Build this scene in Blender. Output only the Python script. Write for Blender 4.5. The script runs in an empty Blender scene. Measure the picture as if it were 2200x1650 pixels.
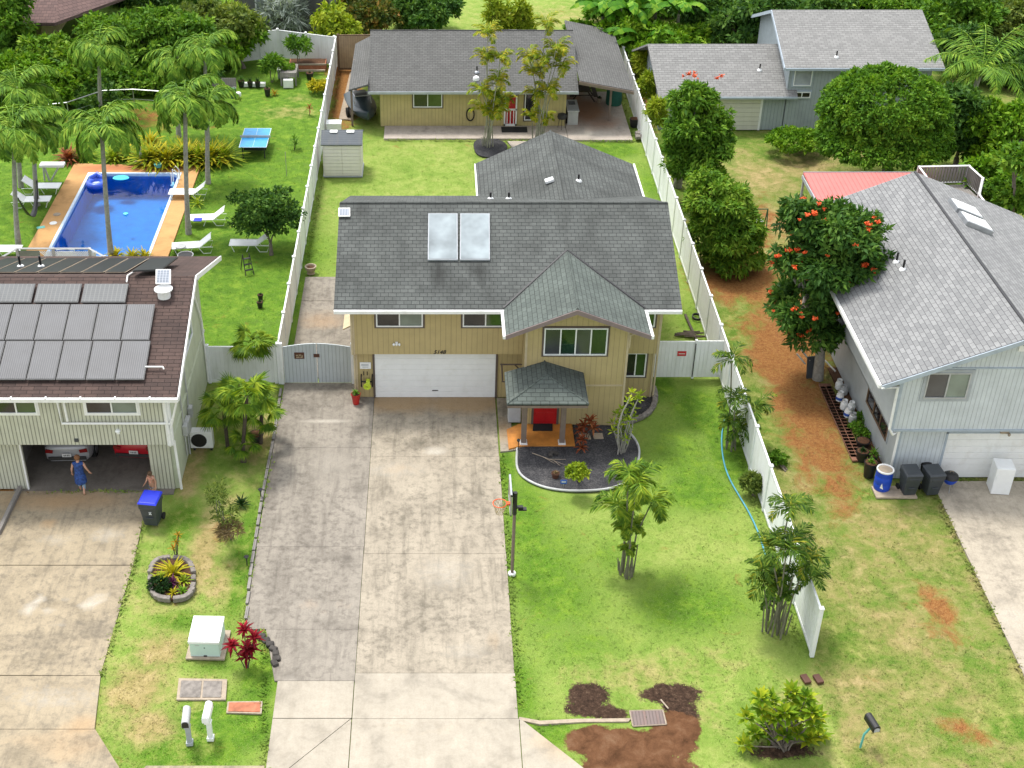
import bpy, math, random
import numpy as np
from mathutils import Vector, Matrix
R=math.radians
scene=bpy.context.scene
col=scene.collection
random.seed(7); rng=np.random.default_rng(7)

# ---------------------------------------------------------------- camera, sky, sun, exposure
F=2880.; PITCH=math.atan(1875/F); HC=30.2; CX=935.; CY=825.
cd=bpy.data.cameras.new('camera'); cam=bpy.data.objects.new('camera',cd); col.objects.link(cam)
cam.location=(0,0,HC); cam.rotation_euler=(R(90)-PITCH,0,0)
cd.sensor_width=36; cd.lens=F/2200*36; cd.shift_x=(1100-CX)/2200; cd.clip_end=3000; cd.clip_start=.5
scene.camera=cam
w=bpy.data.worlds.new("World"); scene.world=w; w.use_nodes=True
nt=w.node_tree; bg=nt.nodes['Background']; sky=nt.nodes.new('ShaderNodeTexSky'); sky.sky_type='NISHITA'
SUN=Vector((-.24,.30,1)).normalized()
SE=math.asin(SUN.z); SA=math.atan2(SUN.x,SUN.y)
sky.sun_disc=False; sky.sun_elevation=SE; sky.sun_rotation=SA; sky.air_density=1.0; sky.dust_density=2.5; sky.ozone_density=.6
hs=nt.nodes.new('ShaderNodeHueSaturation'); hs.inputs['Saturation'].default_value=.22; nt.links.new(sky.outputs[0],hs.inputs['Color']); nt.links.new(hs.outputs[0],bg.inputs[0]); bg.inputs[1].default_value=.15  # thin white cloud over most of the sky
sd=bpy.data.lights.new('sun','SUN'); so=bpy.data.objects.new('sun',sd); col.objects.link(so)
sd.energy=1.3; sd.angle=R(10.0); sd.color=(1,.95,.87)
so.rotation_euler=SUN.to_track_quat('Z','Y').to_euler()
scene.view_settings.view_transform='Standard'; scene.view_settings.look='None'
scene.view_settings.exposure=1.24; scene.view_settings.gamma=1
scene.cycles.max_bounces=6; scene.cycles.transparent_max_bounces=8

# ---------------------------------------------------------------- measuring helpers (photo pixel -> place in the world)
sp_,cp_=math.sin(PITCH),math.cos(PITCH)
def ray(px,py):
    u=(px-CX)/F; v=(py-CY)/F
    return Vector((u,cp_-v*sp_,-sp_-v*cp_))
def G(px,py,z=0.):
    d=ray(px,py); t=(z-HC)/d.z; return Vector((d.x*t,d.y*t,z))
def AY(px,py,Y):
    d=ray(px,py); t=Y/d.y; return Vector((d.x*t,Y,HC+d.z*t))
def AX(px,py,X):
    d=ray(px,py); t=X/d.x; return Vector((X,d.y*t,HC+d.z*t))
def PLN(px,py,p0,n):
    d=ray(px,py); o=Vector((0,0,HC)); n=Vector(n); t=(Vector(p0)-o).dot(n)/d.dot(n); return o+d*t

# ---------------------------------------------------------------- materials
MATS={}
def lin(c):
    return tuple(((x/255)/12.92 if x/255<=.04045 else ((x/255+.055)/1.055)**2.4) for x in c)
def newmat(name):
    m=bpy.data.materials.new(name); m.use_nodes=True; MATS[name]=m
    return m,m.node_tree,m.node_tree.nodes['Principled BSDF']
def N(nt,t,**k):
    n=nt.nodes.new(t)
    for a,b in k.items(): setattr(n,a,b)
    return n
def ramp(nt,fac,stops,interp='LINEAR'):
    r=N(nt,'ShaderNodeValToRGB'); r.color_ramp.interpolation=interp
    e=r.color_ramp.elements
    while len(e)<len(stops): e.new(.5)
    for i,(p,c) in enumerate(stops):
        e[i].position=p; e[i].color=(*c,1) if len(c)==3 else c
    nt.links.new(fac,r.inputs[0]); return r.outputs[0]
def noise(nt,vec,scale,detail=4,rough=.55,dist=0):
    n=N(nt,'ShaderNodeTexNoise'); n.inputs['Scale'].default_value=scale; n.inputs['Detail'].default_value=detail
    n.inputs['Roughness'].default_value=rough; n.inputs['Distortion'].default_value=dist
    if vec is not None: nt.links.new(vec,n.inputs['Vector'])
    return n.outputs[0]
def mix(nt,fac,a,b,mode='MIX'):
    n=N(nt,'ShaderNodeMix',data_type='RGBA',blend_type=mode)
    for s,v in ((0,fac),(6,a),(7,b)):
        if isinstance(v,(int,float)): n.inputs[s].default_value=v
        elif isinstance(v,tuple): n.inputs[s].default_value=(*v,1)
        else: nt.links.new(v,n.inputs[s])
    return n.outputs[2]
def math_(nt,op,a,b=None,c=None,clamp=False):
    n=N(nt,'ShaderNodeMath',operation=op,use_clamp=clamp)
    for i,v in enumerate((a,b,c)):
        if v is None: continue
        if isinstance(v,(int,float)): n.inputs[i].default_value=v
        else: nt.links.new(v,n.inputs[i])
    return n.outputs[0]
def mapr(nt,v,a,b,c=0,d=1):
    n=N(nt,'ShaderNodeMapRange'); nt.links.new(v,n.inputs[0])
    for i,x in enumerate((a,b,c,d)): n.inputs[i+1].default_value=x
    return n.outputs[0]
def bump(nt,bs,h,strength=.5,dist=.02):
    b=N(nt,'ShaderNodeBump'); b.inputs['Strength'].default_value=strength; b.inputs['Distance'].default_value=dist
    nt.links.new(h,b.inputs['Height']); nt.links.new(b.outputs[0],bs.inputs['Normal'])
def coord(nt,kind='Object'):
    return N(nt,'ShaderNodeTexCoord').outputs[kind]
def plain(name,c,rough=.6,metal=0,var=.12,scale=3.,spec=.5,dirt=None):
    """painted / plastic / metal surface with slight uneven tone and wear"""
    m,nt,bs=newmat(name); co=coord(nt)
    n1=noise(nt,co,scale,5,.6)
    a=tuple(x*(1-var) for x in c); b=tuple(min(1,x*(1+var)) for x in c)
    cc=ramp(nt,n1,[(.3,a),(.7,b)])
    if dirt:
        n2=noise(nt,co,scale*.6,6,.7); cc=mix(nt,mapr(nt,n2,.52,.75,0,.6),cc,dirt)
    nt.links.new(cc,bs.inputs['Base Color']); bs.inputs['Roughness'].default_value=rough; bs.inputs['Metallic'].default_value=metal
    bs.inputs['Specular IOR Level'].default_value=spec
    return m
def shingle(name,c1,c2,cm,row=.15,wid=.32,stain=.35,stainc=(.02,.022,.02),spots=()):
    m,nt,bs=newmat(name); uv=coord(nt,'UV')
    br=N(nt,'ShaderNodeTexBrick'); nt.links.new(uv,br.inputs['Vector'])
    br.inputs['Scale'].default_value=1; br.inputs['Row Height'].default_value=row; br.inputs['Brick Width'].default_value=wid
    br.inputs['Mortar Size'].default_value=.012; br.inputs['Mortar Smooth'].default_value=.4; br.inputs['Bias'].default_value=-.1
    br.inputs['Color1'].default_value=(*c1,1); br.inputs['Color2'].default_value=(*c2,1); br.inputs['Mortar'].default_value=(*cm,1)
    n1=noise(nt,uv,9,3,.7); n2=noise(nt,uv,.55,5,.62)
    c=mix(nt,mapr(nt,n1,.35,.7,0,.45),br.outputs[0],tuple(x*.62 for x in c1))
    # streaks running down the slope
    mp=N(nt,'ShaderNodeMapping'); mp.inputs['Scale'].default_value=(1.6,.22,1); nt.links.new(uv,mp.inputs[0])
    n3=noise(nt,mp.outputs[0],1.1,5,.6)
    c=mix(nt,math_(nt,'MULTIPLY',mapr(nt,n2,.42,.75,0,1),stain),c,stainc)
    c=mix(nt,math_(nt,'MULTIPLY',mapr(nt,n3,.5,.8,0,1),stain*.8),c,stainc)
    for (x,y,rx,ry,am) in spots:   # algae streaks with a place of their own on the roof
        pm=N(nt,'ShaderNodeMapping',vector_type='TEXTURE'); pm.inputs['Location'].default_value=(x,y,0); pm.inputs['Scale'].default_value=(rx,ry,1e6); nt.links.new(N(nt,'ShaderNodeNewGeometry').outputs['Position'],pm.inputs[0])
        ln=N(nt,'ShaderNodeVectorMath',operation='LENGTH'); nt.links.new(pm.outputs[0],ln.inputs[0])
        f_=math_(nt,'ADD',mapr(nt,ln.outputs['Value'],0,1.6,1,-.35),math_(nt,'MULTIPLY',math_(nt,'SUBTRACT',n3,.5),2.2)); c=mix(nt,mapr(nt,f_,.25,1.,0,am),c,stainc)
    nt.links.new(c,bs.inputs['Base Color']); bs.inputs['Roughness'].default_value=.9; bs.inputs['Specular IOR Level'].default_value=.25
    sx=N(nt,'ShaderNodeSeparateXYZ'); nt.links.new(uv,sx.inputs[0])
    saw=math_(nt,'FRACT',math_(nt,'DIVIDE',sx.outputs[1],row))
    h=math_(nt,'ADD',math_(nt,'MULTIPLY',math_(nt,'SUBTRACT',1,saw),.7),math_(nt,'MULTIPLY',br.outputs[1],-.5))
    h=math_(nt,'ADD',h,math_(nt,'MULTIPLY',n1,.5))
    bump(nt,bs,h,.8,.02)
    return m
def siding(name,c,gap=.2,wid=.03,dark=.45,var=.1,stain=(.2,.18,.12),st=.3,horizontal=False):
    """vertical board siding with grooves"""
    m,nt,bs=newmat(name); uv=coord(nt,'UV'); sx=N(nt,'ShaderNodeSeparateXYZ'); nt.links.new(uv,sx.inputs[0])
    u=math_(nt,'FRACT',math_(nt,'DIVIDE',sx.outputs[1 if horizontal else 0],gap))
    g=math_(nt,'LESS_THAN',u,wid/gap)
    n1=noise(nt,uv,1.3,5,.65)
    cc=ramp(nt,n1,[(.3,tuple(x*(1-var) for x in c)),(.7,tuple(min(1,x*(1+var)) for x in c))])
    mp=N(nt,'ShaderNodeMapping'); mp.inputs['Scale'].default_value=(3,.35,1); nt.links.new(uv,mp.inputs[0])
    n2=noise(nt,mp.outputs[0],1.2,6,.65)
    cc=mix(nt,math_(nt,'MULTIPLY',mapr(nt,n2,.5,.8),st),cc,stain)
    cc=mix(nt,math_(nt,'MULTIPLY',g,dark),cc,tuple(x*.25 for x in c))  # shade in the grooves painted as a darker board colour
    nt.links.new(cc,bs.inputs['Base Color']); bs.inputs['Roughness'].default_value=.75
    hh=math_(nt,'MULTIPLY',g,-1.); bump(nt,bs,hh,.9,.02)
    return m
def leafmat(name,stops,rough=.6,trans=.30,noise_scale=.7,clump=.5):
    """leaves: colour differs leaf by leaf and branch by branch"""
    m,nt,bs=newmat(name); geo=N(nt,'ShaderNodeNewGeometry'); co=coord(nt)
    n1=noise(nt,co,noise_scale,3,.6)
    f=math_(nt,'ADD',math_(nt,'MULTIPLY',geo.outputs['Random Per Island'],1-clump),math_(nt,'MULTIPLY',mapr(nt,n1,.3,.7),clump))
    c=ramp(nt,f,stops)
    nt.links.new(c,bs.inputs['Base Color']); bs.inputs['Roughness'].default_value=rough; bs.inputs['Specular IOR Level'].default_value=.16
    tr=N(nt,'ShaderNodeBsdfTranslucent'); nt.links.new(mix(nt,1.,c,(1,1,.45),'MULTIPLY'),tr.inputs[0])
    ms=N(nt,'ShaderNodeMixShader'); ms.inputs[0].default_value=trans
    nt.links.new(bs.outputs[0],ms.inputs[1]); nt.links.new(tr.outputs[0],ms.inputs[2])
    nt.links.new(ms.outputs[0],nt.nodes['Material Output'].inputs[0])
    return m
def concrete(name,c,stain=.5,dark=(.10,.09,.075),warm=(.45,.32,.18)):
    m,nt,bs=newmat(name); co=N(nt,'ShaderNodeNewGeometry').outputs['Position']
    at_=N(nt,'ShaderNodeVertexColor'); at_.layer_name='mask'; sep=N(nt,'ShaderNodeSeparateColor'); nt.links.new(at_.outputs[0],sep.inputs[0])
    n1=noise(nt,co,.8,7,.68,.4); n2=noise(nt,co,3.5,6,.7); n3=noise(nt,co,22,3,.6)
    mp=N(nt,'ShaderNodeMapping'); mp.inputs['Scale'].default_value=(2.6,.28,1); nt.links.new(co,mp.inputs[0]); n4=noise(nt,mp.outputs[0],1.3,6,.7)
    cc=ramp(nt,n1,[(.3,tuple(x*.66 for x in c)),(.47,c),(.7,tuple(min(1,x*1.18) for x in c))])
    cc=mix(nt,math_(nt,'MULTIPLY',mapr(nt,n2,.48,.72),stain*.55),cc,dark)
    cc=mix(nt,math_(nt,'MULTIPLY',mapr(nt,n4,.5,.75),stain*.55),cc,dark)
    dk=mapr(nt,math_(nt,'ADD',sep.outputs[0],math_(nt,'MULTIPLY',math_(nt,'SUBTRACT',n2,.5),1.3)),.25,.95,0,.62)
    cc=mix(nt,dk,cc,dark)
    lt=mapr(nt,math_(nt,'ADD',sep.outputs[1],math_(nt,'MULTIPLY',math_(nt,'SUBTRACT',n2,.5),.9)),.3,.9,0,.75)
    cc=mix(nt,lt,cc,(.50,.465,.40))
    wm=mapr(nt,math_(nt,'ADD',sep.outputs[2],math_(nt,'MULTIPLY',math_(nt,'SUBTRACT',n1,.5),1.)),.3,1.,0,.8)
    cc=mix(nt,wm,cc,warm)
    cc=mix(nt,mapr(nt,n3,.4,.65,0,.18),cc,dark)
    nt.links.new(cc,bs.inputs['Base Color']); bs.inputs['Roughness'].default_value=.9; bs.inputs['Specular IOR Level'].default_value=.2
    bump(nt,bs,n3,.25,.01)
    return m
def speckle(name,stops,scale=30,rough=.95,bs_=.6):
    m,nt,bs=newmat(name); co=N(nt,'ShaderNodeNewGeometry').outputs['Position']
    n1=noise(nt,co,scale,4,.8); n2=noise(nt,co,scale*.06,4,.6)
    f=math_(nt,'ADD',math_(nt,'MULTIPLY',n1,.65),math_(nt,'MULTIPLY',n2,.35))
    nt.links.new(ramp(nt,f,stops),bs.inputs['Base Color']); bs.inputs['Roughness'].default_value=rough; bs.inputs['Specular IOR Level'].default_value=.2
    bump(nt,bs,n1,bs_,.04); return m

M=MATS
shingle('shingle_main',(.118,.127,.121),(.086,.094,.090),(.024,.027,.026),.19,.30,.62,(.034,.036,.034),spots=((.2,46.1,.55,.8,.9),(1.6,46.1,.6,.9,.95),(-3.,49.0,.6,.6,.5),(.9,45.4,1.6,.6,.5)))
shingle('shingle_green',(.125,.148,.134),(.092,.110,.101),(.036,.043,.039),.19,.34,.3)
shingle('shingle_cottage',(.138,.139,.134),(.108,.109,.105),(.05,.05,.05),.15,.30,.15)
shingle('shingle_brown',(.105,.070,.060),(.072,.050,.045),(.022,.017,.016),.17,.45,.45,(.024,.020,.019))
shingle('shingle_pale',(.27,.275,.275),(.185,.19,.193),(.095,.095,.10),.18,.34,.16,(.11,.11,.115))
shingle('shingle_back',(.28,.28,.272),(.21,.21,.205),(.13,.13,.128),.17,.34,.14,(.12,.12,.118))
shingle('shingle_purple',(.17,.11,.10),(.12,.08,.075),(.05,.035,.035),.3,.35,.2,(.05,.04,.04))
siding('siding_tan',(.455,.365,.175),.205,.018,.32,var=.07,stain=(.25,.19,.10),st=.2)
siding('siding_tan_cottage',(.49,.41,.185),.2,.02,.35)
siding('siding_cream',(.50,.51,.41),.135,.035,.7,stain=(.2,.2,.13))
siding('siding_cream_flat',(.46,.50,.37),1.2,.01,.3,stain=(.2,.2,.13))
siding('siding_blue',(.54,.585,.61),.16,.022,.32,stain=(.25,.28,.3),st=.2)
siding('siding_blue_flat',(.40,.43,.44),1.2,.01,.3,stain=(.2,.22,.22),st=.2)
siding('siding_back',(.34,.39,.41),.2,.02,.35,stain=(.2,.2,.2),st=.25)
siding('garage_white',(.70,.73,.74),.27,.012,.35,var=.03,st=.04,horizontal=True)
siding('garage_cream',(.62,.61,.53),.27,.012,.35,var=.05,st=.2,horizontal=True)
siding('fence_white',(.78,.80,.81),.16,.010,.2,var=.05,stain=(.42,.44,.36),st=.45)
siding('gate_grey',(.47,.52,.54),.15,.016,.5,var=.05,stain=(.3,.3,.28),st=.25)
siding('wood_fence',(.36,.26,.16),.15,.015,.6,var=.2,stain=(.1,.08,.06),st=.4)
siding('shed_wall',(.74,.70,.68),.2,.012,.25,var=.04,st=.1,horizontal=True)
siding('red_metal_roof',(.60,.155,.14),.22,.03,.4,var=.06,stain=(.45,.2,.18),st=.3)
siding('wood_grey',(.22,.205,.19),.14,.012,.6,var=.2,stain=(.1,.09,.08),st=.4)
plain('white_paint',(.78,.79,.78),.5,var=.04,dirt=(.55,.53,.47))
plain('white_vinyl',(.79,.81,.82),.4,var=.04,dirt=(.55,.56,.50))
plain('white_clean',(.80,.82,.82),.35,var=.03,dirt=(.68,.69,.66))
plain('blue_trim',(.36,.42,.48),.6)
plain('brown_trim',(.105,.08,.066),.7)
plain('taupe_post',(.185,.14,.115),.7)
plain('tan_trim',(.50,.42,.27),.7)
plain('mauve_trim',(.20,.155,.15),.7)
plain('grey_trim',(.36,.39,.42),.6)
plain('dark_metal',(.035,.035,.037),.5,metal=.3)
plain('black_plastic',(.012,.012,.013),.5)
plain('alu',(.42,.44,.46),.35,metal=.8)
plain('grey_plastic',(.045,.052,.060),.5,var=.15)
plain('grey_light',(.42,.43,.43),.5)
plain('blue_lid',(.012,.03,.52),.4)
plain('blue_barrel',(.006,.06,.50),.45,dirt=(.02,.04,.3))
plain('red_door',(.42,.008,.012),.4)
plain('red_paint',(.45,.02,.015),.35)
plain('rust',(.20,.07,.03),.85,var=.3)
plain('wood_brown',(.15,.095,.055),.8,var=.25,scale=6)
plain('wood_pale',(.34,.28,.21),.85,var=.2,scale=6)
plain('bark',(.16,.135,.11),.9,var=.3,scale=8)
plain('bark_pale',(.30,.285,.255),.85,var=.3,scale=7)
plain('bark_dark',(.07,.055,.04),.9,var=.3,scale=8)
plain('cane_pale',(.27,.27,.21),.7,var=.3,scale=5)
plain('cane_stem',(.15,.145,.10),.7,var=.3,scale=5)
plain('crownshaft',(.13,.20,.04),.5)
plain('yellow_hose',(.50,.62,.04),.5)
plain('blue_hose',(.07,.30,.42),.5)
plain('teal',(.10,.38,.33),.5)
plain('orange_tile',(.50,.20,.035),.6,var=.25,scale=2.5,dirt=(.25,.10,.03))
plain('doormat',(.012,.012,.012),.95)
plain('orange_rim',(.72,.10,.02),.4)
plain('ping_top',(.03,.30,.62),.35)
plain('pool_float_blue',(.05,.12,.62),.3)
plain('pool_float_cyan',(.08,.62,.72),.3)
plain('skin',(.50,.28,.19),.5)
plain('hair_brown',(.09,.05,.025),.7)
plain('hair_auburn',(.20,.09,.04),.7)
plain('dress_blue',(.02,.06,.22),.8,var=.6,scale=14)
plain('jeans_pale',(.20,.32,.42),.8,var=.3,scale=12)
plain('top_peach',(.62,.30,.22),.8,var=.3,scale=12)
plain('car_silver',(.42,.43,.45),.3,metal=.2,var=.03)
plain('car_red',(.50,.012,.025),.25,var=.03,spec=.8)
plain('tail_red',(.20,.01,.01),.2)
plain('tyre',(.012,.012,.012),.85)
plain('plate_white',(.7,.7,.7),.5)
plain('brick_red',(.36,.13,.07),.9,var=.3,scale=5)
plain('stone_grey',(.20,.18,.16),.9,var=.35,scale=6)
plain('stone_dark',(.05,.045,.04),.9,var=.35,scale=6)
plain('sign_brown',(.09,.035,.02),.6)
plain('sign_red',(.50,.02,.03),.5)
plain('sign_blue',(.03,.10,.45),.5)
plain('curtain',(.42,.44,.42),.8)
plain('curtain_dark',(.13,.13,.13),.8)
plain('screen',(.10,.105,.11),.7)
plain('flower_red',(.78,.11,.02),.6,var=.3,scale=4)
plain('vinyl_pool',(.002,.20,.56),.5,var=.15,scale=1.5)
plain('pool_rim',(.55,.66,.78),.4)
plain('green_cloth',(.02,.13,.10),.8)
plain('bucket_green',(.03,.12,.05),.5)
plain('boat_black',(.02,.035,.04),.3)
plain('solar_white',(.50,.58,.64),.2,var=.08,scale=1.2)
concrete('concrete_main',(.335,.295,.232),1.1,dark=(.095,.085,.066),warm=(.36,.245,.13))
concrete('concrete_new',(.365,.33,.27),.5,dark=(.22,.19,.145))
concrete('concrete_left',(.335,.28,.195),1.0,warm=(.42,.28,.15))
concrete('concrete_right',(.39,.345,.275),.6)
concrete('concrete_strip',(.265,.24,.202),1.2,dark=(.10,.088,.075),warm=(.36,.24,.14))
concrete('concrete_patio',(.42,.37,.32),.3,warm=(.33,.15,.07))
concrete('pool_deck_mat',(.50,.29,.12),.14,dark=(.28,.14,.06),warm=(.36,.12,.06))
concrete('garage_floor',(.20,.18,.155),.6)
speckle('cinder',[(.35,(.018,.018,.020)),(.5,(.048,.048,.052)),(.68,(.15,.145,.14))],18)
speckle('gravel',[(.3,(.05,.04,.03)),(.5,(.15,.12,.09)),(.7,(.32,.28,.22))],16)
speckle('mulch',[(.3,(.03,.018,.01)),(.55,(.10,.05,.028)),(.75,(.2,.12,.07))],14)
speckle('soil_dark',[(.3,(.018,.012,.009)),(.55,(.055,.036,.024)),(.75,(.12,.085,.055))],14)
speckle('soil_wet',[(.3,(.05,.025,.013)),(.55,(.13,.065,.034)),(.75,(.19,.11,.06))],9)

def glass(name,c,rough=.08,metal=0.,spec=.9):
    m,nt,bs=newmat(name); co=coord(nt); n=noise(nt,co,.9,3,.5)
    nt.links.new(ramp(nt,n,[(.3,tuple(x*.6 for x in c)),(.7,tuple(x*1.4 for x in c))]),bs.inputs['Base Color'])
    bs.inputs['Roughness'].default_value=rough; bs.inputs['Metallic'].default_value=metal; bs.inputs['Specular IOR Level'].default_value=spec
    return m
glass('glass_dark',(.012,.013,.015)); glass('glass_green_reflect',(.035,.075,.02),.06); glass('glass_deep',(.008,.03,.015),.06)  # the green panes carry the reflected lawn and trees as painted base colour
glass('glass_curtain',(.15,.19,.16),.25); glass('solar_heater',(.24,.28,.30),.5,spec=.15); glass('glass_grey',(.05,.055,.06),.15)
glass('glass_sky',(.35,.38,.42),.2)

def panelmat(name,c,line,su,sv,rough=.3):
    m,nt,bs=newmat(name); uv=coord(nt,'UV'); sx=N(nt,'ShaderNodeSeparateXYZ'); nt.links.new(uv,sx.inputs[0])
    a=math_(nt,'LESS_THAN',math_(nt,'FRACT',math_(nt,'DIVIDE',sx.outputs[0],su)),.2)
    b=math_(nt,'LESS_THAN',math_(nt,'FRACT',math_(nt,'DIVIDE',sx.outputs[1],sv)),.12) if sv else 0
    f=math_(nt,'MAXIMUM',a,b) if sv else a
    nn=noise(nt,uv,1.2,4,.6)
    c0=ramp(nt,nn,[(.3,tuple(x*.8 for x in c)),(.7,tuple(x*1.2 for x in c))])
    nt.links.new(mix(nt,f,c0,line),bs.inputs['Base Color']); bs.inputs['Roughness'].default_value=max(rough,.45); bs.inputs['Specular IOR Level'].default_value=.25
    return m
panelmat('solar_cells',(.058,.062,.072),(.125,.13,.14),.075,0,.18)
panelmat('solar_cells_wide',(.062,.070,.078),(.105,.115,.12),.16,.10,.2)
panelmat('pool_heater',(.012,.014,.016),(.028,.03,.032),.04,0,.4)
panelmat('solar_small',(.17,.20,.25),(.36,.39,.44),.11,.11,.3)
siding('shed_roof',(.085,.10,.115),.14,.02,.5,horizontal=True)

# water: real clear surface with a reflection that grows with the viewing angle
def water():
    m,nt,bs=newmat('pool_water'); out=nt.nodes['Material Output']
    co=coord(nt); n=noise(nt,co,1.6,3,.5)
    gl=N(nt,'ShaderNodeBsdfGlossy'); gl.inputs['Roughness'].default_value=.03
    tr=N(nt,'ShaderNodeBsdfTransparent'); tr.inputs[0].default_value=(.55,.86,.97,1)
    fr=N(nt,'ShaderNodeFresnel'); fr.inputs[0].default_value=1.33
    b=N(nt,'ShaderNodeBump'); b.inputs['Strength'].default_value=.12; b.inputs['Distance'].default_value=.05; nt.links.new(n,b.inputs['Height'])
    nt.links.new(b.outputs[0],gl.inputs['Normal']); nt.links.new(b.outputs[0],fr.inputs['Normal'])
    ms=N(nt,'ShaderNodeMixShader'); nt.links.new(fr.outputs[0],ms.inputs[0]); nt.links.new(tr.outputs[0],ms.inputs[1]); nt.links.new(gl.outputs[0],ms.inputs[2])
    nt.links.new(ms.outputs[0],out.inputs[0])
water()

# leaves
L=lambda *c:tuple(c)
leafmat('leaf_dome',[(.1,L(.035,.10,.010)),(.5,L(.10,.235,.016)),(.9,L(.22,.37,.028))],noise_scale=.9)
leafmat('leaf_mango',[(.1,L(.04,.115,.012)),(.45,L(.115,.25,.018)),(.85,L(.29,.42,.045))],noise_scale=.9)
leafmat('leaf_deep',[(.1,L(.018,.058,.012)),(.5,L(.055,.14,.022)),(.9,L(.15,.27,.04))],noise_scale=.8)
leafmat('leaf_mid',[(.1,L(.035,.10,.010)),(.5,L(.10,.23,.018)),(.9,L(.24,.39,.035))],noise_scale=.7)
leafmat('leaf_olive',[(.1,L(.04,.08,.015)),(.5,L(.12,.18,.03)),(.9,L(.27,.32,.06))],noise_scale=.7)
leafmat('leaf_bright',[(.1,L(.05,.13,.008)),(.5,L(.12,.27,.012)),(.9,L(.28,.42,.03))],noise_scale=.8)
leafmat('leaf_lime',[(.1,L(.10,.18,.01)),(.5,L(.26,.36,.02)),(.9,L(.52,.55,.05))],noise_scale=.8)
leafmat('leaf_yellow',[(.1,L(.14,.18,.01)),(.5,L(.42,.38,.015)),(.9,L(.68,.55,.04))],noise_scale=.9)
leafmat('leaf_palm',[(.1,L(.035,.10,.010)),(.5,L(.115,.245,.018)),(.9,L(.30,.42,.045))],noise_scale=1.4,trans=.15)
leafmat('leaf_palm_gold',[(.1,L(.06,.13,.008)),(.45,L(.22,.30,.014)),(.9,L(.55,.42,.03))],noise_scale=1.4)
leafmat('leaf_orange',[(.1,L(.10,.14,.008)),(.5,L(.35,.22,.015)),(.9,L(.55,.16,.02))],noise_scale=1.6)
leafmat('leaf_fan',[(.1,L(.035,.10,.010)),(.5,L(.13,.24,.015)),(.9,L(.36,.44,.035))],noise_scale=1.6)
leafmat('leaf_red',[(.1,L(.06,.003,.008)),(.5,L(.19,.006,.016)),(.9,L(.42,.02,.035))],noise_scale=2)
leafmat('leaf_copper',[(.1,L(.08,.02,.012)),(.5,L(.28,.07,.03)),(.9,L(.5,.22,.08))],noise_scale=2)
leafmat('leaf_purple',[(.1,L(.04,.008,.03)),(.5,L(.10,.02,.07)),(.9,L(.22,.07,.15))],noise_scale=2)
leafmat('leaf_silver',[(.1,L(.14,.18,.15)),(.5,L(.32,.38,.34)),(.9,L(.55,.6,.55))],noise_scale=2)
leafmat('leaf_dry',[(.1,L(.10,.07,.035)),(.5,L(.22,.16,.08)),(.9,L(.36,.28,.15))],noise_scale=2)
leafmat('leaf_banana',[(.1,L(.03,.11,.01)),(.5,L(.08,.25,.012)),(.9,L(.25,.42,.03))],noise_scale=.8,trans=.3)
leafmat('leaf_rust',[(.1,L(.03,.06,.012)),(.5,L(.09,.13,.02)),(.75,L(.22,.16,.03)),(.95,L(.38,.15,.04))],noise_scale=1.)
leafmat('leaf_dark',[(.1,L(.006,.022,.005)),(.5,L(.016,.05,.01)),(.9,L(.04,.09,.014))],noise_scale=.8)

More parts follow.
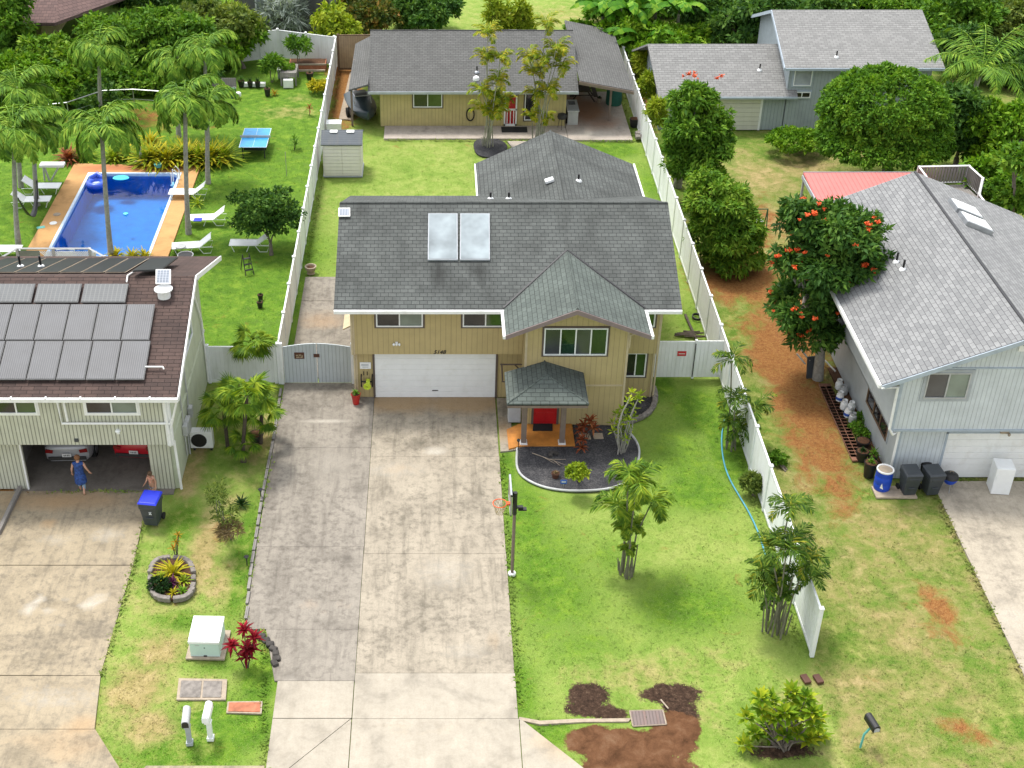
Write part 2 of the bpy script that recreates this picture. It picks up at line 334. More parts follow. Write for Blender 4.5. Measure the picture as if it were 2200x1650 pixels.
# ---------------------------------------------------------------- mesh building
class MB:
    def __init__(s): s.v=[]; s.f=[]; s.m=[]
    def add(s,vs,fs,mi=0):
        b=len(s.v); s.v+= [Vector(p) for p in vs]; s.f+=[tuple(b+i for i in f) for f in fs]; s.m+=[mi]*len(fs); return s
    def obox(s,o,u,v,n,mi=0):
        o,u,v,n=map(Vector,(o,u,v,n)); P=[o,o+u,o+u+v,o+v]; Q=[p+n for p in P]
        fs=[(3,2,1,0),(4,5,6,7),(0,1,5,4),(1,2,6,5),(2,3,7,6),(3,0,4,7)]
        if u.cross(v).dot(n)<0: fs=[f[::-1] for f in fs]
        return s.add(P+Q,fs,mi)
    def box(s,x0,x1,y0,y1,z0,z1,mi=0):
        return s.obox((x0,y0,z0),(x1-x0,0,0),(0,y1-y0,0),(0,0,z1-z0),mi)
    def cbox(s,c,size,rz=0,mi=0,rx=0,ry=0):
        Rm=Matrix.Rotation(rz,3,'Z')@Matrix.Rotation(ry,3,'Y')@Matrix.Rotation(rx,3,'X')
        a=[Rm@Vector(e) for e in((size[0],0,0),(0,size[1],0),(0,0,size[2]))]
        return s.obox(Vector(c)-(a[0]+a[1]+a[2])/2,a[0],a[1],a[2],mi)
    def slab(s,poly,t=.12,mi=0,d=(0,0,-1)):
        """polygon given as its top surface, thickened"""
        P=[Vector(p) for p in poly]; nn=(P[1]-P[0]).cross(P[2]-P[0])
        if nn.dot(Vector(d))>0: P=P[::-1]
        Q=[p+Vector(d)*t for p in P]; n=len(P)
        fs=[tuple(range(n)),tuple(range(2*n-1,n-1,-1))]+[(i,i+n,(i+1)%n+n,(i+1)%n) for i in range(n)]
        return s.add(P+Q,fs,mi)
    def tube(s,pts,r,seg=8,mi=0,caps=True):
        pts=[Vector(p) for p in pts]; n=len(pts); rr=r if isinstance(r,(list,tuple)) else [r]*n
        b=len(s.v); prev=None
        for i,p in enumerate(pts):
            d=(pts[min(i+1,n-1)]-pts[max(i-1,0)])
            if d.length<1e-9: d=Vector((0,0,1))
            d.normalize()
            a=prev if prev is not None and abs(prev.dot(d))<.95 else (Vector((0,0,1)) if abs(d.z)<.9 else Vector((1,0,0)))
            x=(a-d*a.dot(d)).normalized(); y=d.cross(x); prev=x
            for k in range(seg):
                t=2*math.pi*k/seg; s.v.append(p+(x*math.cos(t)+y*math.sin(t))*rr[i])
        for i in range(n-1):
            for k in range(seg):
                k2=(k+1)%seg; s.f.append((b+i*seg+k,b+i*seg+k2,b+(i+1)*seg+k2,b+(i+1)*seg+k)); s.m.append(mi)
        if caps:
            s.f.append(tuple(b+k for k in range(seg-1,-1,-1))); s.m.append(mi)
            s.f.append(tuple(b+(n-1)*seg+k for k in range(seg))); s.m.append(mi)
        return s
    def lathe(s,c,prof,seg=16,mi=0,cap=True):
        """prof = [(r,z),...] bottom to top about a vertical axis"""
        c=Vector(c); b=len(s.v)
        for r,z in prof:
            for k in range(seg):
                t=2*math.pi*k/seg; s.v.append(c+Vector((r*math.cos(t),r*math.sin(t),z)))
        for i in range(len(prof)-1):
            for k in range(seg):
                k2=(k+1)%seg; s.f.append((b+i*seg+k,b+i*seg+k2,b+(i+1)*seg+k2,b+(i+1)*seg+k)); s.m.append(mi)
        if cap:
            s.f.append(tuple(b+k for k in range(seg-1,-1,-1))); s.m.append(mi)
            e=b+(len(prof)-1)*seg; s.f.append(tuple(e+k for k in range(seg))); s.m.append(mi)
        return s
    def build(s,name,mats,parent=None,w=True,smooth=False,bevel=0,uv=True):
        org=Vector((0,0,0)); p=parent
        while p is not None and w: org+=p.location; p=p.parent
        me=bpy.data.meshes.new(name); me.from_pydata([tuple(v-org) for v in s.v],[],s.f); me.update()
        for m in (mats if isinstance(mats,(list,tuple)) else [mats]): me.materials.append(M[m])
        me.polygons.foreach_set('material_index',s.m)
        if uv:
            ul=me.uv_layers.new(name='UVMap'); Z=Vector((0,0,1))
            for pl in me.polygons:
                n=pl.normal
                if abs(n.z)>.9995: U,V=Vector((1,0,0)),Vector((0,1,0))
                else: U=Z.cross(n).normalized(); V=n.cross(U)
                for li in pl.loop_indices:
                    q=s.v[me.loops[li].vertex_index]; ul.data[li].uv=(q.dot(U),q.dot(V))
        if smooth:
            me.shade_smooth()
            try: me.set_sharp_from_angle(angle=R(40))
            except Exception: pass
        o=bpy.data.objects.new(name,me); col.objects.link(o)
        if parent is not None: o.parent=parent
        if bevel:
            b=o.modifiers.new('bevel','BEVEL'); b.width=bevel; b.segments=2; b.limit_method='ANGLE'; b.angle_limit=R(35)
        return o
def tag(o,label=None,cat=None,group=None,kind=None):
    if label: o['label']=label
    if cat: o['category']=cat
    if group: o['group']=group
    if kind: o['kind']=kind
    return o
def thing(name,label,cat,loc=(0,0,0),rz=0,group=None):
    o=bpy.data.objects.new(name,None); o.empty_display_size=.3; col.objects.link(o); o.location=loc; o.rotation_euler=(0,0,rz)
    return tag(o,label,cat,group)
KIDS={}
def copy_tree(root,loc,rz=0,label=None,group=None,scale=None):
    c=root.copy(); col.objects.link(c); c.location=loc; c.rotation_euler=(0,0,rz)
    if scale: c.scale=(scale,)*3
    if label: c['label']=label
    if group: c['group']=group
    if root.name not in KIDS: KIDS[root.name]=[(ch,list(ch.children)) for ch in root.children]
    for ch,gs in KIDS[root.name]:
        d=ch.copy(); col.objects.link(d); d.parent=c
        for g in gs:
            e=g.copy(); col.objects.link(e); e.parent=d
    return c
def struct(name,mb,mats,**k):
    return tag(mb.build(name,mats,**k),kind='structure')

# array meshes (leaves)
def meshnp(name,V,Fq,mats,parent=None,smooth=False):
    """V (n,3) array, Fq (m,4) or (m,3) index array"""
    me=bpy.data.meshes.new(name); n=len(V); m,k=Fq.shape
    me.vertices.add(n); me.vertices.foreach_set('co',np.ascontiguousarray(V,dtype=np.float32).ravel())
    me.loops.add(m*k); me.loops.foreach_set('vertex_index',Fq.astype(np.int32).ravel())
    me.polygons.add(m); me.polygons.foreach_set('loop_start',np.arange(0,m*k,k,dtype=np.int32))
    me.update(calc_edges=True)
    me.materials.append(M[mats])
    o=bpy.data.objects.new(name,me); col.objects.link(o)
    if parent is not None: o.parent=parent
    return o
def unit(a): return a/np.maximum(np.linalg.norm(a,axis=-1,keepdims=True),1e-9)
def leafquads(P,D,Nn,Ls,Ws,fold=.18):
    """leaves at P pointing along D with face normal Nn: 4 vertices each (base, side, tip, side)"""
    S=unit(np.cross(D,Nn)); Nn=unit(np.cross(S,D))
    Ls=Ls[:,None]; Ws=Ws[:,None]
    a=P; b=P+D*Ls*.45+S*Ws*.5+Nn*Ws*fold; c=P+D*Ls-Nn*Ls*.12; d=P+D*Ls*.45-S*Ws*.5+Nn*Ws*fold
    V=np.stack([a,b,c,d],1).reshape(-1,3); n=len(P)
    return V,np.arange(n*4).reshape(n,4)
def crown_pts(blobs,n,cl=.5,inner=.25,top=.15,rough=.16):
    """leaf positions & outward directions grouped in clusters over lumpy ellipsoids"""
    B=np.array(blobs,float); vol=(B[:,3]*B[:,4]+B[:,4]*B[:,5]+B[:,3]*B[:,5]); pr=vol/vol.sum()
    PP=[];NN=[]
    for b,p in zip(B,pr):
        nb=int(n*p); area=4*math.pi*((b[3]*b[4])**1.6/3+(b[3]*b[5])**1.6/3+(b[4]*b[5])**1.6/3)**(1/1.6)
        nc=max(6,int(area/(cl*cl)*1.1))
        d=unit(rng.normal(size=(nc,3))); d[:,2]=np.where(d[:,2]<-.35,-d[:,2]*.7,d[:,2]); d=unit(d)
        rr=1-np.abs(rng.normal(size=nc))*rough; k=rng.random(nc)<inner; rr[k]*=rng.uniform(.45,.9,k.sum())
        cc=b[:3]+d*rr[:,None]*b[3:6]
        idx=rng.integers(0,nc,nb); e=unit(rng.normal(size=(nb,3))+d[idx]*.9+np.array([0,0,top]))
        sc=rng.uniform(.65,1.25,nc)[idx]
        PP.append(cc[idx]+e*(cl*.62*sc*np.sqrt(rng.random(nb)))[:,None]*np.array([1,1,.8])); NN.append(unit(e+d[idx]*.4))
    return np.concatenate(PP),np.concatenate(NN)
def leaves(name,mat,parent,blobs,n,ll=.16,lw=.08,cl=.5,droop=.35,jit=.7,rel=True,rough=.16,inner=.25,zmin=.02):
    """blobs in the coordinates of the thing (rel) """
    P,E=crown_pts(blobs,n,cl,inner,rough=rough)
    if parent is not None and not rel: P=P-np.array(parent.location)
    n=len(P); D=unit(E+rng.normal(size=(n,3))*jit+np.array([0,0,-droop])); Nn=unit(E+rng.normal(size=(n,3))*.45+np.array([0,0,.35]))
    s=rng.uniform(.55,1.5,n); V,Fq=leafquads(P,D,Nn,ll*s,lw*s)
    V[:,2]=np.maximum(V[:,2],zmin)
    return meshnp(name,V,Fq,mat,parent)

# ================================================================ THE SETTING: ground, pool, driveways
def grid_axis(a,b,step,outer):
    core=np.arange(a,b+1e-6,step)
    lo=a-np.array([1,3,8,20,50,120,300,700])[::-1]; hi=b+np.array([1,3,8,20,50,120,300,700])
    return np.concatenate([lo,core,hi])
def bl(px,py,rx,ry,s=1.): g=G(px,py); return (g.x,g.y,rx,ry,s)
def blobs_eval(X,Y,B):
    o=np.zeros_like(X)
    for x,y,rx,ry,s in B: o=np.maximum(o,s*np.exp(-.7*(((X-x)/rx)**2+((Y-y)/ry)**2)))
    return o
POOL=(-18.75,-13.9,57.6,67.25)
SOIL=[bl(1600,520,1.3,3,.75),bl(1580,610,1.8,1.6,1.),bl(1700,700,1.6,2.4,.95),bl(1680,770,1.3,2.,1.1),bl(1735,880,1.2,2.6,1.0),bl(1770,970,.9,2.2,.85),bl(1800,1060,.7,1.4,.6),bl(1720,960,.5,2.,.8),bl(1650,470,.9,2.5,.6),bl(1640,700,1.2,1.5,.7),bl(1705,820,1.1,2.2,.8),bl(1740,780,.9,1.2,.7),bl(1600,600,1.6,2.2,1),bl(1690,640,1.3,2,.8),bl(1700,770,1.0,3.,1),bl(1690,740,1.3,1.6,1.1),bl(1725,850,.8,2.6,.95),bl(1745,930,.7,2.0,.8),bl(1785,1010,.5,1.5,.7),bl(1730,1000,.4,1.5,.6),bl(1640,560,1,2.2,.7),bl(1620,500,1,2,.5),
 bl(2010,1300,.5,.8,.8),bl(2035,1330,.4,1.0,.75),bl(2060,1375,.5,.5,.5),bl(2020,1350,.5,.4,.4),bl(2060,1560,.5,.35,.6),bl(2105,1585,.6,.3,.6),bl(1560,590,1.6,1.2,.8),bl(1770,880,.6,1.5,.6),
 bl(300,250,4,2,.5),bl(560,30,1.5,3,.2),bl(745,190,.8,6,1.1),bl(10,1080,1.0,1.2,1.1),bl(740,150,1,3,1.1),bl(1375,200,.5,4,.9),bl(1980,760,2,3,.5),bl(480,1140,.5,.6,.5),bl(370,1290,.6,.2,.3)]
DRY=[bl(1640,380,2.2,3,.8),bl(1730,360,2.5,2,.8),bl(1660,480,1.2,2.5,.9),bl(1800,330,3,1.2,.7),bl(1660,560,1.2,2,.7),bl(1900,1110,1.8,1.2,.7),bl(1980,1180,1.6,1.4,.65),bl(1840,1200,1,1.6,.6),bl(1850,1460,1.6,1.,.75),bl(1950,1350,2.2,1.8,.65),bl(2070,1480,1.8,1.4,.6),bl(1780,1500,2,1,.6),bl(1700,1120,.6,1.4,.5),bl(1900,1600,3,1,.55),
 bl(440,1180,.55,2.6,1.0),bl(345,1400,.9,1.,.95),bl(290,1480,1.0,1.2,1.05),bl(320,1560,.9,.8,.95),bl(470,1250,.5,1.6,.8),bl(560,940,.6,2,.9),bl(405,1020,.5,1.5,1),bl(430,970,.4,1.,.9),bl(330,1300,.9,.5,.6),bl(500,1070,.7,.8,.6),bl(540,880,.8,1.2,.5),
 bl(620,240,2.2,1.2,.55),bl(645,210,1.2,.8,.5),bl(850,330,4,2,.22),bl(1380,1450,1.8,1.,.6),bl(1480,1520,1.2,1.3,.55),bl(1270,1450,1.2,.8,.5),bl(1500,1420,2,1,.45),bl(690,450,1.5,4,.35),bl(1200,40,7,4,.55),bl(1280,30,3,3,.5),bl(1050,60,4,4,.3)]
LUSH=[bl(1180,1250,1.9,3.4,.50),bl(1470,1000,1.8,3.2,.42),bl(1130,1120,.8,2.6,.6),bl(1250,1380,1.6,1.2,.38),bl(1480,1300,2.0,1.4,.55),bl(1560,880,.8,1.6,.5),bl(1500,880,.9,1.6,.7),bl(1560,960,.6,2,.9),bl(1500,1050,1.2,1.2,.7),bl(1420,820,.5,1.2,.7),bl(1450,1240,2.0,.7,.35),bl(1160,1220,1.0,1.8,.6),bl(1090,1010,.25,1.3,.9),bl(1200,1280,1.4,1.2,.55),bl(1120,1480,.5,1.5,.6),bl(1310,1200,1.0,1.,.4),bl(1430,1330,1.8,.7,.4),bl(1180,1570,.6,.4,.9),
 bl(480,1560,1.4,.9,1.0),bl(560,1460,.45,.9,1.),bl(400,1620,1.3,.5,1),bl(390,1330,.9,.5,.6),bl(520,1200,.3,3.2,.8),bl(390,1120,.5,1.,.8),bl(470,1430,.9,.25,.5),
 bl(620,170,3.4,6,.5),bl(560,260,3.5,8,.85),bl(600,420,1.6,4,.55),bl(520,560,3,5,.95),bl(470,660,1.5,4,.85),bl(620,640,1.2,3,.6),bl(560,730,2,2,.6),bl(400,380,2.6,6,.9),bl(300,260,6,3,.9),bl(60,400,4,8,.8),bl(100,330,5,5,.8),bl(30,480,3,4,.5),
 bl(1310,320,1.4,1.,.9),bl(1400,400,.6,3,.5),bl(1900,1060,1.,.4,.8),bl(1880,970,.8,1.3,.55),bl(1560,700,1.0,1.4,.6),bl(1610,640,.8,1.,.5),bl(1840,880,.4,2.5,.5),bl(1700,1250,.8,1.5,.5),bl(1800,1400,1.5,1.2,.45),bl(2150,1500,1,1,.4),bl(2180,1560,.8,.6,.7),bl(1640,900,.4,2,.6),bl(1490,690,.7,1.4,.4)]
DARK=[bl(1680,1612,1.2,.35,.9),bl(1265,1490,.62,.45,1.25),bl(1255,1520,.55,.35,1.1),bl(1310,1530,.65,.22,1.1),bl(1445,1490,.85,.42,1.25),bl(1465,1530,.5,.5,1.15),bl(1300,1590,.9,.5,.35),bl(210,320,7,1.,.2),  # first blob: bare ground under the street plumeria, darkened to paint its shadow
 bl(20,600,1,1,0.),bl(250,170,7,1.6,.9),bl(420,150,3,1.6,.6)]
WET=[bl(1270,1590,.7,.55,1.2),bl(1340,1600,1.1,.6,1.35),bl(1440,1590,.75,.6,1.3),bl(1470,1560,.5,.5,1.2),bl(1370,1645,1.5,.45,1.35),bl(1440,1545,.6,.35,1.1),bl(1280,1570,.7,.2,1.1)]
def build_ground():
    xs=np.sort(np.unique(np.concatenate([grid_axis(-34,46,.25,0),[POOL[0],POOL[1]]]))); ys=np.sort(np.unique(np.concatenate([grid_axis(18,112,.25,0),[POOL[2],POOL[3]]])))
    X,Y=np.meshgrid(xs,ys); nx,ny=len(xs),len(ys)
    und=.03*np.sin(X*.9+1.3)*np.cos(Y*.7)+.015*np.sin(X*2.3+Y*1.7)
    Z=-.05+und*.6
    V=np.stack([X.ravel(),Y.ravel(),Z.ravel()],1)
    i=np.arange(nx*ny).reshape(ny,nx)
    Fq=np.stack([i[:-1,:-1],i[:-1,1:],i[1:,1:],i[1:,:-1]],-1).reshape(-1,4)
    cx=V[Fq].mean(1); keep=~((cx[:,0]>POOL[0])&(cx[:,0]<POOL[1])&(cx[:,1]>POOL[2])&(cx[:,1]<POOL[3])); Fq=Fq[keep]
    o=meshnp('ground',V,Fq,'lawn'); me=o.data; me.shade_smooth()
    x,y=V[:,0],V[:,1]
    right=((x>11.9)*1.); left=((x<-6.4)*1.)
    def put(name,a,b,c):
        at=me.attributes.new(name,'FLOAT_COLOR','POINT'); d=np.stack([a,b,c,np.ones_like(a)],1).astype(np.float32); at.data.foreach_set('color',d.ravel())
    dry=np.maximum(blobs_eval(x,y,DRY),right*.42*(y<62)); dry=np.where((x<-6.4)&(y<47),np.maximum(dry,.33),dry)
    put('mask',blobs_eval(x,y,SOIL)*1.15,dry,np.maximum(blobs_eval(x,y,LUSH)*1.25,left*(y>47)*.62))
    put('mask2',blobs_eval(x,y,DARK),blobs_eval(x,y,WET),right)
    return tag(o,kind='structure')
def lawnmat():
    m,nt,bs=newmat('lawn'); pos=N(nt,'ShaderNodeNewGeometry').outputs['Position']
    def att(n):
        a=N(nt,'ShaderNodeVertexColor'); a.layer_name=n; s=N(nt,'ShaderNodeSeparateColor'); nt.links.new(a.outputs[0],s.inputs[0]); return s.outputs
    a=att('mask'); b=att('mask2')
    nb=noise(nt,pos,.35,5,.6,.3); nm=noise(nt,pos,1.7,6,.68,.3); nf=noise(nt,pos,9,5,.75); nx=noise(nt,pos,38,3,.8)
    g=ramp(nt,math_(nt,'ADD',math_(nt,'MULTIPLY',nm,.6),math_(nt,'MULTIPLY',nb,.4)),[(.32,(.115,.215,.026)),(.46,(.185,.285,.048)),(.56,(.255,.330,.075)),(.68,(.33,.365,.115))])
    lush=ramp(nt,nm,[(.3,(.036,.120,.006)),(.5,(.082,.195,.010)),(.7,(.17,.29,.022))])
    dry=ramp(nt,nm,[(.3,(.22,.19,.07)),(.5,(.34,.25,.115)),(.7,(.46,.34,.18))])
    soil=ramp(nt,nf,[(.3,(.11,.034,.013)),(.5,(.26,.085,.030)),(.7,(.40,.165,.07))])
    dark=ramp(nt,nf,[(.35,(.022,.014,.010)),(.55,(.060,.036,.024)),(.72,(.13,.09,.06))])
    wet=ramp(nt,nm,[(.3,(.055,.026,.012)),(.55,(.135,.065,.032)),(.75,(.20,.12,.07))])
    def th(v,lo,hi,amt=1.,k=.9,n=nm): return mapr(nt,math_(nt,'ADD',v,math_(nt,'MULTIPLY',math_(nt,'SUBTRACT',n,.5),k)),lo,hi,0,amt)
    # the right-hand yard is a coarser, browner grass
    rg=ramp(nt,noise(nt,pos,.75,7,.7,.5),[(.36,(.060,.14,.012)),(.47,(.105,.18,.022)),(.55,(.17,.205,.045)),(.66,(.29,.235,.10))]); g=mix(nt,math_(nt,'MULTIPLY',b[2],.9),g,rg)
    c=mix(nt,th(a[2],.12,.6,.95,1.1),g,lush)
    c=mix(nt,th(a[1],.3,.85,.88,1.1),c,dry)
    ns=noise(nt,pos,1.1,7,.75,.6); c=mix(nt,th(a[0],.26,.78,.94,2.4,ns),c,soil)
    e=math_(nt,'ADD',math_(nt,'MULTIPLY',nm,.5),math_(nt,'MULTIPLY',nf,.5))
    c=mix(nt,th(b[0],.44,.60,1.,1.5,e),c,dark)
    c=mix(nt,th(b[1],.46,.60,1.,1.1,e),c,wet)
    # blade-scale mottle
    gr=math_(nt,'SUBTRACT',1,math_(nt,'MAXIMUM',th(b[1],.46,.6,1,.55,e),th(b[0],.44,.6,1,.75,e)))
    c=mix(nt,math_(nt,'MULTIPLY',mapr(nt,nf,.42,.7,0,.30),gr),c,(.06,.10,.012))
    c=mix(nt,math_(nt,'MULTIPLY',mapr(nt,nx,.45,.75,0,.2),gr),c,(.06,.10,.012))
    c=mix(nt,math_(nt,'MULTIPLY',mapr(nt,nx,.5,.25,0,.45),gr),c,(.45,.43,.18))
    nt.links.new(c,bs.inputs['Base Color']); bs.inputs['Roughness'].default_value=.95; bs.inputs['Specular IOR Level'].default_value=.1
    bump(nt,bs,math_(nt,'ADD',math_(nt,'MULTIPLY',nx,.5),nf),.7,.05)
lawnmat()
build_ground()

def slabgrid(mb,q,step=.25,z=None):
    """bilinear slab top from 4 corners (near-left, near-right, far-right, far-left), thickness below"""
    q=[Vector(p) for p in q]
    nu=max(1,int((q[1]-q[0]).length/step)); nv=max(1,int((q[3]-q[0]).length/step))
    b=len(mb.v)
    for j in range(nv+1):
        for i in range(nu+1):
            s,t=i/nu,j/nv; mb.v.append((q[0]*(1-s)+q[1]*s)*(1-t)+(q[3]*(1-s)+q[2]*s)*t)
    for j in range(nv):
        for i in range(nu):
            a=b+j*(nu+1)+i; mb.f.append((a,a+1,a+nu+2,a+nu+1)); mb.m.append(0)
    # skirt
    for i0,i1 in ((0,1),(1,2),(2,3),(3,0)):
        d=Vector((0,0,-.25)); mb.add([q[i0],q[i1],q[i1]+d,q[i0]+d],[(3,2,1,0)])
def conc(name,quads,mat,dark=(),light=(),warm=(),step=.25,parent=None):
    mb=MB()
    for q in quads: slabgrid(mb,q,step)
    o=mb.build(name,mat,parent=parent,w=False); me=o.data; n=len(me.vertices)
    V=np.array([v.co[:] for v in me.vertices]); a=[blobs_eval(V[:,0],V[:,1],B) if len(B) else np.zeros(n) for B in (dark,light,warm)]
    at=me.attributes.new('mask','FLOAT_COLOR','POINT'); at.data.foreach_set('color',np.stack(a+[np.ones(n)],1).astype(np.float32).ravel())
    return tag(o,kind='structure') if parent is None else o
def rect(x0,x1,y0,y1,z=.02): return [(x0,y0,z),(x1,y0,z),(x1,y1,z),(x0,y1,z)]
g_=.012
# centre driveway: 4 slabs with joints, then two newer light slabs at the street
conc('driveway',[rect(-2.46,2.43,41.31,45.42),rect(-2.46,2.44,35.625,41.30),rect(-2.47,2.45,29.94,35.613)],'concrete_main',
 dark=[bl(870,1120,.35,1.2,.6),bl(1020,1060,.5,.6,.6),bl(900,1070,.4,.5,.55),bl(860,1230,.25,1.6,.5),bl(1000,1250,.3,1.6,.5),bl(900,1340,.9,.6,.65),bl(1010,1340,.6,.5,.5),bl(900,955,.7,.45,.9),bl(960,940,.9,.5,.8),bl(1040,960,.5,.6,.85),bl(840,880,.5,.3,.5),bl(1000,1090,1.4,.6,.5),bl(850,1130,.8,.8,.45),bl(900,1300,.7,1,.7),bl(830,1380,.8,.7,.5),bl(1050,1160,.3,.8,.5),bl(940,1300,.4,1.2,.6)],
 light=[bl(935,970,.45,.25,1.),bl(850,1010,1.2,.5,.6),bl(960,1230,1.3,1.2,.5),bl(1000,1400,.9,.5,.5)],
 warm=[bl(860,865,1.8,.75,1.3),bl(1000,867,1.8,.75,1.3),bl(860,1010,.8,.5,.5),bl(1060,1380,.25,.7,.6)])
conc('street_apron',[rect(-2.475,2.47,28.072,29.93),rect(-2.475,2.49,26.0,28.06),
 [(-4.6,25.7,.02),(-2.5,25.7,.02),(-2.5,28.02,.02),(-2.52,28.04,.02)],
 [(2.515,25.7,.02),(4.7,25.7,.02),(2.55,28.05,.02),(2.515,28.05,.02)],
 [(-4.85,25.7,.02),(-4.63,25.7,.02),(-2.53,28.06,.02),(-4.85,28.06,.02)],
 [(-4.85,28.09,.02),(-2.5,28.09,.02),(-2.5,29.6,.02),(-4.85,29.6,.02)]],'concrete_new',
 warm=[bl(1200,1590,.8,.8,.8),bl(900,1570,2,.4,.35),bl(1160,1550,.5,.5,.5),bl(1050,1560,.6,.4,.35)],dark=[bl(1090,1470,.3,.4,.4),bl(880,1555,2.,.15,.4),bl(620,1600,.5,.5,.3)])
conc('side_driveway',[rect(-6.22,-2.475,41.885,46.45,.022),rect(-6.22,-2.475,35.985,41.875,.022),[(-6.14,31.885,.022),(-2.485,31.885,.022),(-2.485,35.973,.022),(-6.2,35.973,.022)],
 [(-4.95,29.612,.022),(-2.485,29.612,.022),(-2.485,31.875,.022),(-5.45,31.875,.022)],
 rect(-6.1,-3.3,46.9,53.3,.018),rect(-6.1,-3.3,53.33,55.6,.018)],'concrete_strip',
 dark=[bl(580,1050,.35,2.6,.75),bl(660,1100,.4,3.5,.6),bl(745,1180,.25,3,.6),bl(600,1230,.5,2.2,.65),bl(680,1220,.7,2,.5),bl(590,920,.4,1.5,.6),bl(640,870,.9,.5,.8),bl(780,860,.5,.5,1.),bl(770,925,.35,.45,.9),bl(700,840,1.2,.4,.6),bl(600,1000,.2,2,.5),bl(640,1150,.5,2.5,.5),bl(720,1150,.4,3,.4),bl(600,1280,.3,2,.5),bl(690,640,1.,1.2,.5)],
 light=[bl(700,1000,.9,1.8,.4),bl(740,1000,.3,2,.4),bl(620,1490,.4,.7,.7),bl(700,905,1,.12,.9),bl(680,1400,.8,1,.3)],
 warm=[bl(690,1290,1.2,.8,.35),bl(700,690,1.2,.9,.75),bl(620,960,.5,.8,.3)])
# neighbour on the left: drive widening towards the house
a0,a1=G(45,1056),G(318,1058); b0,b1=G(-190,1450),G(215,1452)
def lerp(a,b,t): return a*(1-t)+b*t
pl=[G(-60,1225),G(285,1216),a1,a0]
def zz(q,z): return [(p[0],p[1],z) for p in q]
m0,m1=G(-190,1213),G(286,1213)
m0,m1=G(-190,1214.4),G(286,1214.4)
conc('neighbour_driveway',[zz([m0,m1,G(320,1056),G(-110,1056)],.02),zz([b0,b1,G(285,1216),G(-190,1216)],.02),zz([G(-190,1567),G(203,1567),G(216,1453),G(-190,1453)],.021),zz([G(-190,1720),G(300,1720),G(205,1568),G(-190,1568)],.021)],'concrete_left',
 dark=[bl(200,1350,1.3,.5,.8),bl(80,1380,1.2,.6,.7),bl(120,1420,1.5,.4,.6),bl(40,1130,.5,.8,.5),bl(230,1100,1.3,.25,.4),bl(90,1290,.6,.6,.5),bl(170,1600,.7,.5,.45),bl(140,1240,2.,.2,.4)],
 light=[bl(62,1310,.25,.3,.9),bl(85,1290,.2,.25,.9),bl(105,1315,.3,.15,.8),bl(190,1300,.3,.25,.95),bl(215,1285,.25,.2,.95),bl(140,1285,.3,.12,.7),bl(160,1255,.12,.12,.7),bl(220,1250,.12,.15,.8),bl(130,1340,.5,.15,.6),bl(230,1150,.7,.5,.6),bl(120,1160,.8,.4,.5),bl(120,1500,2,.6,.5)],
 warm=[bl(130,1075,2.4,.6,1.),bl(105,1125,.3,.25,1.),bl(150,1600,2.2,.7,.6),bl(180,1560,.5,.4,.9)])
q=[G(2270,1560),G(2700,1560),G(2600,1062),G(2016,1062)]
conc('right_driveway',[zz([G(2205,1462),G(2620,1462),G(2400,1035),G(2002,1035)],.03)],'concrete_right',dark=[bl(2120,1150,.8,1,.5),bl(2180,1260,.6,.8,.5)],warm=[bl(2130,1100,1.5,.6,.3)],light=[bl(2170,1330,1,1,.5)])
# street strip in front
conc('street',[rect(-60,60,8,25.1,-.02),],'concrete_main',step=3)
conc('sidewalk',[[(-8.6,25.75,.012),(-4.9,25.75,.012),(-4.9,26.28,.012),(-8.3,26.28,.012)]],'concrete_left')
# narrow path beside the driveway to the porch
conc('entry_walk',[[(2.5,41.6,.03),(3.0,41.7,.03),(3.0,45.3,.03),(2.5,45.3,.03)],[(3.02,41.7,.03),(3.5,42.0,.03),(3.5,43.2,.031),(3.02,43.2,.031)]],'concrete_main',dark=[bl(1085,880,.3,.6,1.),bl(1080,905,.3,.6,1.)],warm=[bl(1080,925,.4,.8,.9)])
# cottage patio
conc('patio',[rect(-2.95,3.3,72.1,74.0,.06),rect(3.33,7.6,72.1,74.0,.06),rect(7.63,11.3,71.9,74.0,.062),rect(7.63,11.3,74.02,79.5,.06)],'concrete_patio',
 dark=[bl(900,285,2,.4,.4)],warm=[bl(1260,240,1.2,2.2,1.2),bl(1290,265,1.2,1.2,.8),bl(1240,225,.8,2.5,1.)],light=[bl(1270,290,1.5,.6,.8),bl(860,285,1.6,.4,.4)])
conc('garden_path',[[G(1112,330,.04),G(1170,322,.04),G(1176,303,.04),G(1090,303,.04)],[(4.1,66.2,.042),(6.8,66.2,.042),G(1165,324,.042),G(1112,332,.042)]],'concrete_patio')
# mulch ovals under the two palm clumps
def disc(name,c,rx,ry,z,mat,n=28,wob=.06,thick=.05):
    mb=MB(); c=Vector(c); pts=[(c.x+rx*math.cos(t)*(1+wob*math.sin(3*t+1)),c.y+ry*math.sin(t)*(1+wob*math.cos(2*t)),z) for t in [2*math.pi*k/n for k in range(n)]]
    mb.slab(pts,thick); return struct(name,mb,mat)
disc('planting_bed',G(1052,318),.95,1.45,.05,'cinder'); disc('planting_bed',G(1160,318),.85,1.35,.05,'cinder')
disc('planting_bed',G(1765,1010),0.01,0.01,-.2,'cinder') if False else None

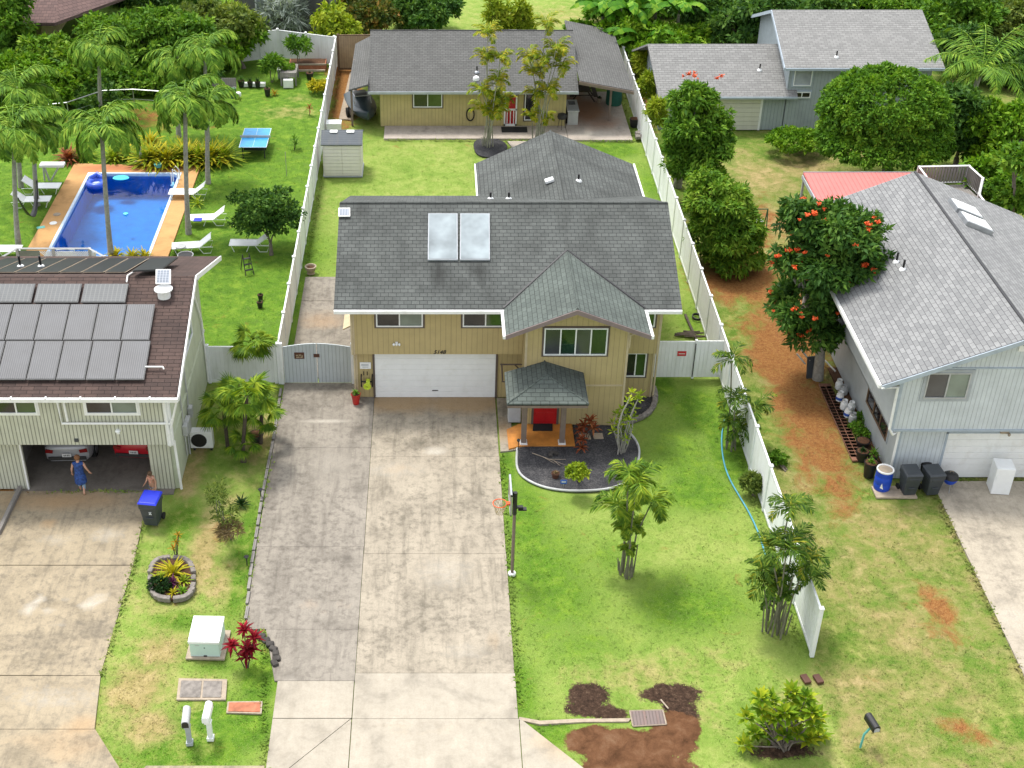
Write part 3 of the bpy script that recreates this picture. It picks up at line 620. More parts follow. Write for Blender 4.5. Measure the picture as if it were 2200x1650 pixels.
# front cinder bed: outline measured along its white edging
edge=[G(x,y) for x,y in ((1111,965),(1109,1000),(1116,1020),(1135,1035),(1165,1048),(1200,1055),(1240,1057),(1290,1055),(1325,1048),(1350,1035),(1366,1010),(1374,980),(1372,960),(1362,942),(1350,930))]
inner=[G(1334,916),G(1231,914),G(1230,949),G(1170,951)]
def smooth_poly(P,n=3):
    for _ in range(n):
        Q=[P[0]]
        for a,b in zip(P[:-1],P[1:]): Q+= [a*.75+b*.25,a*.25+b*.75]
        Q.append(P[-1]); P=Q
    return P
edge=smooth_poly(edge,2)
mb=MB(); mb.slab([(p.x,p.y,.04) for p in edge+inner],.1); struct('cinder_bed',mb,'cinder')
mb=MB(); e2=[Vector((p.x,p.y,.05)) for p in edge]; mb.tube(e2,.045,8)
tag(mb.build('edging','grey_light',smooth=True),'curved white concrete edging around the black cinder bed','edging')
mb=MB(); be=[G(x,y) for x,y in ((1342,911),(1365,905),(1392,892),(1406,872),(1408,850),(1403,835))]; mb.slab([(p.x,p.y,.03) for p in be]+[(8.75,45.4,.03),(7.3,45.4,.03)],.08); struct('side_bed',mb,'cinder')
mb=MB(); random.seed(3)
bs2=smooth_poly(be,2)
for a,b in zip(bs2[:-1],bs2[1:]):
    for k in range(2):
        c=a*(1-k/2)+b*(k/2); mb.cbox((c.x,c.y,.07),(.2,.16,.16),random.random()*3,rx=random.random()*.4)
tag(mb.build('edging','stone_grey',bevel=.02),'low brown stone edging curving round the right corner of the tan house','edging')

# pool
x0,x1,y0,y1=POOL
mb=MB(); 
zb=-1.3; ch=.0
mb.add([(x0,y0,zb),(x1,y0,zb),(x1,y1,zb),(x0,y1,zb),(x0,y0,.05),(x1,y0,.05),(x1,y1,.05),(x0,y1,.05)],[(0,1,2,3),(0,4,5,1),(1,5,6,2),(2,6,7,3),(3,7,4,0)])
pool=tag(mb.build('pool_basin','vinyl_pool'),kind='structure')
mb=MB(); mb.add([(x0,y0,-.08),(x1,y0,-.08),(x1,y1,-.08),(x0,y1,-.08)],[(0,1,2,3)]); struct('pool_water',mb,'pool_water')
mb=MB(); r=.12
for a in ((x0-r,x0+.02,y0-r,y1+r),(x1-.02,x1+r,y0-r,y1+r),(x0+.02,x1-.02,y0-r,y0+.02),(x0+.02,x1-.02,y1-.02,y1+r)): mb.box(*a,-.12,.075)
# rounded corner pieces of the coping
for cx,cy,a0 in ((x0,y1,math.pi/2),(x1,y1,0.)):
    sx=1 if cx==x0 else -1; rr=.55; pts=[(cx,cy,.072)]+[(cx+sx*rr-sx*rr*math.cos(t),cy-rr+rr*math.sin(t),.072) for t in [math.pi/2*k/6 for k in range(7)]]
    mb.slab(pts,.2)
struct('pool_rim',mb,'pool_rim')
conc('pool_deck',[rect(x0-1.15,x0-.12,56.6,68.6,.05),rect(x1+.12,x1+1.0,56.6,68.3,.05),rect(x0-.12,x1+.12,67.37,68.5,.05),rect(x0-.12,x1+.12,56.6,57.48,.05)],'pool_deck_mat',
 warm=[bl(280,362,3,.5,1.2),bl(200,368,1.5,.6,.8),bl(170,430,.4,2,.4)],light=[bl(130,480,.4,.3,.6)])

# ================================================================ HOUSE PIECES
def window(parent,o,u,n,wd,ht,panes,trim='white_paint',frame='white_clean',name='window',tw=.07,fw=.05,split=None,sill=False):
    """o lower-left corner on the wall face, u direction along the wall, n outward. A window is a frame with a pane child per sash."""
    o=Vector(o); u=Vector(u).normalized(); n=Vector(n).normalized(); z=Vector((0,0,1))
    mb=MB()
    if trim:
        for a,b,c,d in ((-tw,-tw,wd+2*tw,tw),(-tw,ht,wd+2*tw,tw),(-tw,0,tw,ht),(wd,0,tw,ht)): mb.obox(o+u*a+z*b-n*.02,u*c,z*d,n*.055,1)
    for a,b,c,d in ((0,0,wd,fw),(0,ht-fw,wd,fw),(0,fw,fw,ht-2*fw),(wd-fw,fw,fw,ht-2*fw)): mb.obox(o+u*a+z*b-n*.02,u*c,z*d,n*.08,0)
    k=len(panes); iw=(wd-2*fw)/k
    for i in range(1,k): mb.obox(o+u*(fw+iw*i-fw*.5)+z*fw-n*.02,u*fw,z*(ht-2*fw),n*.075,0)
    f=mb.build(name,[frame,trim or frame],parent)
    for i,p in enumerate(panes):
        g=MB(); g.obox(o+u*(fw+iw*i)+z*fw-n*.01,u*iw,z*(ht-2*fw),n*.03); g.build('pane',p,f)
    return f
def wallbox(parent,poly_xz,y0,y1,mat,name='wall'):
    mb=MB(); mb.slab([(x,y0,z) for x,z in poly_xz],y1-y0,0,(0,1,0)); return mb.build(name,mat,parent)
def pipe(parent,name,px,pts,r=.045,mat='white_paint'):
    mb=MB(); mb.tube(pts,r,8); return mb.build(name,mat,parent)
def vent(parent,p,h=.32,flash='white_clean',n=(0,0,1)):
    mb=MB(); p=Vector(p); mb.lathe(p,[(.045,-.08),(.045,h)],10); v=mb.build('vent_pipe','black_plastic',parent,smooth=True)
    m2=MB(); m2.lathe(p,[(.15,-.05),(.13,.02),(.06,.07)],12); m2.build('flashing',flash,v,smooth=True)

# ---------------------------------------------------------------- the tan two-storey house
H1=thing('two_storey_house','tan two storey house with dark shingle roof and white double garage door, in the middle','house',(2.7,45.4,0))
k=.406; EZ=4.7
zr=EZ+k*5.05
rx0,rx1=-3.87,9.42
mb=MB(); mb.slab([(rx0,44.4,EZ),(rx1,44.4,EZ),(rx1-.0,49.45,zr),(rx0,49.45,zr)],.12); mb.slab([(rx0,49.45,zr),(rx1,49.45,zr),(rx1-.25,54.55,EZ-.02),(rx0+.1,54.55,EZ-.02)],.12)
mb.tube([(rx0+.02,49.45,zr-.01),(rx1-.02,49.45,zr-.01)],.06,6)
roof=mb.build('roof','shingle_main',H1)
mb=MB(); # bay roof
ya,yv=42.5,44.42
mb.slab([(2.62,ya,EZ-.01),(5.2,ya,EZ+1.08),(5.2,47.15,EZ+1.08),(2.62,yv,EZ-.01)],.11); mb.slab([(5.2,ya,EZ+1.08),(7.98,ya,EZ-.01),(7.98,yv,EZ-.01),(5.2,47.15,EZ+1.08)],.11)
mb.tube([(5.2,ya+.02,EZ+1.075),(5.2,47.0,EZ+1.075)],.05,6)
mb.build('bay_roof','shingle_green',H1)
mb=MB(); # dark valley lines
for s in (-1,1): mb.obox((5.2,47.12,EZ+1.10),((2.58 if s<0 else 2.78)*s*1.0,-2.70,-1.075),(.045*s,.045,0),(0,0,.02))
mb.build('valley_flashing','dark_metal',H1)
mb=MB(); wz=EZ+.35
k2=(9.42-3.87)
body=MB(); body.slab([(-3.17,45.4,0),(-3.17,53.6,0),(-3.17,53.6,EZ+.2),(-3.17,49.45,zr-.12),(-3.17,45.4,EZ+.28)],11.9,0,(1,0,0))
body.build('wall','siding_tan',H1)
for a_ in ((-3.22,3.44,2.27),(7.32,8.78,2.30)): up=MB(); up.box(a_[0],a_[1],45.06,45.38,a_[2],EZ+.02); up.build('upper_wall','siding_tan',H1)
bay=MB(); bay.slab([(3.45,43.4,0),(7.32,43.4,0),(7.32,43.4,EZ-.02),(5.2,43.4,EZ+.92),(3.45,43.4,EZ+.06)],2.1,0,(0,1,0)); bay.build('bay_wall','siding_tan',H1)
for a in ((5.2,7.24,43.36,43.40,1.86,1.92),(3.41,3.5,43.37,43.41,0,4.6),(7.26,7.345,43.37,43.41,0,4.6),(-3.24,-3.16,45.03,45.07,2.27,EZ),(8.73,8.81,45.03,45.07,2.27,EZ),(-3.19,-3.11,45.36,45.405,0,2.27),(8.69,8.77,45.36,45.405,0,2.27)):
    tb=MB(); tb.box(*a); tb.build('wall_trim','tan_trim',H1)
fb=MB(); fb.slab([(2.60,42.49,EZ-.02),(5.2,42.49,EZ+1.07),(5.2,42.49,EZ+.88),(2.60,42.49,EZ-.2)],.04,0,(0,-1,0)); fb.slab([(5.2,42.49,EZ+1.07),(8.0,42.49,EZ-.02),(8.0,42.49,EZ-.2),(5.2,42.49,EZ+.88)],.04,0,(0,-1,0)); fb.build('fascia','mauve_trim',H1)
for q in (((rx0,2.63,44.28,44.39,-.16,-.02),(2.50,2.61,42.45,44.29,-.17,-.03)),((7.97,rx1,44.28,44.39,-.16,-.02),(7.99,8.1,42.45,44.29,-.17,-.03))):
    gb=MB()
    for a in q: gb.box(*a[:4],EZ+a[4],EZ+a[5])
    gb.build('gutter','white_paint',H1,bevel=.01)
sf=MB(); sf.box(rx0+.05,2.6,44.42,45.1,EZ-.2,EZ-.13); sf.box(8.0,rx1-.05,44.42,45.1,EZ-.2,EZ-.13); sf.build('soffit','tan_trim',H1)
# garage door
f=MB(); 
for a in ((-2.5,-2.42,0,2.14),(2.42,2.5,0,2.14),(-2.5,2.5,2.14,2.2)): f.box(a[0],a[1],45.33,45.40,a[2],a[3])
f.build('door_frame','brown_trim',H1)
d=MB()
for i in range(8): d.box(-2.42,2.42,45.36,45.39,.03+i*.264,.03+i*.264+.258)
d.box(-2.42,2.42,45.375,45.395,.02,2.14); gd=d.build('garage_door','white_clean',H1,bevel=.006)
hd=MB(); hd.box(-.12,.12,45.335,45.36,.35,.38); hd.build('handle','dark_metal',gd)
# windows
def wn(x0_,y0_,x1_,y1_,Y,panes,trim='brown_trim',parent=None,**kk):
    a=AY(x0_,y1_,Y); b=AY(x1_,y0_,Y); return window(parent or H1,a,(1,0,0),(0,-1,0),b.x-a.x,b.z-a.z,panes,trim,**kk)
window(H1,(-2.30,45.06,3.55),(1,0,0),(0,-1,0),1.82,.98,['glass_dark','glass_curtain'],'brown_trim')
window(H1,(1.07,45.06,3.55),(1,0,0),(0,-1,0),1.78,.98,['glass_dark','glass_green_reflect'],'brown_trim')
wn(1167,704,1307,762,43.4,['glass_grey','glass_deep','glass_grey','glass_deep'])
window(H1,(7.35,45.06,3.55),(1,0,0),(0,-1,0),1.2,1.0,['glass_dark','glass_green_reflect'],'brown_trim')
wn(1340,757,1390,808,45.4,['glass_dark','glass_green_reflect'])
# small fittings
mb=MB(); p=AY(852,737,45.02); mb.cbox(p,(.10,.06,.10)); 
for s in (-1,0,1): mb.lathe(p+Vector((s*.11,-.06,-.03)),[(.03,-.06),(.055,.0),(.03,.05)],8)
mb.build('floodlight','white_clean',H1)
def text(parent,s,loc,size,mat,rot=(R(90),0,0),shear=0,name='lettering',ext=.004,align='CENTER',sx=1):
    cu=bpy.data.curves.new(name,'FONT'); cu.body=s; cu.size=size; cu.extrude=ext; cu.align_x=align; cu.align_y='CENTER'; cu.shear=shear; cu.offset=.004 if size>.1 else 0
    t=bpy.data.objects.new(name,cu); col.objects.link(t)
    bpy.context.view_layer.update(); dg=bpy.context.evaluated_depsgraph_get(); me=bpy.data.meshes.new_from_object(t.evaluated_get(dg)); bpy.data.objects.remove(t)
    me.materials.clear(); me.materials.append(M[mat]); o=bpy.data.objects.new(name,me); col.objects.link(o); me.transform(Matrix.Scale(sx,4,(1,0,0)))
    org=Vector((0,0,0)); p=parent
    while p is not None: org+=p.location; p=p.parent
    o.location=Vector(loc)-org; o.rotation_euler=rot
    if parent is not None: o.parent=parent
    return o
text(H1,'5148',AY(944,757,45.05),.24,'black_plastic',shear=.3,name='house_number')
sg=MB(); p=AY(785,785,45.38); sg.box(p.x-.22,p.x+.22,45.36,45.38,p.z-.15,p.z+.15); sgo=sg.build('wall_sign','white_clean',H1)
for i,(dx,dz,w_) in enumerate(((-.06,.06,.20),(.08,.06,.10),(-.02,-.0,.30),(0,-.07,.24))):
    m_=MB(); m_.cbox((p.x+dx,45.357,p.z+dz),(w_,.004,.03)); m_.build('marking','grey_trim',sgo)
pipe(H1,'downspout',0,[(8.82,45.0,4.55),(8.86,45.2,4.4),(8.86,45.34,4.2),(8.83,45.34,.1)],.04,'tan_trim')
pipe(H1,'downspout',0,[(8.0,42.6,4.55),(7.6,43.2,4.35),(7.36,43.3,4.2),(7.36,43.36,3.6)],.03,'tan_trim')
pipe(H1,'downspout',0,[(-3.24,44.5,4.5),(-3.27,45.0,4.3),(-3.27,45.0,2.3),(-3.22,45.34,2.1),(-3.22,45.34,.1)],.04,'tan_trim')
mb=MB(); mb.tube([AY(1076,783,45.0),AY(1132,783,45.0)],.035,6); mb.tube([AY(1078,783,45.0),AY(1080,820,45.0)],.03,6); mb.tube([AY(1125,783,45.),AY(1105,783,45.),AY(1118,795,45.2)],.03,6); mb.tube([AY(1078,820,45.0),AY(1088,820,45.0)],.03,6); mb.tube([AY(1076,783,45.0),AY(1076,783,45.38)],.03,6)
mb.build('bracket','brown_trim',H1)
# roof kit
n=Vector((0,-k,1)).normalized()
def onroof(px,py,lift=0,p0=(0,44.4,EZ),kk=k): return PLN(px,py,Vector(p0)+Vector((0,0,lift)),(0,-kk,1))
def solar(parent,c4,t,mat,frame='alu',name='solar_panel',fw=.04):
    """c4: far-left, far-right, near-right, near-left on the panel's top face"""
    c=[Vector(p) for p in c4]; u=(c[1]-c[0]); v=(c[3]-c[0]); nn=v.cross(u).normalized(); 
    if nn.z<0: nn=-nn
    mb=MB(); mb.obox(c[0]-nn*t,u,v,nn*(t-.012)); o=mb.build(name,frame,parent)
    g=MB(); uu=u.normalized()*fw; vv=v.normalized()*fw; g.obox(c[0]+uu+vv-nn*.012,u-2*uu,v-2*vv,nn*.012); g.build('glass',mat,o)
    e=MB()
    for a,b,d in ((c[0],u,vv),(c[3]-vv,u,vv),(c[0],uu,v),(c[1]-uu,uu,v)): pass
    return o
for (xa,xb) in ((919,983),(988,1052)):
    c=[onroof(xa+1,458,.12),onroof(xb,458,.12),onroof(xb+1,557,.12),onroof(xa,557,.12)]
    solar(H1,c,.1,'solar_heater',frame='grey_trim',name='solar_water_heater')
mb=MB(); c=[onroof(727,446,.14),onroof(752,446,.14),onroof(753,464,.14),onroof(727,464,.14)]; solar(H1,c,.05,'solar_small',frame='white_clean',name='solar_fan')
for px,py in ((1054,427),(1093,427)): vent(H1,PLN(px,py,(0,49.45,zr),(0,k,1)),.3)
# rear wing
kb=.40; xr=5.35; zw=EZ+1.35
mb=MB(); mb.slab([(1.95,51.5,EZ-.05),(xr,50.4,zw),(xr,58.7,zw),(1.85,58.1,EZ-.05)],.12); mb.slab([(xr,50.4,zw),(9.25,51.5,EZ-.05),(9.2,58.1,EZ-.05),(xr,58.7,zw)],.12)
mb.tube([(xr,50.5,zw),(xr,58.7,zw)],.05,6); mb.build('rear_roof','shingle_main',H1)
mb=MB(); mb.slab([(2.3,53.4,0),(8.8,53.4,0),(8.8,53.4,EZ-.1),(xr,53.4,zw-.15),(2.3,53.4,EZ-.1)],4.2,0,(0,1,0)); mb.build('rear_wall','siding_tan',H1)
for xa_,xb_ in ((1.83,1.9),(9.24,9.32)): mb=MB(); mb.box(xa_,xb_,52,58.1,EZ-.2,EZ-.04); mb.build('gutter','white_paint',H1)
def onplaneX(px,py,p0,kx): return PLN(px,py,p0,(-kx,0,1))
vent(H1,onplaneX(1243,388,(9.25,0,EZ),-(zw-EZ)/(9.25-xr)),.3)
mb=MB(); p=onplaneX(1180,392,(1.95,0,EZ),(zw-EZ)/(xr-1.95)); mb.cbox(p+Vector((0,0,.1)),(.38,.3,.14),.1,ry=-.3); mb.build('roof_vent','white_clean',H1,bevel=.03)
# porch
pe=2.47
ay,by=41.25,43.42; pxl,pxr=2.66,5.7; 
mb=MB(); hx=(pxl+pxr)/2; hz=pe+.52; hy=42.45
mb.slab([(pxl,ay,pe),(pxr,ay,pe),(hx,hy,hz)],.09); mb.slab([(pxl,ay,pe),(hx,hy,hz),(hx,by,hz),(pxl,by,pe)],.09); mb.slab([(pxr,ay,pe),(pxr,by,pe),(hx,by,hz),(hx,hy,hz)],.09)
for e in ((pxl,ay,pe),(pxr,ay,pe)): mb.tube([Vector(e)+Vector((0,0,.0)),(hx,hy,hz)],.035,6)
mb.tube([(hx,hy,hz),(hx,by,hz)],.04,6)
pr=mb.build('porch_roof','shingle_green',H1)
mb=MB(); mb.box(pxl+.02,pxr-.02,ay+.0,ay+.06,pe-.2,pe-.06); mb.box(pxl+.02,pxl+.08,ay+.06,by-.03,pe-.2,pe-.06); mb.box(pxr-.08,pxr-.02,ay+.06,by-.05,pe-.2,pe-.06); mb.build('porch_beam','taupe_post',H1)
for x in (3.40,4.88):
    mb=MB(); mb.box(x-.1,x+.1,41.98,42.18,.1,pe-.1); pp=mb.build('post','taupe_post',H1,bevel=.01)
    mb=MB(); mb.box(x-.14,x+.14,41.94,42.22,.08,.16); mb.build('post_base','white_paint',pp)
mb=MB(); mb.slab([(2.82,41.7,.09),(3.35,41.92,.09),(5.38,41.92,.09),(5.38,43.38,.09),(3.3,43.38,.09),(2.8,43.0,.09)],.15); mb.build('porch_floor','orange_tile',H1)
mb=MB(); 
for a in ((3.77,3.85,.1,2.2),(4.76,4.84,.1,2.2),(3.85,4.76,2.12,2.2)): mb.box(a[0],a[1],43.33,43.40,a[2],a[3])
mb.build('door_frame','brown_trim',H1)
mb=MB(); mb.box(3.85,4.76,43.355,43.395,.1,2.12)
for z in (.25,.75,1.25,1.7):
    for x in (3.95,4.34): mb.box(x,x+.32,43.345,43.36,z,z+(.4 if z<1.6 else .3))
dd=mb.build('front_door','red_door',H1,bevel=.008); mb=MB(); mb.lathe((4.68,43.32,1.05),[(.03,-.03),(.035,0),(.03,.03)],8); mb.build('handle','alu',dd)
mb=MB(); mb.slab([G(1144,926,.1)+Vector((0,0,.02)),G(1187,926,.1)+Vector((0,0,.02)),G(1187,910,.1)+Vector((0,0,.02)),G(1146,910,.1)+Vector((0,0,.02))],.018); tag(mb.build('doormat','doormat',bevel=.004),'black doormat lying on the orange porch floor at the red front door','doormat')
t=thing('utility_cabinet','grey upright cabinet standing left of the porch posts by the tan wall','cabinet',(3.13,43.75,0.03))
mb=MB(); mb.box(2.87,3.38,43.5,44.0,.06,1.25); mb.build('body','grey_light',t,bevel=.02); mb=MB(); mb.box(2.9,3.35,43.48,43.498,.15,.8); mb.build('door','grey_trim',t)
mb=MB(); mb.box(2.85,3.4,43.47,44.0,1.252,1.30); mb.build('lid','white_paint',t,bevel=.01)

# ---------------------------------------------------------------- the cottage behind
H2=thing('cottage','single storey tan cottage with grey shingle roof behind the back lawn','house',(2.2,74,0))
ce=2.42; cz=4.35; 
mb=MB(); mb.slab([(-3.85,73.35,ce),(8.2,73.35,ce),(8.2,78.2,cz),(-3.85,78.2,cz)],.12); mb.slab([(-3.85,78.2,cz),(8.2,78.2,cz),(8.2,83,ce),(-3.85,83,ce)],.12); mb.tube([(-3.85,78.2,cz),(8.2,78.2,cz)],.05,6); mb.build('roof','shingle_cottage',H2)
mb=MB(); mb.slab([(-3.2,74.05,0),(-3.2,82.4,0),(-3.2,82.4,ce+.1),(-3.2,78.2,cz-.15),(-3.2,74.05,ce+.1)],10.8,0,(1,0,0)); mb.build('wall','siding_tan_cottage',H2)
mb=MB(); mb.slab([(8.22,73.2,3.1),(8.22,84,3.1),(11.35,84,2.45),(11.35,73.35,2.45)],.14); co_=mb.build('carport_roof','shingle_cottage',H2)
mb=MB(); mb.slab([(8.16,73.18,3.08),(11.35,73.3,2.42),(11.35,73.3,2.25),(8.16,73.18,2.9)],.05,0,(0,-1,0)); mb.build('fascia','taupe_post',H2)
mb=MB(); mb.slab([(-3.83,73.3,3.15 if False else 2.85),(-3.83,82,2.85),(-5.0,82,2.25),(-5.0,74.0,2.25)],.1); mb.build('side_roof','shingle_cottage',H2)
for x,y in ((10.25,74.75),(-4.85,74.2),(-4.9,79)):
    mb=MB(); mb.box(x-.06,x+.06,y-.06,y+.06,0,2.3); mb.build('post','taupe_post',H2)
mb=MB(); mb.box(-3.85,8.2,73.28,73.36,ce-.17,ce-.02); mb.build('gutter','grey_trim',H2)
mb=MB(); p=onroof(1023,170,0,(0,73.35,ce),.398); mb.lathe(p,[(.2,-.05),(.17,.12),(.05,.2)],12); mb.build('roof_vent','white_clean',H2,smooth=True); vent(H2,p+Vector((.05,.5,.25)),.35,'alu')
wn(888,198,950,230,74.05,['glass_dark','glass_green_reflect'],parent=H2); wn(1126,200,1150,258,74.05,['glass_dark'],parent=H2)
mb=MB()
a=AY(1082,270,73.99); b=AY(1112,202,73.99)
for q in ((a.x,a.x+.09,a.z,b.z),(b.x-.09,b.x,a.z,b.z),(a.x,b.x,b.z-.1,b.z),(a.x,b.x,a.z,a.z+.12),(a.x,b.x,a.z+.95,a.z+1.05)): mb.box(q[0],q[1],73.95,74.0,q[2],q[3])
for i in (1,2,3): x=a.x+(b.x-a.x)*i/4; mb.box(x-.025,x+.025,73.955,73.99,a.z+.1,a.z+.95)
dd=mb.build('screen_door','white_clean',H2)
mb=MB(); mb.box(a.x,b.x,74.0,74.04,a.z,b.z); mb.build('door_panel','red_door',dd)
mb=MB(); c=G(1105,281); mb.box(c.x-.75,c.x+.75,c.y-.4,c.y+.4,.062,.085); tag(mb.build('doormat','doormat'),'long black doormat in front of the cottage screen door','doormat')
mb=MB()
for px in (1040,1140): p=PLN(px,68,(0,78.2,cz),(0,.4,1)); 
for px in (928,1102): p=AY(px,68,78.6); mb.cbox(p,(.45,.3,.15))
mb.build('ridge_vent','white_clean',H2)

# ---------------------------------------------------------------- left neighbour: cream house with solar panels
H3=thing('cream_house','cream board sided house with brown roof covered in solar panels, on the left','house',(-14,39.3,0))
e3=(38.62,4.52); r3=(43.95,6.38); b3=(49.5,4.3); X3=-8.95; XL=-26
k3=(r3[1]-e3[1])/(r3[0]-e3[0]); kb3=(r3[1]-b3[1])/(b3[0]-r3[0])
mb=MB(); mb.slab([(XL,e3[0],e3[1]),(X3,e3[0],e3[1]),(X3,r3[0],r3[1]),(XL,r3[0],r3[1])],.12); mb.slab([(XL,r3[0],r3[1]),(X3,r3[0],r3[1]),(X3,b3[0],b3[1]),(XL,b3[0],b3[1])],.12); mb.build('roof','shingle_brown',H3)
mb=MB(); mb.slab([(X3+.03,e3[0],e3[1]+.02),(X3+.03,r3[0],r3[1]+.02),(X3+.03,r3[0],r3[1]-.18),(X3+.03,e3[0],e3[1]-.18)],.05,0,(1,0,0)); mb.slab([(X3+.03,r3[0],r3[1]+.02),(X3+.03,b3[0],b3[1]+.02),(X3+.03,b3[0],b3[1]-.18),(X3+.03,r3[0],r3[1]-.18)],.05,0,(1,0,0)); mb.build('fascia','white_paint',H3)
mb=MB(); mb.box(XL,X3+.05,e3[0]-.12,e3[0]-.01,e3[1]-.16,e3[1]-.02)
for x in np.arange(-15.9,-9.,1.2): mb.box(x,x+.05,e3[0]-.13,e3[0]+.02,e3[1]-.03,e3[1]+.015)
mb.build('gutter','white_paint',H3)
def z3(y): return (e3[1]+k3*(y-e3[0]) if y<r3[0] else r3[1]-kb3*(y-r3[0]))-.13
xw=-9.42
mb=MB(); # side + upper body (hollow garage below): side wall slab
mb.slab([(xw,39.35,0),(xw,46.85,0),(xw,46.85,z3(46.85)),(xw,r3[0],z3(r3[0])),(xw,39.35,z3(39.35))],.15,0,(-1,0,0)); mb.slab([(xw+.05,38.84,2.33),(xw+.05,39.4,2.33),(xw+.05,39.4,z3(39.4)),(xw+.05,38.84,z3(38.84))],.15,0,(-1,0,0))
mb.box(XL,xw-.15,46.7,46.85,0,z3(46.85)); mb.build('side_wall','siding_cream_flat',H3)
mb=MB(); mb.box(XL,xw-.1,38.84,38.96,2.33,4.45); mb.build('upper_wall','siding_cream',H3)
mb=MB(); mb.box(XL,-14.95,39.3,39.42,0,2.32); mb.box(-10.38,xw-.15,39.3,39.42,0,2.32); mb.box(-14.95,-10.38,39.3,39.42,2.06,2.32); mb.build('lower_wall','siding_cream',H3)
mb=MB(); mb.box(XL,xw-.15,38.97,46.7,2.325,2.45); mb.build('ceiling','wood_pale',H3)
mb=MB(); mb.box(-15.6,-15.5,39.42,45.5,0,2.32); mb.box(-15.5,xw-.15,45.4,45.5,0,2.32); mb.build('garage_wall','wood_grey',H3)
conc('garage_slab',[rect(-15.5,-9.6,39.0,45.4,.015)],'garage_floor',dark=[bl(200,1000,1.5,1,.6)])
mb=MB(); mb.box(-15.0,-14.94,39.24,39.3,0,2.06); mb.box(-15.0,-10.36,39.25,39.3,2.06,2.1); mb.build('door_frame','white_paint',H3)
# trim boards and pipes
mb=MB(); mb.box(xw-.1,xw+.12,38.79,38.98,2.33,z3(38.9)); mb.build('corner_trim','white_paint',H3)
def P3(px,py): return AY(px,py,38.75)
pipe(H3,'drain_pipe',0,[P3(122,860),P3(133,910),P3(365,910),P3(371,900)],.045)
pipe(H3,'drain_pipe',0,[P3(136,862),P3(145,905)],.045)
pipe(H3,'downspout',0,[P3(352,862),P3(366,952),AY(366,957,38.75),AY(374,948,39.2),AY(390,1050,39.2)],.05)
for xa,ya,xb,yb,pn in ((186,858,298,888,['glass_dark','glass_curtain']),(-8,858,82,888,['glass_dark','glass_green_reflect'])):
    a=AY(xa,yb,38.84); b=AY(xb,yb,38.84); window(H3,a,(1,0,0),(0,-1,0),b.x-a.x,.70,pn,'white_paint')
mb=MB(); p=AY(253,926,38.8); mb.lathe(p,[(.08,-.05),(.1,0),(.06,.06)],12); mb.cbox(p+Vector((0,.02,-.06)),(.1,.04,.16)); mb.build('wall_lamp','white_clean',H3)
mb=MB(); p=AY(164,946,38.8); mb.cbox(p,(.14,.05,.12)); mb.build('wall_light','grey_plastic',H3)
# side window (on the gable wall), meters and conduits
a=AX(414,712,xw); b=AX(440,640,xw)
window(H3,(xw,42.6,3.55),(0,1,0),(1,0,0),1.9,1.25,['glass_grey','glass_curtain'],'white_paint')
mb=MB()
for y,z,s in ((41.0,1.5,.32),(41.5,1.35,.42),(42.2,1.5,.3)): mb.cbox((xw+.1,y,z),(.18,s,s*1.4))
mb.build('meter_box','grey_light',H3,bevel=.02)
pipe(H3,'conduit',0,[(xw+.05,41.0,.3),(xw+.05,41.0,3.4),(xw+.05,40.2,4.6)],.03,'grey_light')
pipe(H3,'conduit',0,[(xw+.05,41.5,0),(xw+.05,41.5,1.2)],.035,'grey_light')
pipe(H3,'conduit',0,[(xw+.05,42.2,1.7),(xw+.05,42.2,4.2)],.03,'grey_light')
pipe(H3,'downspout',0,[(X3+.0,38.6,4.4),(xw+.1,38.75,3.1)],.04)
pipe(H3,'downspout',0,[(X3+.0,44.6,5.9),(xw+.06,45.2,5.2),(xw+.06,46.4,3.0),(xw+.06,46.4,.1)],.04)
mb=MB(); mb.box(xw+.0,xw+.06,39.4,46.85,2.3,2.36); mb.build('belt_trim','siding_cream_flat',H3)
# solar panels
on3=lambda px,py: PLN(px,py,(0,e3[0],e3[1]+.16),(0,-k3,1))
cT=on3(333,653); cM=on3(322,731); cB=on3(308,815); 
yT,yM,yB=cT.y,cM.y,cB.y; zf=lambda y,l=.16: e3[1]+l+k3*(y-e3[0])
xe=cT.x; wpan=(on3(333,653)-on3(272,653)).x
def pan(xa,xb,ya_,yb_,mat,kk=.16,fr='curtain_dark'):
    return solar(H3,[(xa,yb_,zf(yb_,kk)),(xb,yb_,zf(yb_,kk)),(xb,ya_,zf(ya_,kk)),(xa,ya_,zf(ya_,kk))],.05,mat,frame=fr,fw=.03)
for i in range(6): pan(xe-(i+1)*wpan+.035,xe-i*wpan,yM+.02,yT,'solar_cells')
xe2=cB.x+.02
for i in range(6): pan(xe2-(i+1)*wpan+.035,xe2-i*wpan,yB,yM-.02,'solar_cells')
t1=on3(276,609); t2=on3(273,650); xe3=t1.x; w3=(on3(276,609)-on3(176,609)).x
for i in range(3): pan(xe3-(i+1)*w3+.10,xe3-i*w3,t2.y+.02,t1.y,'solar_cells_wide')
pipe(H3,'roof_pipe',0,[on3(312,788),on3(350,788),on3(352,793)],.03)
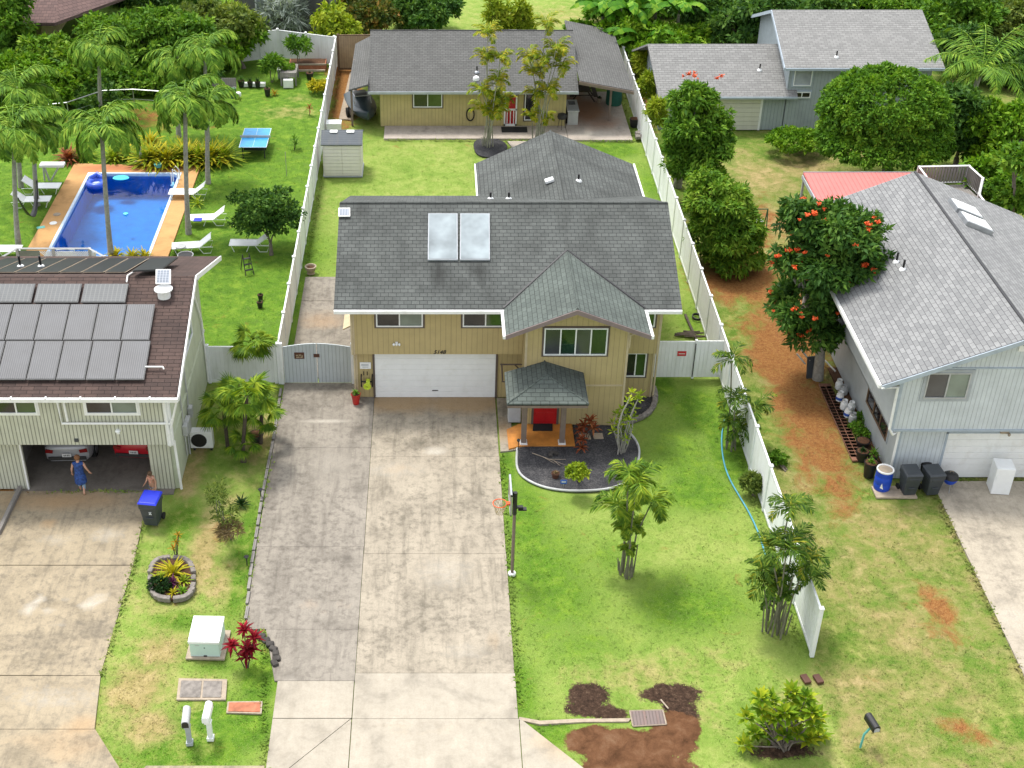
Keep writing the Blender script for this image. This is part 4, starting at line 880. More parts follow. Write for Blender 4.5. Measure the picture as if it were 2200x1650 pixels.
# rear slope black collectors
onb3=lambda px,py,l=.08: PLN(px,py,(0,r3[0],r3[1]+l),(0,kb3,1))
yb0,yb1=onb3(100,584).y,onb3(100,554).y
xx=onb3(270,584).x; wp=(onb3(270,584)-onb3(222,584)).x
for i in range(7):
    xa=xx-(i+1)*wp+.05; xb=xx-i*wp; zz_=lambda y: r3[1]+.08-kb3*(y-r3[0])
    solar(H3,[(xa,yb1,zz_(yb1)),(xb,yb1,zz_(yb1)),(xb,yb0,zz_(yb0)),(xa,yb0,zz_(yb0))],.03,'pool_heater',frame='wood_pale',name='pool_heating_panel',fw=.03)
q=[onb3(323,554,.35),onb3(382,552,.35),onb3(345,581,.25),onb3(284,581,.25)]; solar(H3,q,.06,'pool_heater',frame='black_plastic',name='pool_heating_panel')
pipe(H3,'roof_pipe',0,[on3(272,606),on3(274,592),onb3(290,582)],.03)
for px in (44,88): vent(H3,onb3(px,572),.45)
f=thing('roof_fan','solar powered roof fan with white frame on the brown shingle roof','roof vent',on3(352,628)); 
c=on3(352,628); mb=MB(); mb.lathe(c,[(.24,-.2),(.24,.08),(.34,.12),(.34,.16)],16); fo=mb.build('housing','white_paint',f,smooth=True)
u=on3(367,600)-on3(338,600); mb=MB(); p0=on3(337,596)+Vector((0,0,.35)); p1=on3(369,596)+Vector((0,0,.35)); p2=on3(367,622)+Vector((0,0,.25)); p3=on3(336,622)+Vector((0,0,.25)); o_=solar(f,[p0,p1,p2,p3],.04,'solar_small',frame='white_clean')
# AC
t=thing('air_conditioner','white outdoor air conditioner unit beside the cream house wall','air conditioner',G(437,962))
c=G(437,962); mb=MB(); mb.box(c.x-.45,c.x+.42,c.y-.17,c.y+.17,.1,.85); mb.build('case','white_paint',t,bevel=.02); mb=MB(); mb.lathe((c.x-.1,c.y-.18,.47),[(.27,0),(.27,.01)],20); g=MB(); 
v=[(c.x-.1+.3*math.cos(a),c.y-.176,.47+.3*math.sin(a)) for a in [2*math.pi*i/20 for i in range(20)]]; g.slab(v,.02,0,(0,-1,0)); g.build('grille','black_plastic',t)
for s in (-.35,.3):
    mb=MB(); mb.box(c.x+s,c.x+s+.08,c.y-.17,c.y+.17,0,.1); mb.build('foot','dark_metal',t)

# ---------------------------------------------------------------- right neighbour: pale blue house
H4=thing('blue_house','pale blue two storey house with light grey shingle roof on the right','house',(20,40,0))
ex,ez=15.62,4.62; k4=.41; xr4=20.45; zr4=ez+k4*(xr4-ex); xo4=25.5
yf,yb=39.25,52.85
mb=MB(); mb.slab([(ex,yf,ez),(xr4,yf,zr4),(xr4,yb,zr4),(ex,yb,ez)],.12); mb.slab([(xr4,yf,zr4),(xo4,yf,zr4-k4*(xo4-xr4)),(xo4,yb,zr4-k4*(xo4-xr4)),(xr4,yb,zr4)],.12); mb.build('roof','shingle_pale',H4)
mb=MB(); mb.obox((xr4-.05,yf,zr4+.0),(.10,0,0),(0,yb-yf,0),(0,0,.03)); mb.build('ridge_cap','dark_metal',H4)
mb=MB(); mb.slab([(ex,yf-.01,ez-.02),(xr4,yf-.01,zr4-.02),(xr4,yf-.01,zr4-.2),(ex,yf-.01,ez-.2)],.04,0,(0,-1,0)); mb.slab([(xr4,yf-.01,zr4-.02),(xo4,yf-.01,ez-.1),(xo4,yf-.01,ez-.28),(xr4,yf-.01,zr4-.2)],.04,0,(0,-1,0)); mb.build('fascia','blue_trim',H4)
mb=MB(); mb.box(ex-.11,ex-.01,yf,yb,ez-.16,ez-.02); mb.build('gutter','white_paint',H4)
mb=MB(); mb.slab([(16.38,39.62,2.42),(25,39.62,2.42),(25,39.62,4.7),(xr4,39.62,zr4-.16),(16.38,39.62,ez+.17)],.15,0,(0,1,0)); mb.build('upper_wall','siding_blue',H4)
mb=MB(); mb.box(16.9,18.70,39.95,40.1,0,2.42); mb.box(18.7,25,39.95,40.1,2.05,2.42); mb.build('lower_wall','siding_blue',H4)
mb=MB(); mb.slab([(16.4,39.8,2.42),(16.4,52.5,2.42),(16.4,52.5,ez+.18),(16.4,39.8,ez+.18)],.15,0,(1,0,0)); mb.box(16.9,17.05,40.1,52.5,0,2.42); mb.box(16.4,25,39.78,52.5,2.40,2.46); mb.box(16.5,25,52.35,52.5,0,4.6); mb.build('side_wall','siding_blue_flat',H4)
mb=MB(); mb.slab([(17,52.45,4.6),(25,52.45,4.6),(xr4,52.45,zr4-.15)],.1,0,(0,1,0)); mb.build('rear_gable','siding_blue',H4)
mb=MB(); mb.box(18.70,25,39.99,40.03,.03,2.05)
for i in range(7): mb.box(18.72,25,39.965,39.99,.04+i*.285,.04+i*.285+.275)
mb.build('garage_door','white_paint',H4,bevel=.006)
mb=MB(); mb.box(18.64,18.71,39.93,39.97,0,2.1); mb.box(18.64,25,39.93,39.97,2.05,2.11); mb.box(16.35,25,39.58,39.62,2.38,2.46); mb.box(16.36,16.50,39.56,39.62,2.42,4.6); mb.box(16.88,17.0,39.90,39.95,0,2.38); mb.build('trim','blue_trim',H4)
mb=MB(); mb.box(17.6,25,39.585,39.62,5.05,5.1); mb.build('belt_trim','blue_trim',H4)
a=AY(1982,855,39.62); b=AY(2088,800,39.62); window(H4,a,(1,0,0),(0,-1,0),b.x-a.x,b.z-a.z,['glass_grey','glass_curtain'],'grey_trim','grey_light',tw=.12)
pipe(H4,'downspout',0,[(ex,39.2,ez-.1),(16.3,39.5,4.35),(16.33,39.5,2.55),(16.5,39.52,2.3),(16.86,39.88,2.25),(16.86,39.88,.1)],.05)
window(H4,(16.9,40.9,1.0),(0,1,0),(-1,0,0),2.7,.75,['glass_dark','glass_dark','glass_dark'],'grey_trim','wood_brown')
mb=MB(); p=AY(2195,748,39.6); mb.box(p.x-.1,p.x+.6,39.57,39.62,p.z-.12,p.z+.12); mb.build('attic_vent','white_paint',H4)
mb=MB(); p=AY(2158,928,39.9); mb.cbox(p,(.3,.1,.1)); mb.lathe(p+Vector((.15,-.1,-.05)),[(.04,-.06),(.06,0),(.03,.06)],8); mb.build('floodlight','wood_pale',H4)
onL=lambda px,py: PLN(px,py,(ex,0,ez),(-k4,0,1)); onR=lambda px,py,l=0: PLN(px,py,(xr4,0,zr4+l),(k4,0,1))
vent(H4,onL(1926,562),.4); vent(H4,onL(1940,578),.4)
for q in (((2047,434),(2078,437),(2115,464),(2068,452)),((2068,461),(2100,466),(2137,492),(2090,482))):
    c=[onR(x,y,.2) for x,y in q]
    # a skylight is a true rectangle along the slope
    cen=sum(c,Vector())/4; sx_=Vector((1,0,-k4)).normalized(); sy_=Vector((0,1,0)); hu,hv=.62,.5
    cc=[cen-sx_*hu+sy_*hv,cen+sx_*hu+sy_*hv,cen+sx_*hu-sy_*hv,cen-sx_*hu-sy_*hv]
    mb=MB(); nn=Vector((k4,0,1)).normalized(); mb.obox(cc[3]-nn*.2,sx_*2*hu,sy_*2*hv,nn*.2); f_=mb.build('skylight','alu',H4)
    mb=MB(); mb.obox(cc[3]+(sx_+sy_)*.06,sx_*(2*hu-.12),sy_*(2*hv-.12),nn*.03); mb.build('dome','white_clean',f_)
# lanai deck at the back
D4=thing('deck','raised grey wooden deck with railings behind the pale blue house','deck',(24.6,58.2,0))
c=[G(1975,358,3.55),G(2082,356,3.55),G(2112,383,3.55),G(2104,418,3.55)]
fl=[Vector((c[0].x,53.0,2.55)),c[0]-Vector((0,0,1)),c[1]-Vector((0,0,1)),c[2]-Vector((0,0,1)),Vector((c[3].x,55.5,2.55)),Vector((c[3].x,53,2.55))]
mb=MB(); mb.slab(fl,.12); mb.build('floor','wood_grey',D4)
R5=[Vector((c[0].x,56.8,3.55)),c[0],c[1],c[2],c[3],Vector((c[3].x,55.,3.55))]
mb=MB()
for a,b in zip(R5[:-1],R5[1:]): mb.tube([a,b],.05,4); mb.tube([a-Vector((0,0,.85)),b-Vector((0,0,.85))],.035,4)
mb.build('rail','white_paint',D4)
mb=MB()
for a,b in zip(R5[:-1],R5[1:]):
    d=b-a; nn=max(2,int(d.length/.14))
    for i in range(nn): q=a+d*(i+.5)/nn; mb.box(q.x-.05,q.x+.05,q.y-.02,q.y+.02,2.65,3.5)
mb.build('baluster','wood_grey',D4)
for p in R5+[Vector((c[3].x,53,3.5))]:
    mb=MB(); mb.box(p.x-.06,p.x+.06,p.y-.06,p.y+.06,0,3.58); mb.build('post','grey_light',D4)
# red roofed patio cover
D5=thing('patio_cover','red corrugated metal patio roof on pale posts behind the pale blue house','patio cover',(20.5,58.5,0))
a=G(1726,371,2.75); mb=MB(); yn=54.2
mb.slab([(a.x,yn,2.45),(24.3,yn,2.45),(24.3,a.y,2.75),(a.x,a.y,2.75)],.06); mb.build('roof','red_metal_roof',D5)
mb=MB(); mb.box(a.x-.05,a.x-.0,yn,a.y,2.44,2.62); mb.box(a.x,24.3,a.y+.01,a.y+.05,2.6,2.78); mb.build('fascia','grey_trim',D5)
for x,y in ((a.x+.05,a.y-.1),(a.x+.05,yn+2.3),(23,a.y-.1),(a.x+.05,yn+.1)):
    mb=MB(); mb.box(x-.05,x+.05,y-.05,y+.05,0,2.6); mb.build('post','grey_light',D5)

# ---------------------------------------------------------------- blue-grey house at the back right: two storey block + garage wing
H5=thing('grey_house','blue grey house with pale shingle roofs and low garage wing at the back right','house',(20,74,0))
ze=2.2; zk=4.05
mb=MB(); mb.slab([(12.75,73.1,ze),(20.7,73.1,ze),(20.7,76.7,zk),(12.45,76.7,zk)],.12); mb.slab([(12.45,76.7,zk),(20.7,76.7,zk),(20.7,81,ze),(12.2,81,ze)],.12); mb.build('wing_roof','shingle_back',H5)
mb=MB(); mb.slab([(13.0,73.55,0),(13.0,80.5,0),(13.0,80.5,ze+.1),(13.0,76.7,zk-.15),(13.0,73.55,ze+.1)],7.2,0,(1,0,0)); mb.build('wing_wall','siding_back',H5)
u0=19.72; ue=3.95; uk=5.75
mb=MB(); mb.slab([(u0,72.95,ue),(28.7,72.95,ue),(28.5,77.7,uk),(u0,77.7,uk)],.12); mb.slab([(u0,77.7,uk),(28.5,77.7,uk),(28.5,82.4,ue),(u0,82.4,ue)],.12); mb.build('roof','shingle_back',H5)
mb=MB(); mb.slab([(20.15,73.55,0),(20.15,81.9,0),(20.15,81.9,ue+.1),(20.15,77.7,uk-.15),(20.15,73.55,ue+.12)],8.1,0,(1,0,0)); mb.build('wall','siding_back',H5)
mb=MB(); mb.box(u0,28.7,72.87,72.94,ue-.16,ue-.02); mb.box(12.75,20.7,73.02,73.09,ze-.14,ze-.02); mb.slab([(u0-.01,72.95,ue),(u0-.01,77.7,uk),(u0-.01,77.7,uk-.2),(u0-.01,72.95,ue-.2)],.05,0,(-1,0,0)); mb.slab([(u0-.01,82.4,ue),(u0-.01,77.7,uk),(u0-.01,77.7,uk-.2),(u0-.01,82.4,ue-.2)],.05,0,(-1,0,0)); mb.build('fascia','blue_trim',H5)
mb=MB(); mb.box(16.2,18.75,73.48,73.55,.02,1.95)
gd=mb.build('garage_door','garage_cream',H5); mb=MB(); mb.box(18.75,18.87,73.47,73.55,0,2.0); mb.build('door_frame','white_paint',H5)
vent(H5,onroof(1632,150,0,(0,73.1,ze),.514),.35); vent(H5,onroof(1797,122,0,(0,72.95,ue),.379),.35)
wn(1703,150,1747,184,73.53,['glass_sky'],'blue_trim',parent=H5); wn(1703,197,1742,210,73.53,['glass_dark','glass_dark'],'blue_trim',parent=H5); wn(1840,158,1875,180,73.53,['glass_grey'],'blue_trim',parent=H5)
t=thing('lattice_bench','dark brown timber frame with ladder rungs against the blue grey wall','frame',G(1698,268))
c=G(1698,268); mb=MB()
for x in (-.75,-.25,.25,.75): mb.box(c.x+x-.05,c.x+x+.05,c.y-.4,c.y-.32,0,1.2)
mb.box(c.x-.85,c.x+.85,c.y-.45,c.y,1.2,1.27); mb.build('timber','bark_dark',t)
mb=MB()
for z in (.2,.45,.7,.95): mb.box(c.x-.2,c.x+.2,c.y-.42,c.y-.33,z,z+.05)
mb.build('rung','brick_red',t)
# far houses behind the trees
H6=thing('far_house','brown purple roofed house half hidden by trees at the top left','house',(-28,96,0))
mb=MB(); mb.slab([(-40,85,2.6),(-24.5,85,2.6),(-25.5,95,6.4),(-38,95,6.4)],.2); mb.slab([(-24.5,85,2.6),(-16.5,95,3.2),(-25.5,95,6.4)],.2); mb.slab([(-38,95,6.4),(-25.5,95,6.4),(-16.5,95.1,3.2),(-38,103,3)],.2); mb.build('roof','shingle_purple',H6)
mb=MB(); mb.box(-38,-26,87,97,0,2.9); mb.build('wall','siding_tan_cottage',H6)
H7=thing('grey_gabled_house','dark grey house with brown roof and white trim at the top edge','house',(-11,92,0))
mb=MB(); mb.slab([(-9.2,89,3.6),(-6.4,88,3.6),(-6.,97,5.4),(-10.5,97,5.4)],.15); mb.slab([(-15,90,3.2),(-9.3,90,3.2),(-10.5,97,5.4),(-14,97,5.4)],.15); mb.build('roof','shingle_purple',H7)
mb=MB(); mb.box(-13.7,-7.2,90.6,97,0,3.3); mb.build('wall','curtain_dark',H7)
window(H7,(-12.2,90.58,1.2),(1,0,0),(0,-1,0),1.6,1.6,['glass_sky','glass_sky'],'white_paint')
H8=thing('brown_roof_shed','small building with brown tiled roof at the right edge among bushes','shed',(30,64,0))
a=G(2140,278,2.4); b=G(2195,328,2.4); mb=MB(); mb.slab([a,(a.x+6,a.y,3.3),(b.x+6,b.y-2,3.3),b],.12); mb.build('roof','shingle_purple',H8); mb=MB(); mb.slab([a,b,b-Vector((0,0,.16)),a-Vector((0,0,.16))],.06,0,(-1,0,0)); mb.build('fascia','white_paint',H8); mb=MB(); mb.box(a.x+.8,a.x+6,b.y-1,a.y-.6,0,2.3); mb.build('wall','siding_back',H8)

# ---------------------------------------------------------------- fences
def fence(name,label,P,h,seg=2.44,mat='fence_white',post='white_vinyl',cap=True,dz=None,group=None):
    P=[Vector(p) for p in P]; t=thing(name,label,'fence',P[0],group=group)
    for a,b in zip(P[:-1],P[1:]):
        d=b-a; n=max(1,round(d.length/seg)); u=d/n; un=u.normalized(); s=Vector((-un.y,un.x,0))
        for i in range(n):
            o=a+u*i; mb=MB(); mb.obox(o+un*.06-s*.022+Vector((0,0,.05)),u-un*.12,(0,0,h-.08),s*.044); mb.obox(o+un*.06-s*.035+Vector((0,0,h-.03)),u-un*.12,(0,0,.06),s*.07,1); mb.obox(o+un*.06-s*.035+Vector((0,0,.03)),u-un*.12,(0,0,.12),s*.07,1)
            mb.build('panel',[mat,post],t)
    pts=[]
    for a,b in zip(P[:-1],P[1:]):
        d=b-a; n=max(1,round(d.length/seg)); pts+=[a+d*i/n for i in range(n)]
    pts.append(P[-1])
    for p in pts:
        mb=MB(); mb.cbox(p+Vector((0,0,h/2+.03)),(.127,.127,h+.08)); q=mb.build('post',post,t)
        if cap: mb=MB(); mb.cbox(p+Vector((0,0,h+.085)),(.16,.16,.03)); mb.add([p+Vector((x*.08,y*.08,h+.10)) for x,y in((-1,-1),(1,-1),(1,1),(-1,1))]+[p+Vector((0,0,h+.16))],[(0,1,4),(1,2,4),(2,3,4),(3,0,4)]); mb.build('post_cap',post,q)
    return t
fence('vinyl_fence','long white vinyl fence between the pool yard and the tan house',[(-6.4,46.45,0),(-6.4,84.2,0)],1.85)
fence('vinyl_fence','long white vinyl fence between the tan house and the blue house, ending near the street',[(11.85,30.7,0),(11.82,84.5,0)],1.93)
fence('vinyl_fence','short white fence panel joining the cream house to the grey gate',[(-9.3,46.5,0),(-6.55,46.5,0)],1.72)
fence('vinyl_fence','curved white vinyl fence at the far end of the pool yard',[G(497,136),G(560,128),G(600,124),(-6.5,84.4,0)],1.85)
fence('wooden_fence','brown wooden board fence left of the cottage',[(-6.2,83.5,0),(-4.0,83.5,0)],2.3,mat='wood_fence',post='wood_brown',cap=False)
# gates
t=thing('driveway_gate','pale grey arched double gate at the end of the side driveway','gate',(-4.8,46.42,0))
def zt(x): return 1.78+.16*math.sin(math.pi*(x+6.2)/2.75)
for xa,xb in ((-6.2,-4.84),(-4.81,-3.45)):
    n=9; pts=[(xa+(xb-xa)*i/n,46.40,zt(xa+(xb-xa)*i/n)) for i in range(n+1)]
    mb=MB(); mb.slab([(xa,46.4,.06)]+pts+[(xb,46.4,.06)],.05,0,(0,1,0)); mb.build('leaf','gate_grey',t)
for x in (-6.28,-3.38): mb=MB(); mb.box(x-.06,x+.06,46.36,46.5,0,1.95); mb.build('post','white_vinyl',t)
for px,wd,ht in ((643,.2,.14),(680,.12,.07)):
    p=AY(px,764,46.38); mb=MB(); mb.box(p.x-wd,p.x+wd,46.36,46.40,p.z-ht,p.z+ht); s_=mb.build('sign','sign_brown',t)
    if px==643:
        for dx,dz,w_ in ((-.09,.03,.09),(.03,.04,.10),(.12,.0,.05),(-.06,-.06,.14),(.09,-.06,.10)): m_=MB(); m_.cbox((p.x+dx,46.357,p.z+dz),(w_,.004,.035)); m_.build('marking','tan_trim',s_)
t=thing('side_gate','white vinyl gate with a red sign beside the right end of the tan house','gate',(10.4,46.85,0))
mb=MB(); mb.box(8.95,10.62,46.83,46.88,.06,1.78); mb.build('leaf','fence_white',t); mb=MB(); mb.box(10.74,11.8,46.83,46.88,.06,1.80); mb.build('panel','fence_white',t)
for x in (8.9,10.68): mb=MB(); mb.box(x-.05,x+.05,46.80,46.91,0,1.85); mb.build('post','white_vinyl',t)
p=AY(1465,760,46.8); mb=MB(); mb.box(p.x-.18,p.x+.18,46.80,46.825,p.z-.11,p.z+.11); s_=mb.build('sign','sign_red',t); m_=MB(); m_.cbox((p.x,46.797,p.z),(.26,.004,.03)); m_.build('marking','white_clean',s_)
mb=MB(); mb.tube([(10.66,46.78,.1),(10.66,46.78,1.7)],.02,6); mb.build('hinge_rod','black_plastic',t)
# wire fence at the far side of the pool yard
mb=MB(); P=[G(x,y) for x,y in ((95,268),(150,262),(225,236),(290,233),(345,237),(400,250))]
mb.tube([p+Vector((0,0,1.2)) for p in P],.035,6); mb.tube([p+Vector((0,0,.6)) for p in P],.012,4)
for p in P: mb.tube([p,p+Vector((0,0,1.2))],.03,6)
tag(mb.build('wire_fence','alu'),'low silver wire fence under the trees behind the pool','fence')

# ================================================================ TREES AND PLANTS
def mpp(v):  # metres per photo pixel at a place in the world
    z=v.z-HC; return (v.y*cp_-z*sp_)/F
def blob(px,py,rx,ry,Y,yf=1.):
    c=AY(px,py,Y); m=mpp(c); a=rx*m; h=ry*m; ryy=a*yf; rz=math.sqrt(max((h*h-(ryy*.5)**2),(.45*h)**2))/.86
    return (c.x,c.y,max(c.z,rz*.55),a,ryy,rz)
def limb(mb,a,b,r0,r1,wig=.12,n=5,seg=7):
    a,b=Vector(a),Vector(b); L_=(b-a).length; P=[]
    o1=Vector((random.uniform(-1,1),random.uniform(-1,1),0))*wig*L_
    for i in range(n+1):
        t=i/n; P.append(a*(1-t)+b*t+o1*math.sin(math.pi*t)+Vector((0,0,L_*.06*math.sin(math.pi*t))))
    mb.tube(P,[r0*(1-i/n)+r1*i/n for i in range(n+1)],seg)
    return P
def tree(name,label,cat,base,blobs,leaf='leaf_mid',n=9000,trunk_r=.18,bark='bark',fork=.35,ll=.2,lw=.1,cl=.55,group=None,inner=.25,rough=.16,droop=.35,crown='crown',sats=4):
    """trunk, limbs to every lobe and a crown of leaves"""
    base=Vector(base); t=thing(name,label,cat,base,group=group)
    rel=[(b[0]-base.x,b[1]-base.y,b[2]-base.z)+tuple(b[3:]) for b in blobs]
    top=sum((Vector(b[:3]) for b in rel),Vector())/len(rel); fz=max(.3,top.z*fork); f=Vector((top.x*.25,top.y*.25,fz))
    mb=MB(); mb.tube([(0,0,-.1),(f.x*.4,f.y*.4,fz*.5),f],[trunk_r*1.25,trunk_r,trunk_r*.85],9)
    for b in rel:
        c=Vector(b[:3]); limb(mb,f,c,trunk_r*.6,trunk_r*.18)
        for k in range(4):
            d=Vector((random.gauss(0,1),random.gauss(0,1),random.uniform(-.1,1))).normalized(); limb(mb,f*.35+c*.65,c+Vector((d.x*b[3],d.y*b[4],d.z*b[5]))*.8,trunk_r*.3,trunk_r*.07,n=4,seg=5)
    mb.build('trunk',bark,t,w=False,smooth=True,uv=False)
    sat=[]
    for b in rel:
        for k in range(sats):
            d=np.array([random.gauss(0,1),random.gauss(0,1)-.3,random.uniform(-.3,1.)]); d/=np.linalg.norm(d); q=random.uniform(.22,.42); sat.append(tuple(np.array(b[:3])+d*np.array(b[3:])*random.uniform(.85,1.08))+(b[3]*q,b[4]*q,b[5]*q))
    leaves(crown,leaf,t,rel+sat,n,ll,lw,cl,droop,inner=inner,rough=rough)
    return t,rel
def shrub(name,label,cat,base,blobs,leaf,n=3000,ll=.12,lw=.06,cl=.3,group=None,stem='bark',rough=.14,part='foliage',droop=.2):
    base=Vector(base); t=thing(name,label,cat,base,group=group)
    rel=[(b[0]-base.x,b[1]-base.y,b[2]-base.z)+tuple(b[3:]) for b in blobs]
    mb=MB()
    for b in rel:
        for k in range(3):
            c=Vector(b[:3])+Vector((random.gauss(0,.3)*b[3],random.gauss(0,.3)*b[4],0)); limb(mb,(random.gauss(0,.05),random.gauss(0,.05),-.05),c,.03,.01,n=3,seg=5)
    mb.build('stem',stem,t,w=False,uv=False)
    leaves(part,leaf,t,rel,n,ll,lw,cl,droop,rough=rough)
    return t
def frond_arrays(o,az,e0,L_,nl,ll,lw,bend=1.6,side=.9,hang=.5,S=None):
    """leaflets of one feather frond"""
    s=np.linspace(.06,1,nl); ang=e0-bend*s**1.3; ds=L_/nl
    r=np.cumsum(np.cos(ang))*ds; z=np.cumsum(np.sin(ang))*ds
    h=np.array([math.cos(az),math.sin(az),0]); sd=np.array([-math.sin(az),math.cos(az),0])
    P=np.array(o)+r[:,None]*h+z[:,None]*np.array([0,0,1.]); T=np.cos(ang)[:,None]*h+np.sin(ang)[:,None]*np.array([0,0,1.])
    Vs=[];prof=np.sin(np.pi*np.clip(s*.82+.14,0,1))**.6
    for sg in (-1,1):
        D=unit(T*.65+sd*sg*side+np.array([0,0,-1.])*(hang*rng.uniform(.5,1.4,nl))[:,None]+rng.normal(size=(nl,3))*.10); Nn=unit(np.cross(T,sd*sg)*sg*1.+rng.normal(size=(nl,3))*.25+np.array([0,0,.3]))
        V,_=leafquads(P,D,Nn,ll*prof*rng.uniform(.8,1.15,nl),np.full(nl,lw),.05); Vs.append(V)
    # midrib
    W=.02+.0*s; a=P[:-1]-sd*W[:-1,None]; b=P[:-1]+sd*W[:-1,None]; c=P[1:]+sd*W[1:,None]; d=P[1:]-sd*W[1:,None]
    Vs.append(np.stack([a,b,c,d],1).reshape(-1,3)); return np.concatenate(Vs)
def quads_obj(name,VV,mat,parent):
    V=np.concatenate(VV); V[:,2]=np.maximum(V[:,2],.01); return meshnp(name,V,np.arange(len(V)).reshape(-1,4),mat,parent)
def palm(base,crown,L_=2.2,n=13,label='',group=None,mat='leaf_palm',tr=.11,name='palm_tree',nl=34,ll=.55,lw=.085,e=(.2,1.15),bend=2.0,hang=.75,lean=.3,shaft=True,bark='bark_pale'):
    base=Vector(base); t=thing(name,label,'palm tree',base,group=group); c=Vector(crown)-base
    P=[Vector((0,0,-.1))]+[Vector((c.x*(u**1.3),c.y*(u**1.3),c.z*u)) for u in (.15,.3,.5,.7,.85,1)]
    mb=MB(); mb.tube(P,[tr*1.5,tr*1.2,tr*1.05,tr,tr*.95,tr*.9,tr*.85],9); mb.build('trunk',bark,t,w=False,smooth=True,uv=False)
    if shaft:
        mb=MB(); mb.tube([c-Vector((0,0,.7)),c-Vector((0,0,.3)),c+Vector((0,0,.15))],[tr*.95,tr*1.25,tr*.6],9); mb.build('crownshaft','crownshaft',t,w=False,smooth=True,uv=False)
    VV=[]
    for i in range(n):
        az=2*math.pi*i/n*1.618*1.0+random.uniform(-.2,.2); u=i/(n-1); VV.append(frond_arrays(tuple(c),az,e[1]*(1-u)+e[0]*u+random.uniform(-.1,.1),L_*random.uniform(.85,1.1),nl,ll,lw,bend*random.uniform(.85,1.15),hang=hang))
    quads_obj('crown',VV,mat,t); return t
def clump(base_px,tufts,L_=1.0,n=7,label='',cat='palm clump',name='palm_clump',mat='leaf_palm_gold',group=None,spread=.35,sr=.028,nl=12,ll=.42,lw=.085,stem='cane_stem',extra=0,e=(.3,1.25),bend=1.5,hang=.35,side=.9):
    base=G(*base_px); t=thing(name,label,cat,base,group=group); k=0
    for tf in tufts:
        px,py=tf[:2]; s=tf[2] if len(tf)>2 else 1.
        k+=1; a=k*2.4; b0=Vector((math.cos(a),math.sin(a),0))*spread*(.3+.7*random.random()); Y=base.y+b0.y*1.6
        c=AY(px,py,Y)-base; mid=(b0+c)*.5+Vector((0,0,.1)); mid.x=b0.x*.75+c.x*.25+random.uniform(-.06,.06)
        if c.z<.3: c.z=.3
        mb=MB(); mb.tube([b0-Vector((0,0,.05)),b0*.6+mid*.4,mid,(mid+c)*.5,c],[sr*1.3,sr*1.1,sr,sr*.9,sr*.8],6); st=mb.build('stem',stem,t,w=False,smooth=True,uv=False)
        VV=[frond_arrays(tuple(c),2*math.pi*i*1.618/ n*2.1+random.random(),e[1]*(1-i/(n-1))+e[0]*i/(n-1),L_*s*random.uniform(.85,1.15),nl,ll*s,lw,bend*random.uniform(.8,1.2),side=side,hang=hang) for i in range(n)]
        quads_obj('frond_tuft',VV,mat,st)
    if extra:
        mb=MB()
        for i in range(extra):
            a=random.random()*6.28; r=spread*random.uniform(.5,1.2); h=random.uniform(.5,1.4); mb.tube([(math.cos(a)*r,math.sin(a)*r,0),(math.cos(a)*r*1.2,math.sin(a)*r*1.2,h)],[sr*1.1,sr*.7],5)
        mb.build('cane',stem,t,w=False,uv=False)
    return t
def fan_leaf(o,az,el,pet,R_,nseg=22,droop=.35):
    h=np.array([math.cos(az)*math.cos(el),math.sin(az)*math.cos(el),math.sin(el)]); sd=np.array([-math.sin(az),math.cos(az),0]); up=np.cross(h,sd); up=up if up[2]>0 else -up
    c=np.array(o)+h*pet; a=np.linspace(-2.0,2.0,nseg); D=unit(np.cos(a)[:,None]*h+np.sin(a)[:,None]*sd-np.array([0,0,1])*droop*(1+.5*np.abs(np.sin(a)))[:,None])
    P=np.repeat(c[None],nseg,0); V1,_=leafquads(P,D,np.repeat((up+.1)[None],nseg,0)+rng.normal(size=(nseg,3))*.15,np.full(nseg,R_)*rng.uniform(.85,1.1,nseg),np.full(nseg,R_*.14),.1)
    w_=sd*.018; st=np.stack([np.array(o)-w_,np.array(o)+w_,c+w_,c-w_]); return np.concatenate([V1,st])
def fan_palm(base_px,top_px,nleaf,R_,label,group=None,pet=.6,mat='leaf_fan',tr=.07,name='fan_palm'):
    base=G(*base_px); t=thing(name,label,'palm',base,group=group); c=AY(top_px[0],top_px[1],base.y)-base; c.z=max(c.z,.15)
    mb=MB(); mb.tube([(0,0,-.05),c*.5,c],[tr*1.2,tr,tr*1.1],8); mb.build('trunk','bark_dark',t,w=False,smooth=True,uv=False)
    VV=[fan_leaf(tuple(c),i*2.4+random.random()*.4,random.uniform(-.15,1.2)*(1-i/nleaf)+.15-.5*(i/nleaf),pet*random.uniform(.7,1.2),R_*random.uniform(.8,1.15)) for i in range(nleaf)]
    quads_obj('fronds',VV,mat,t); return t
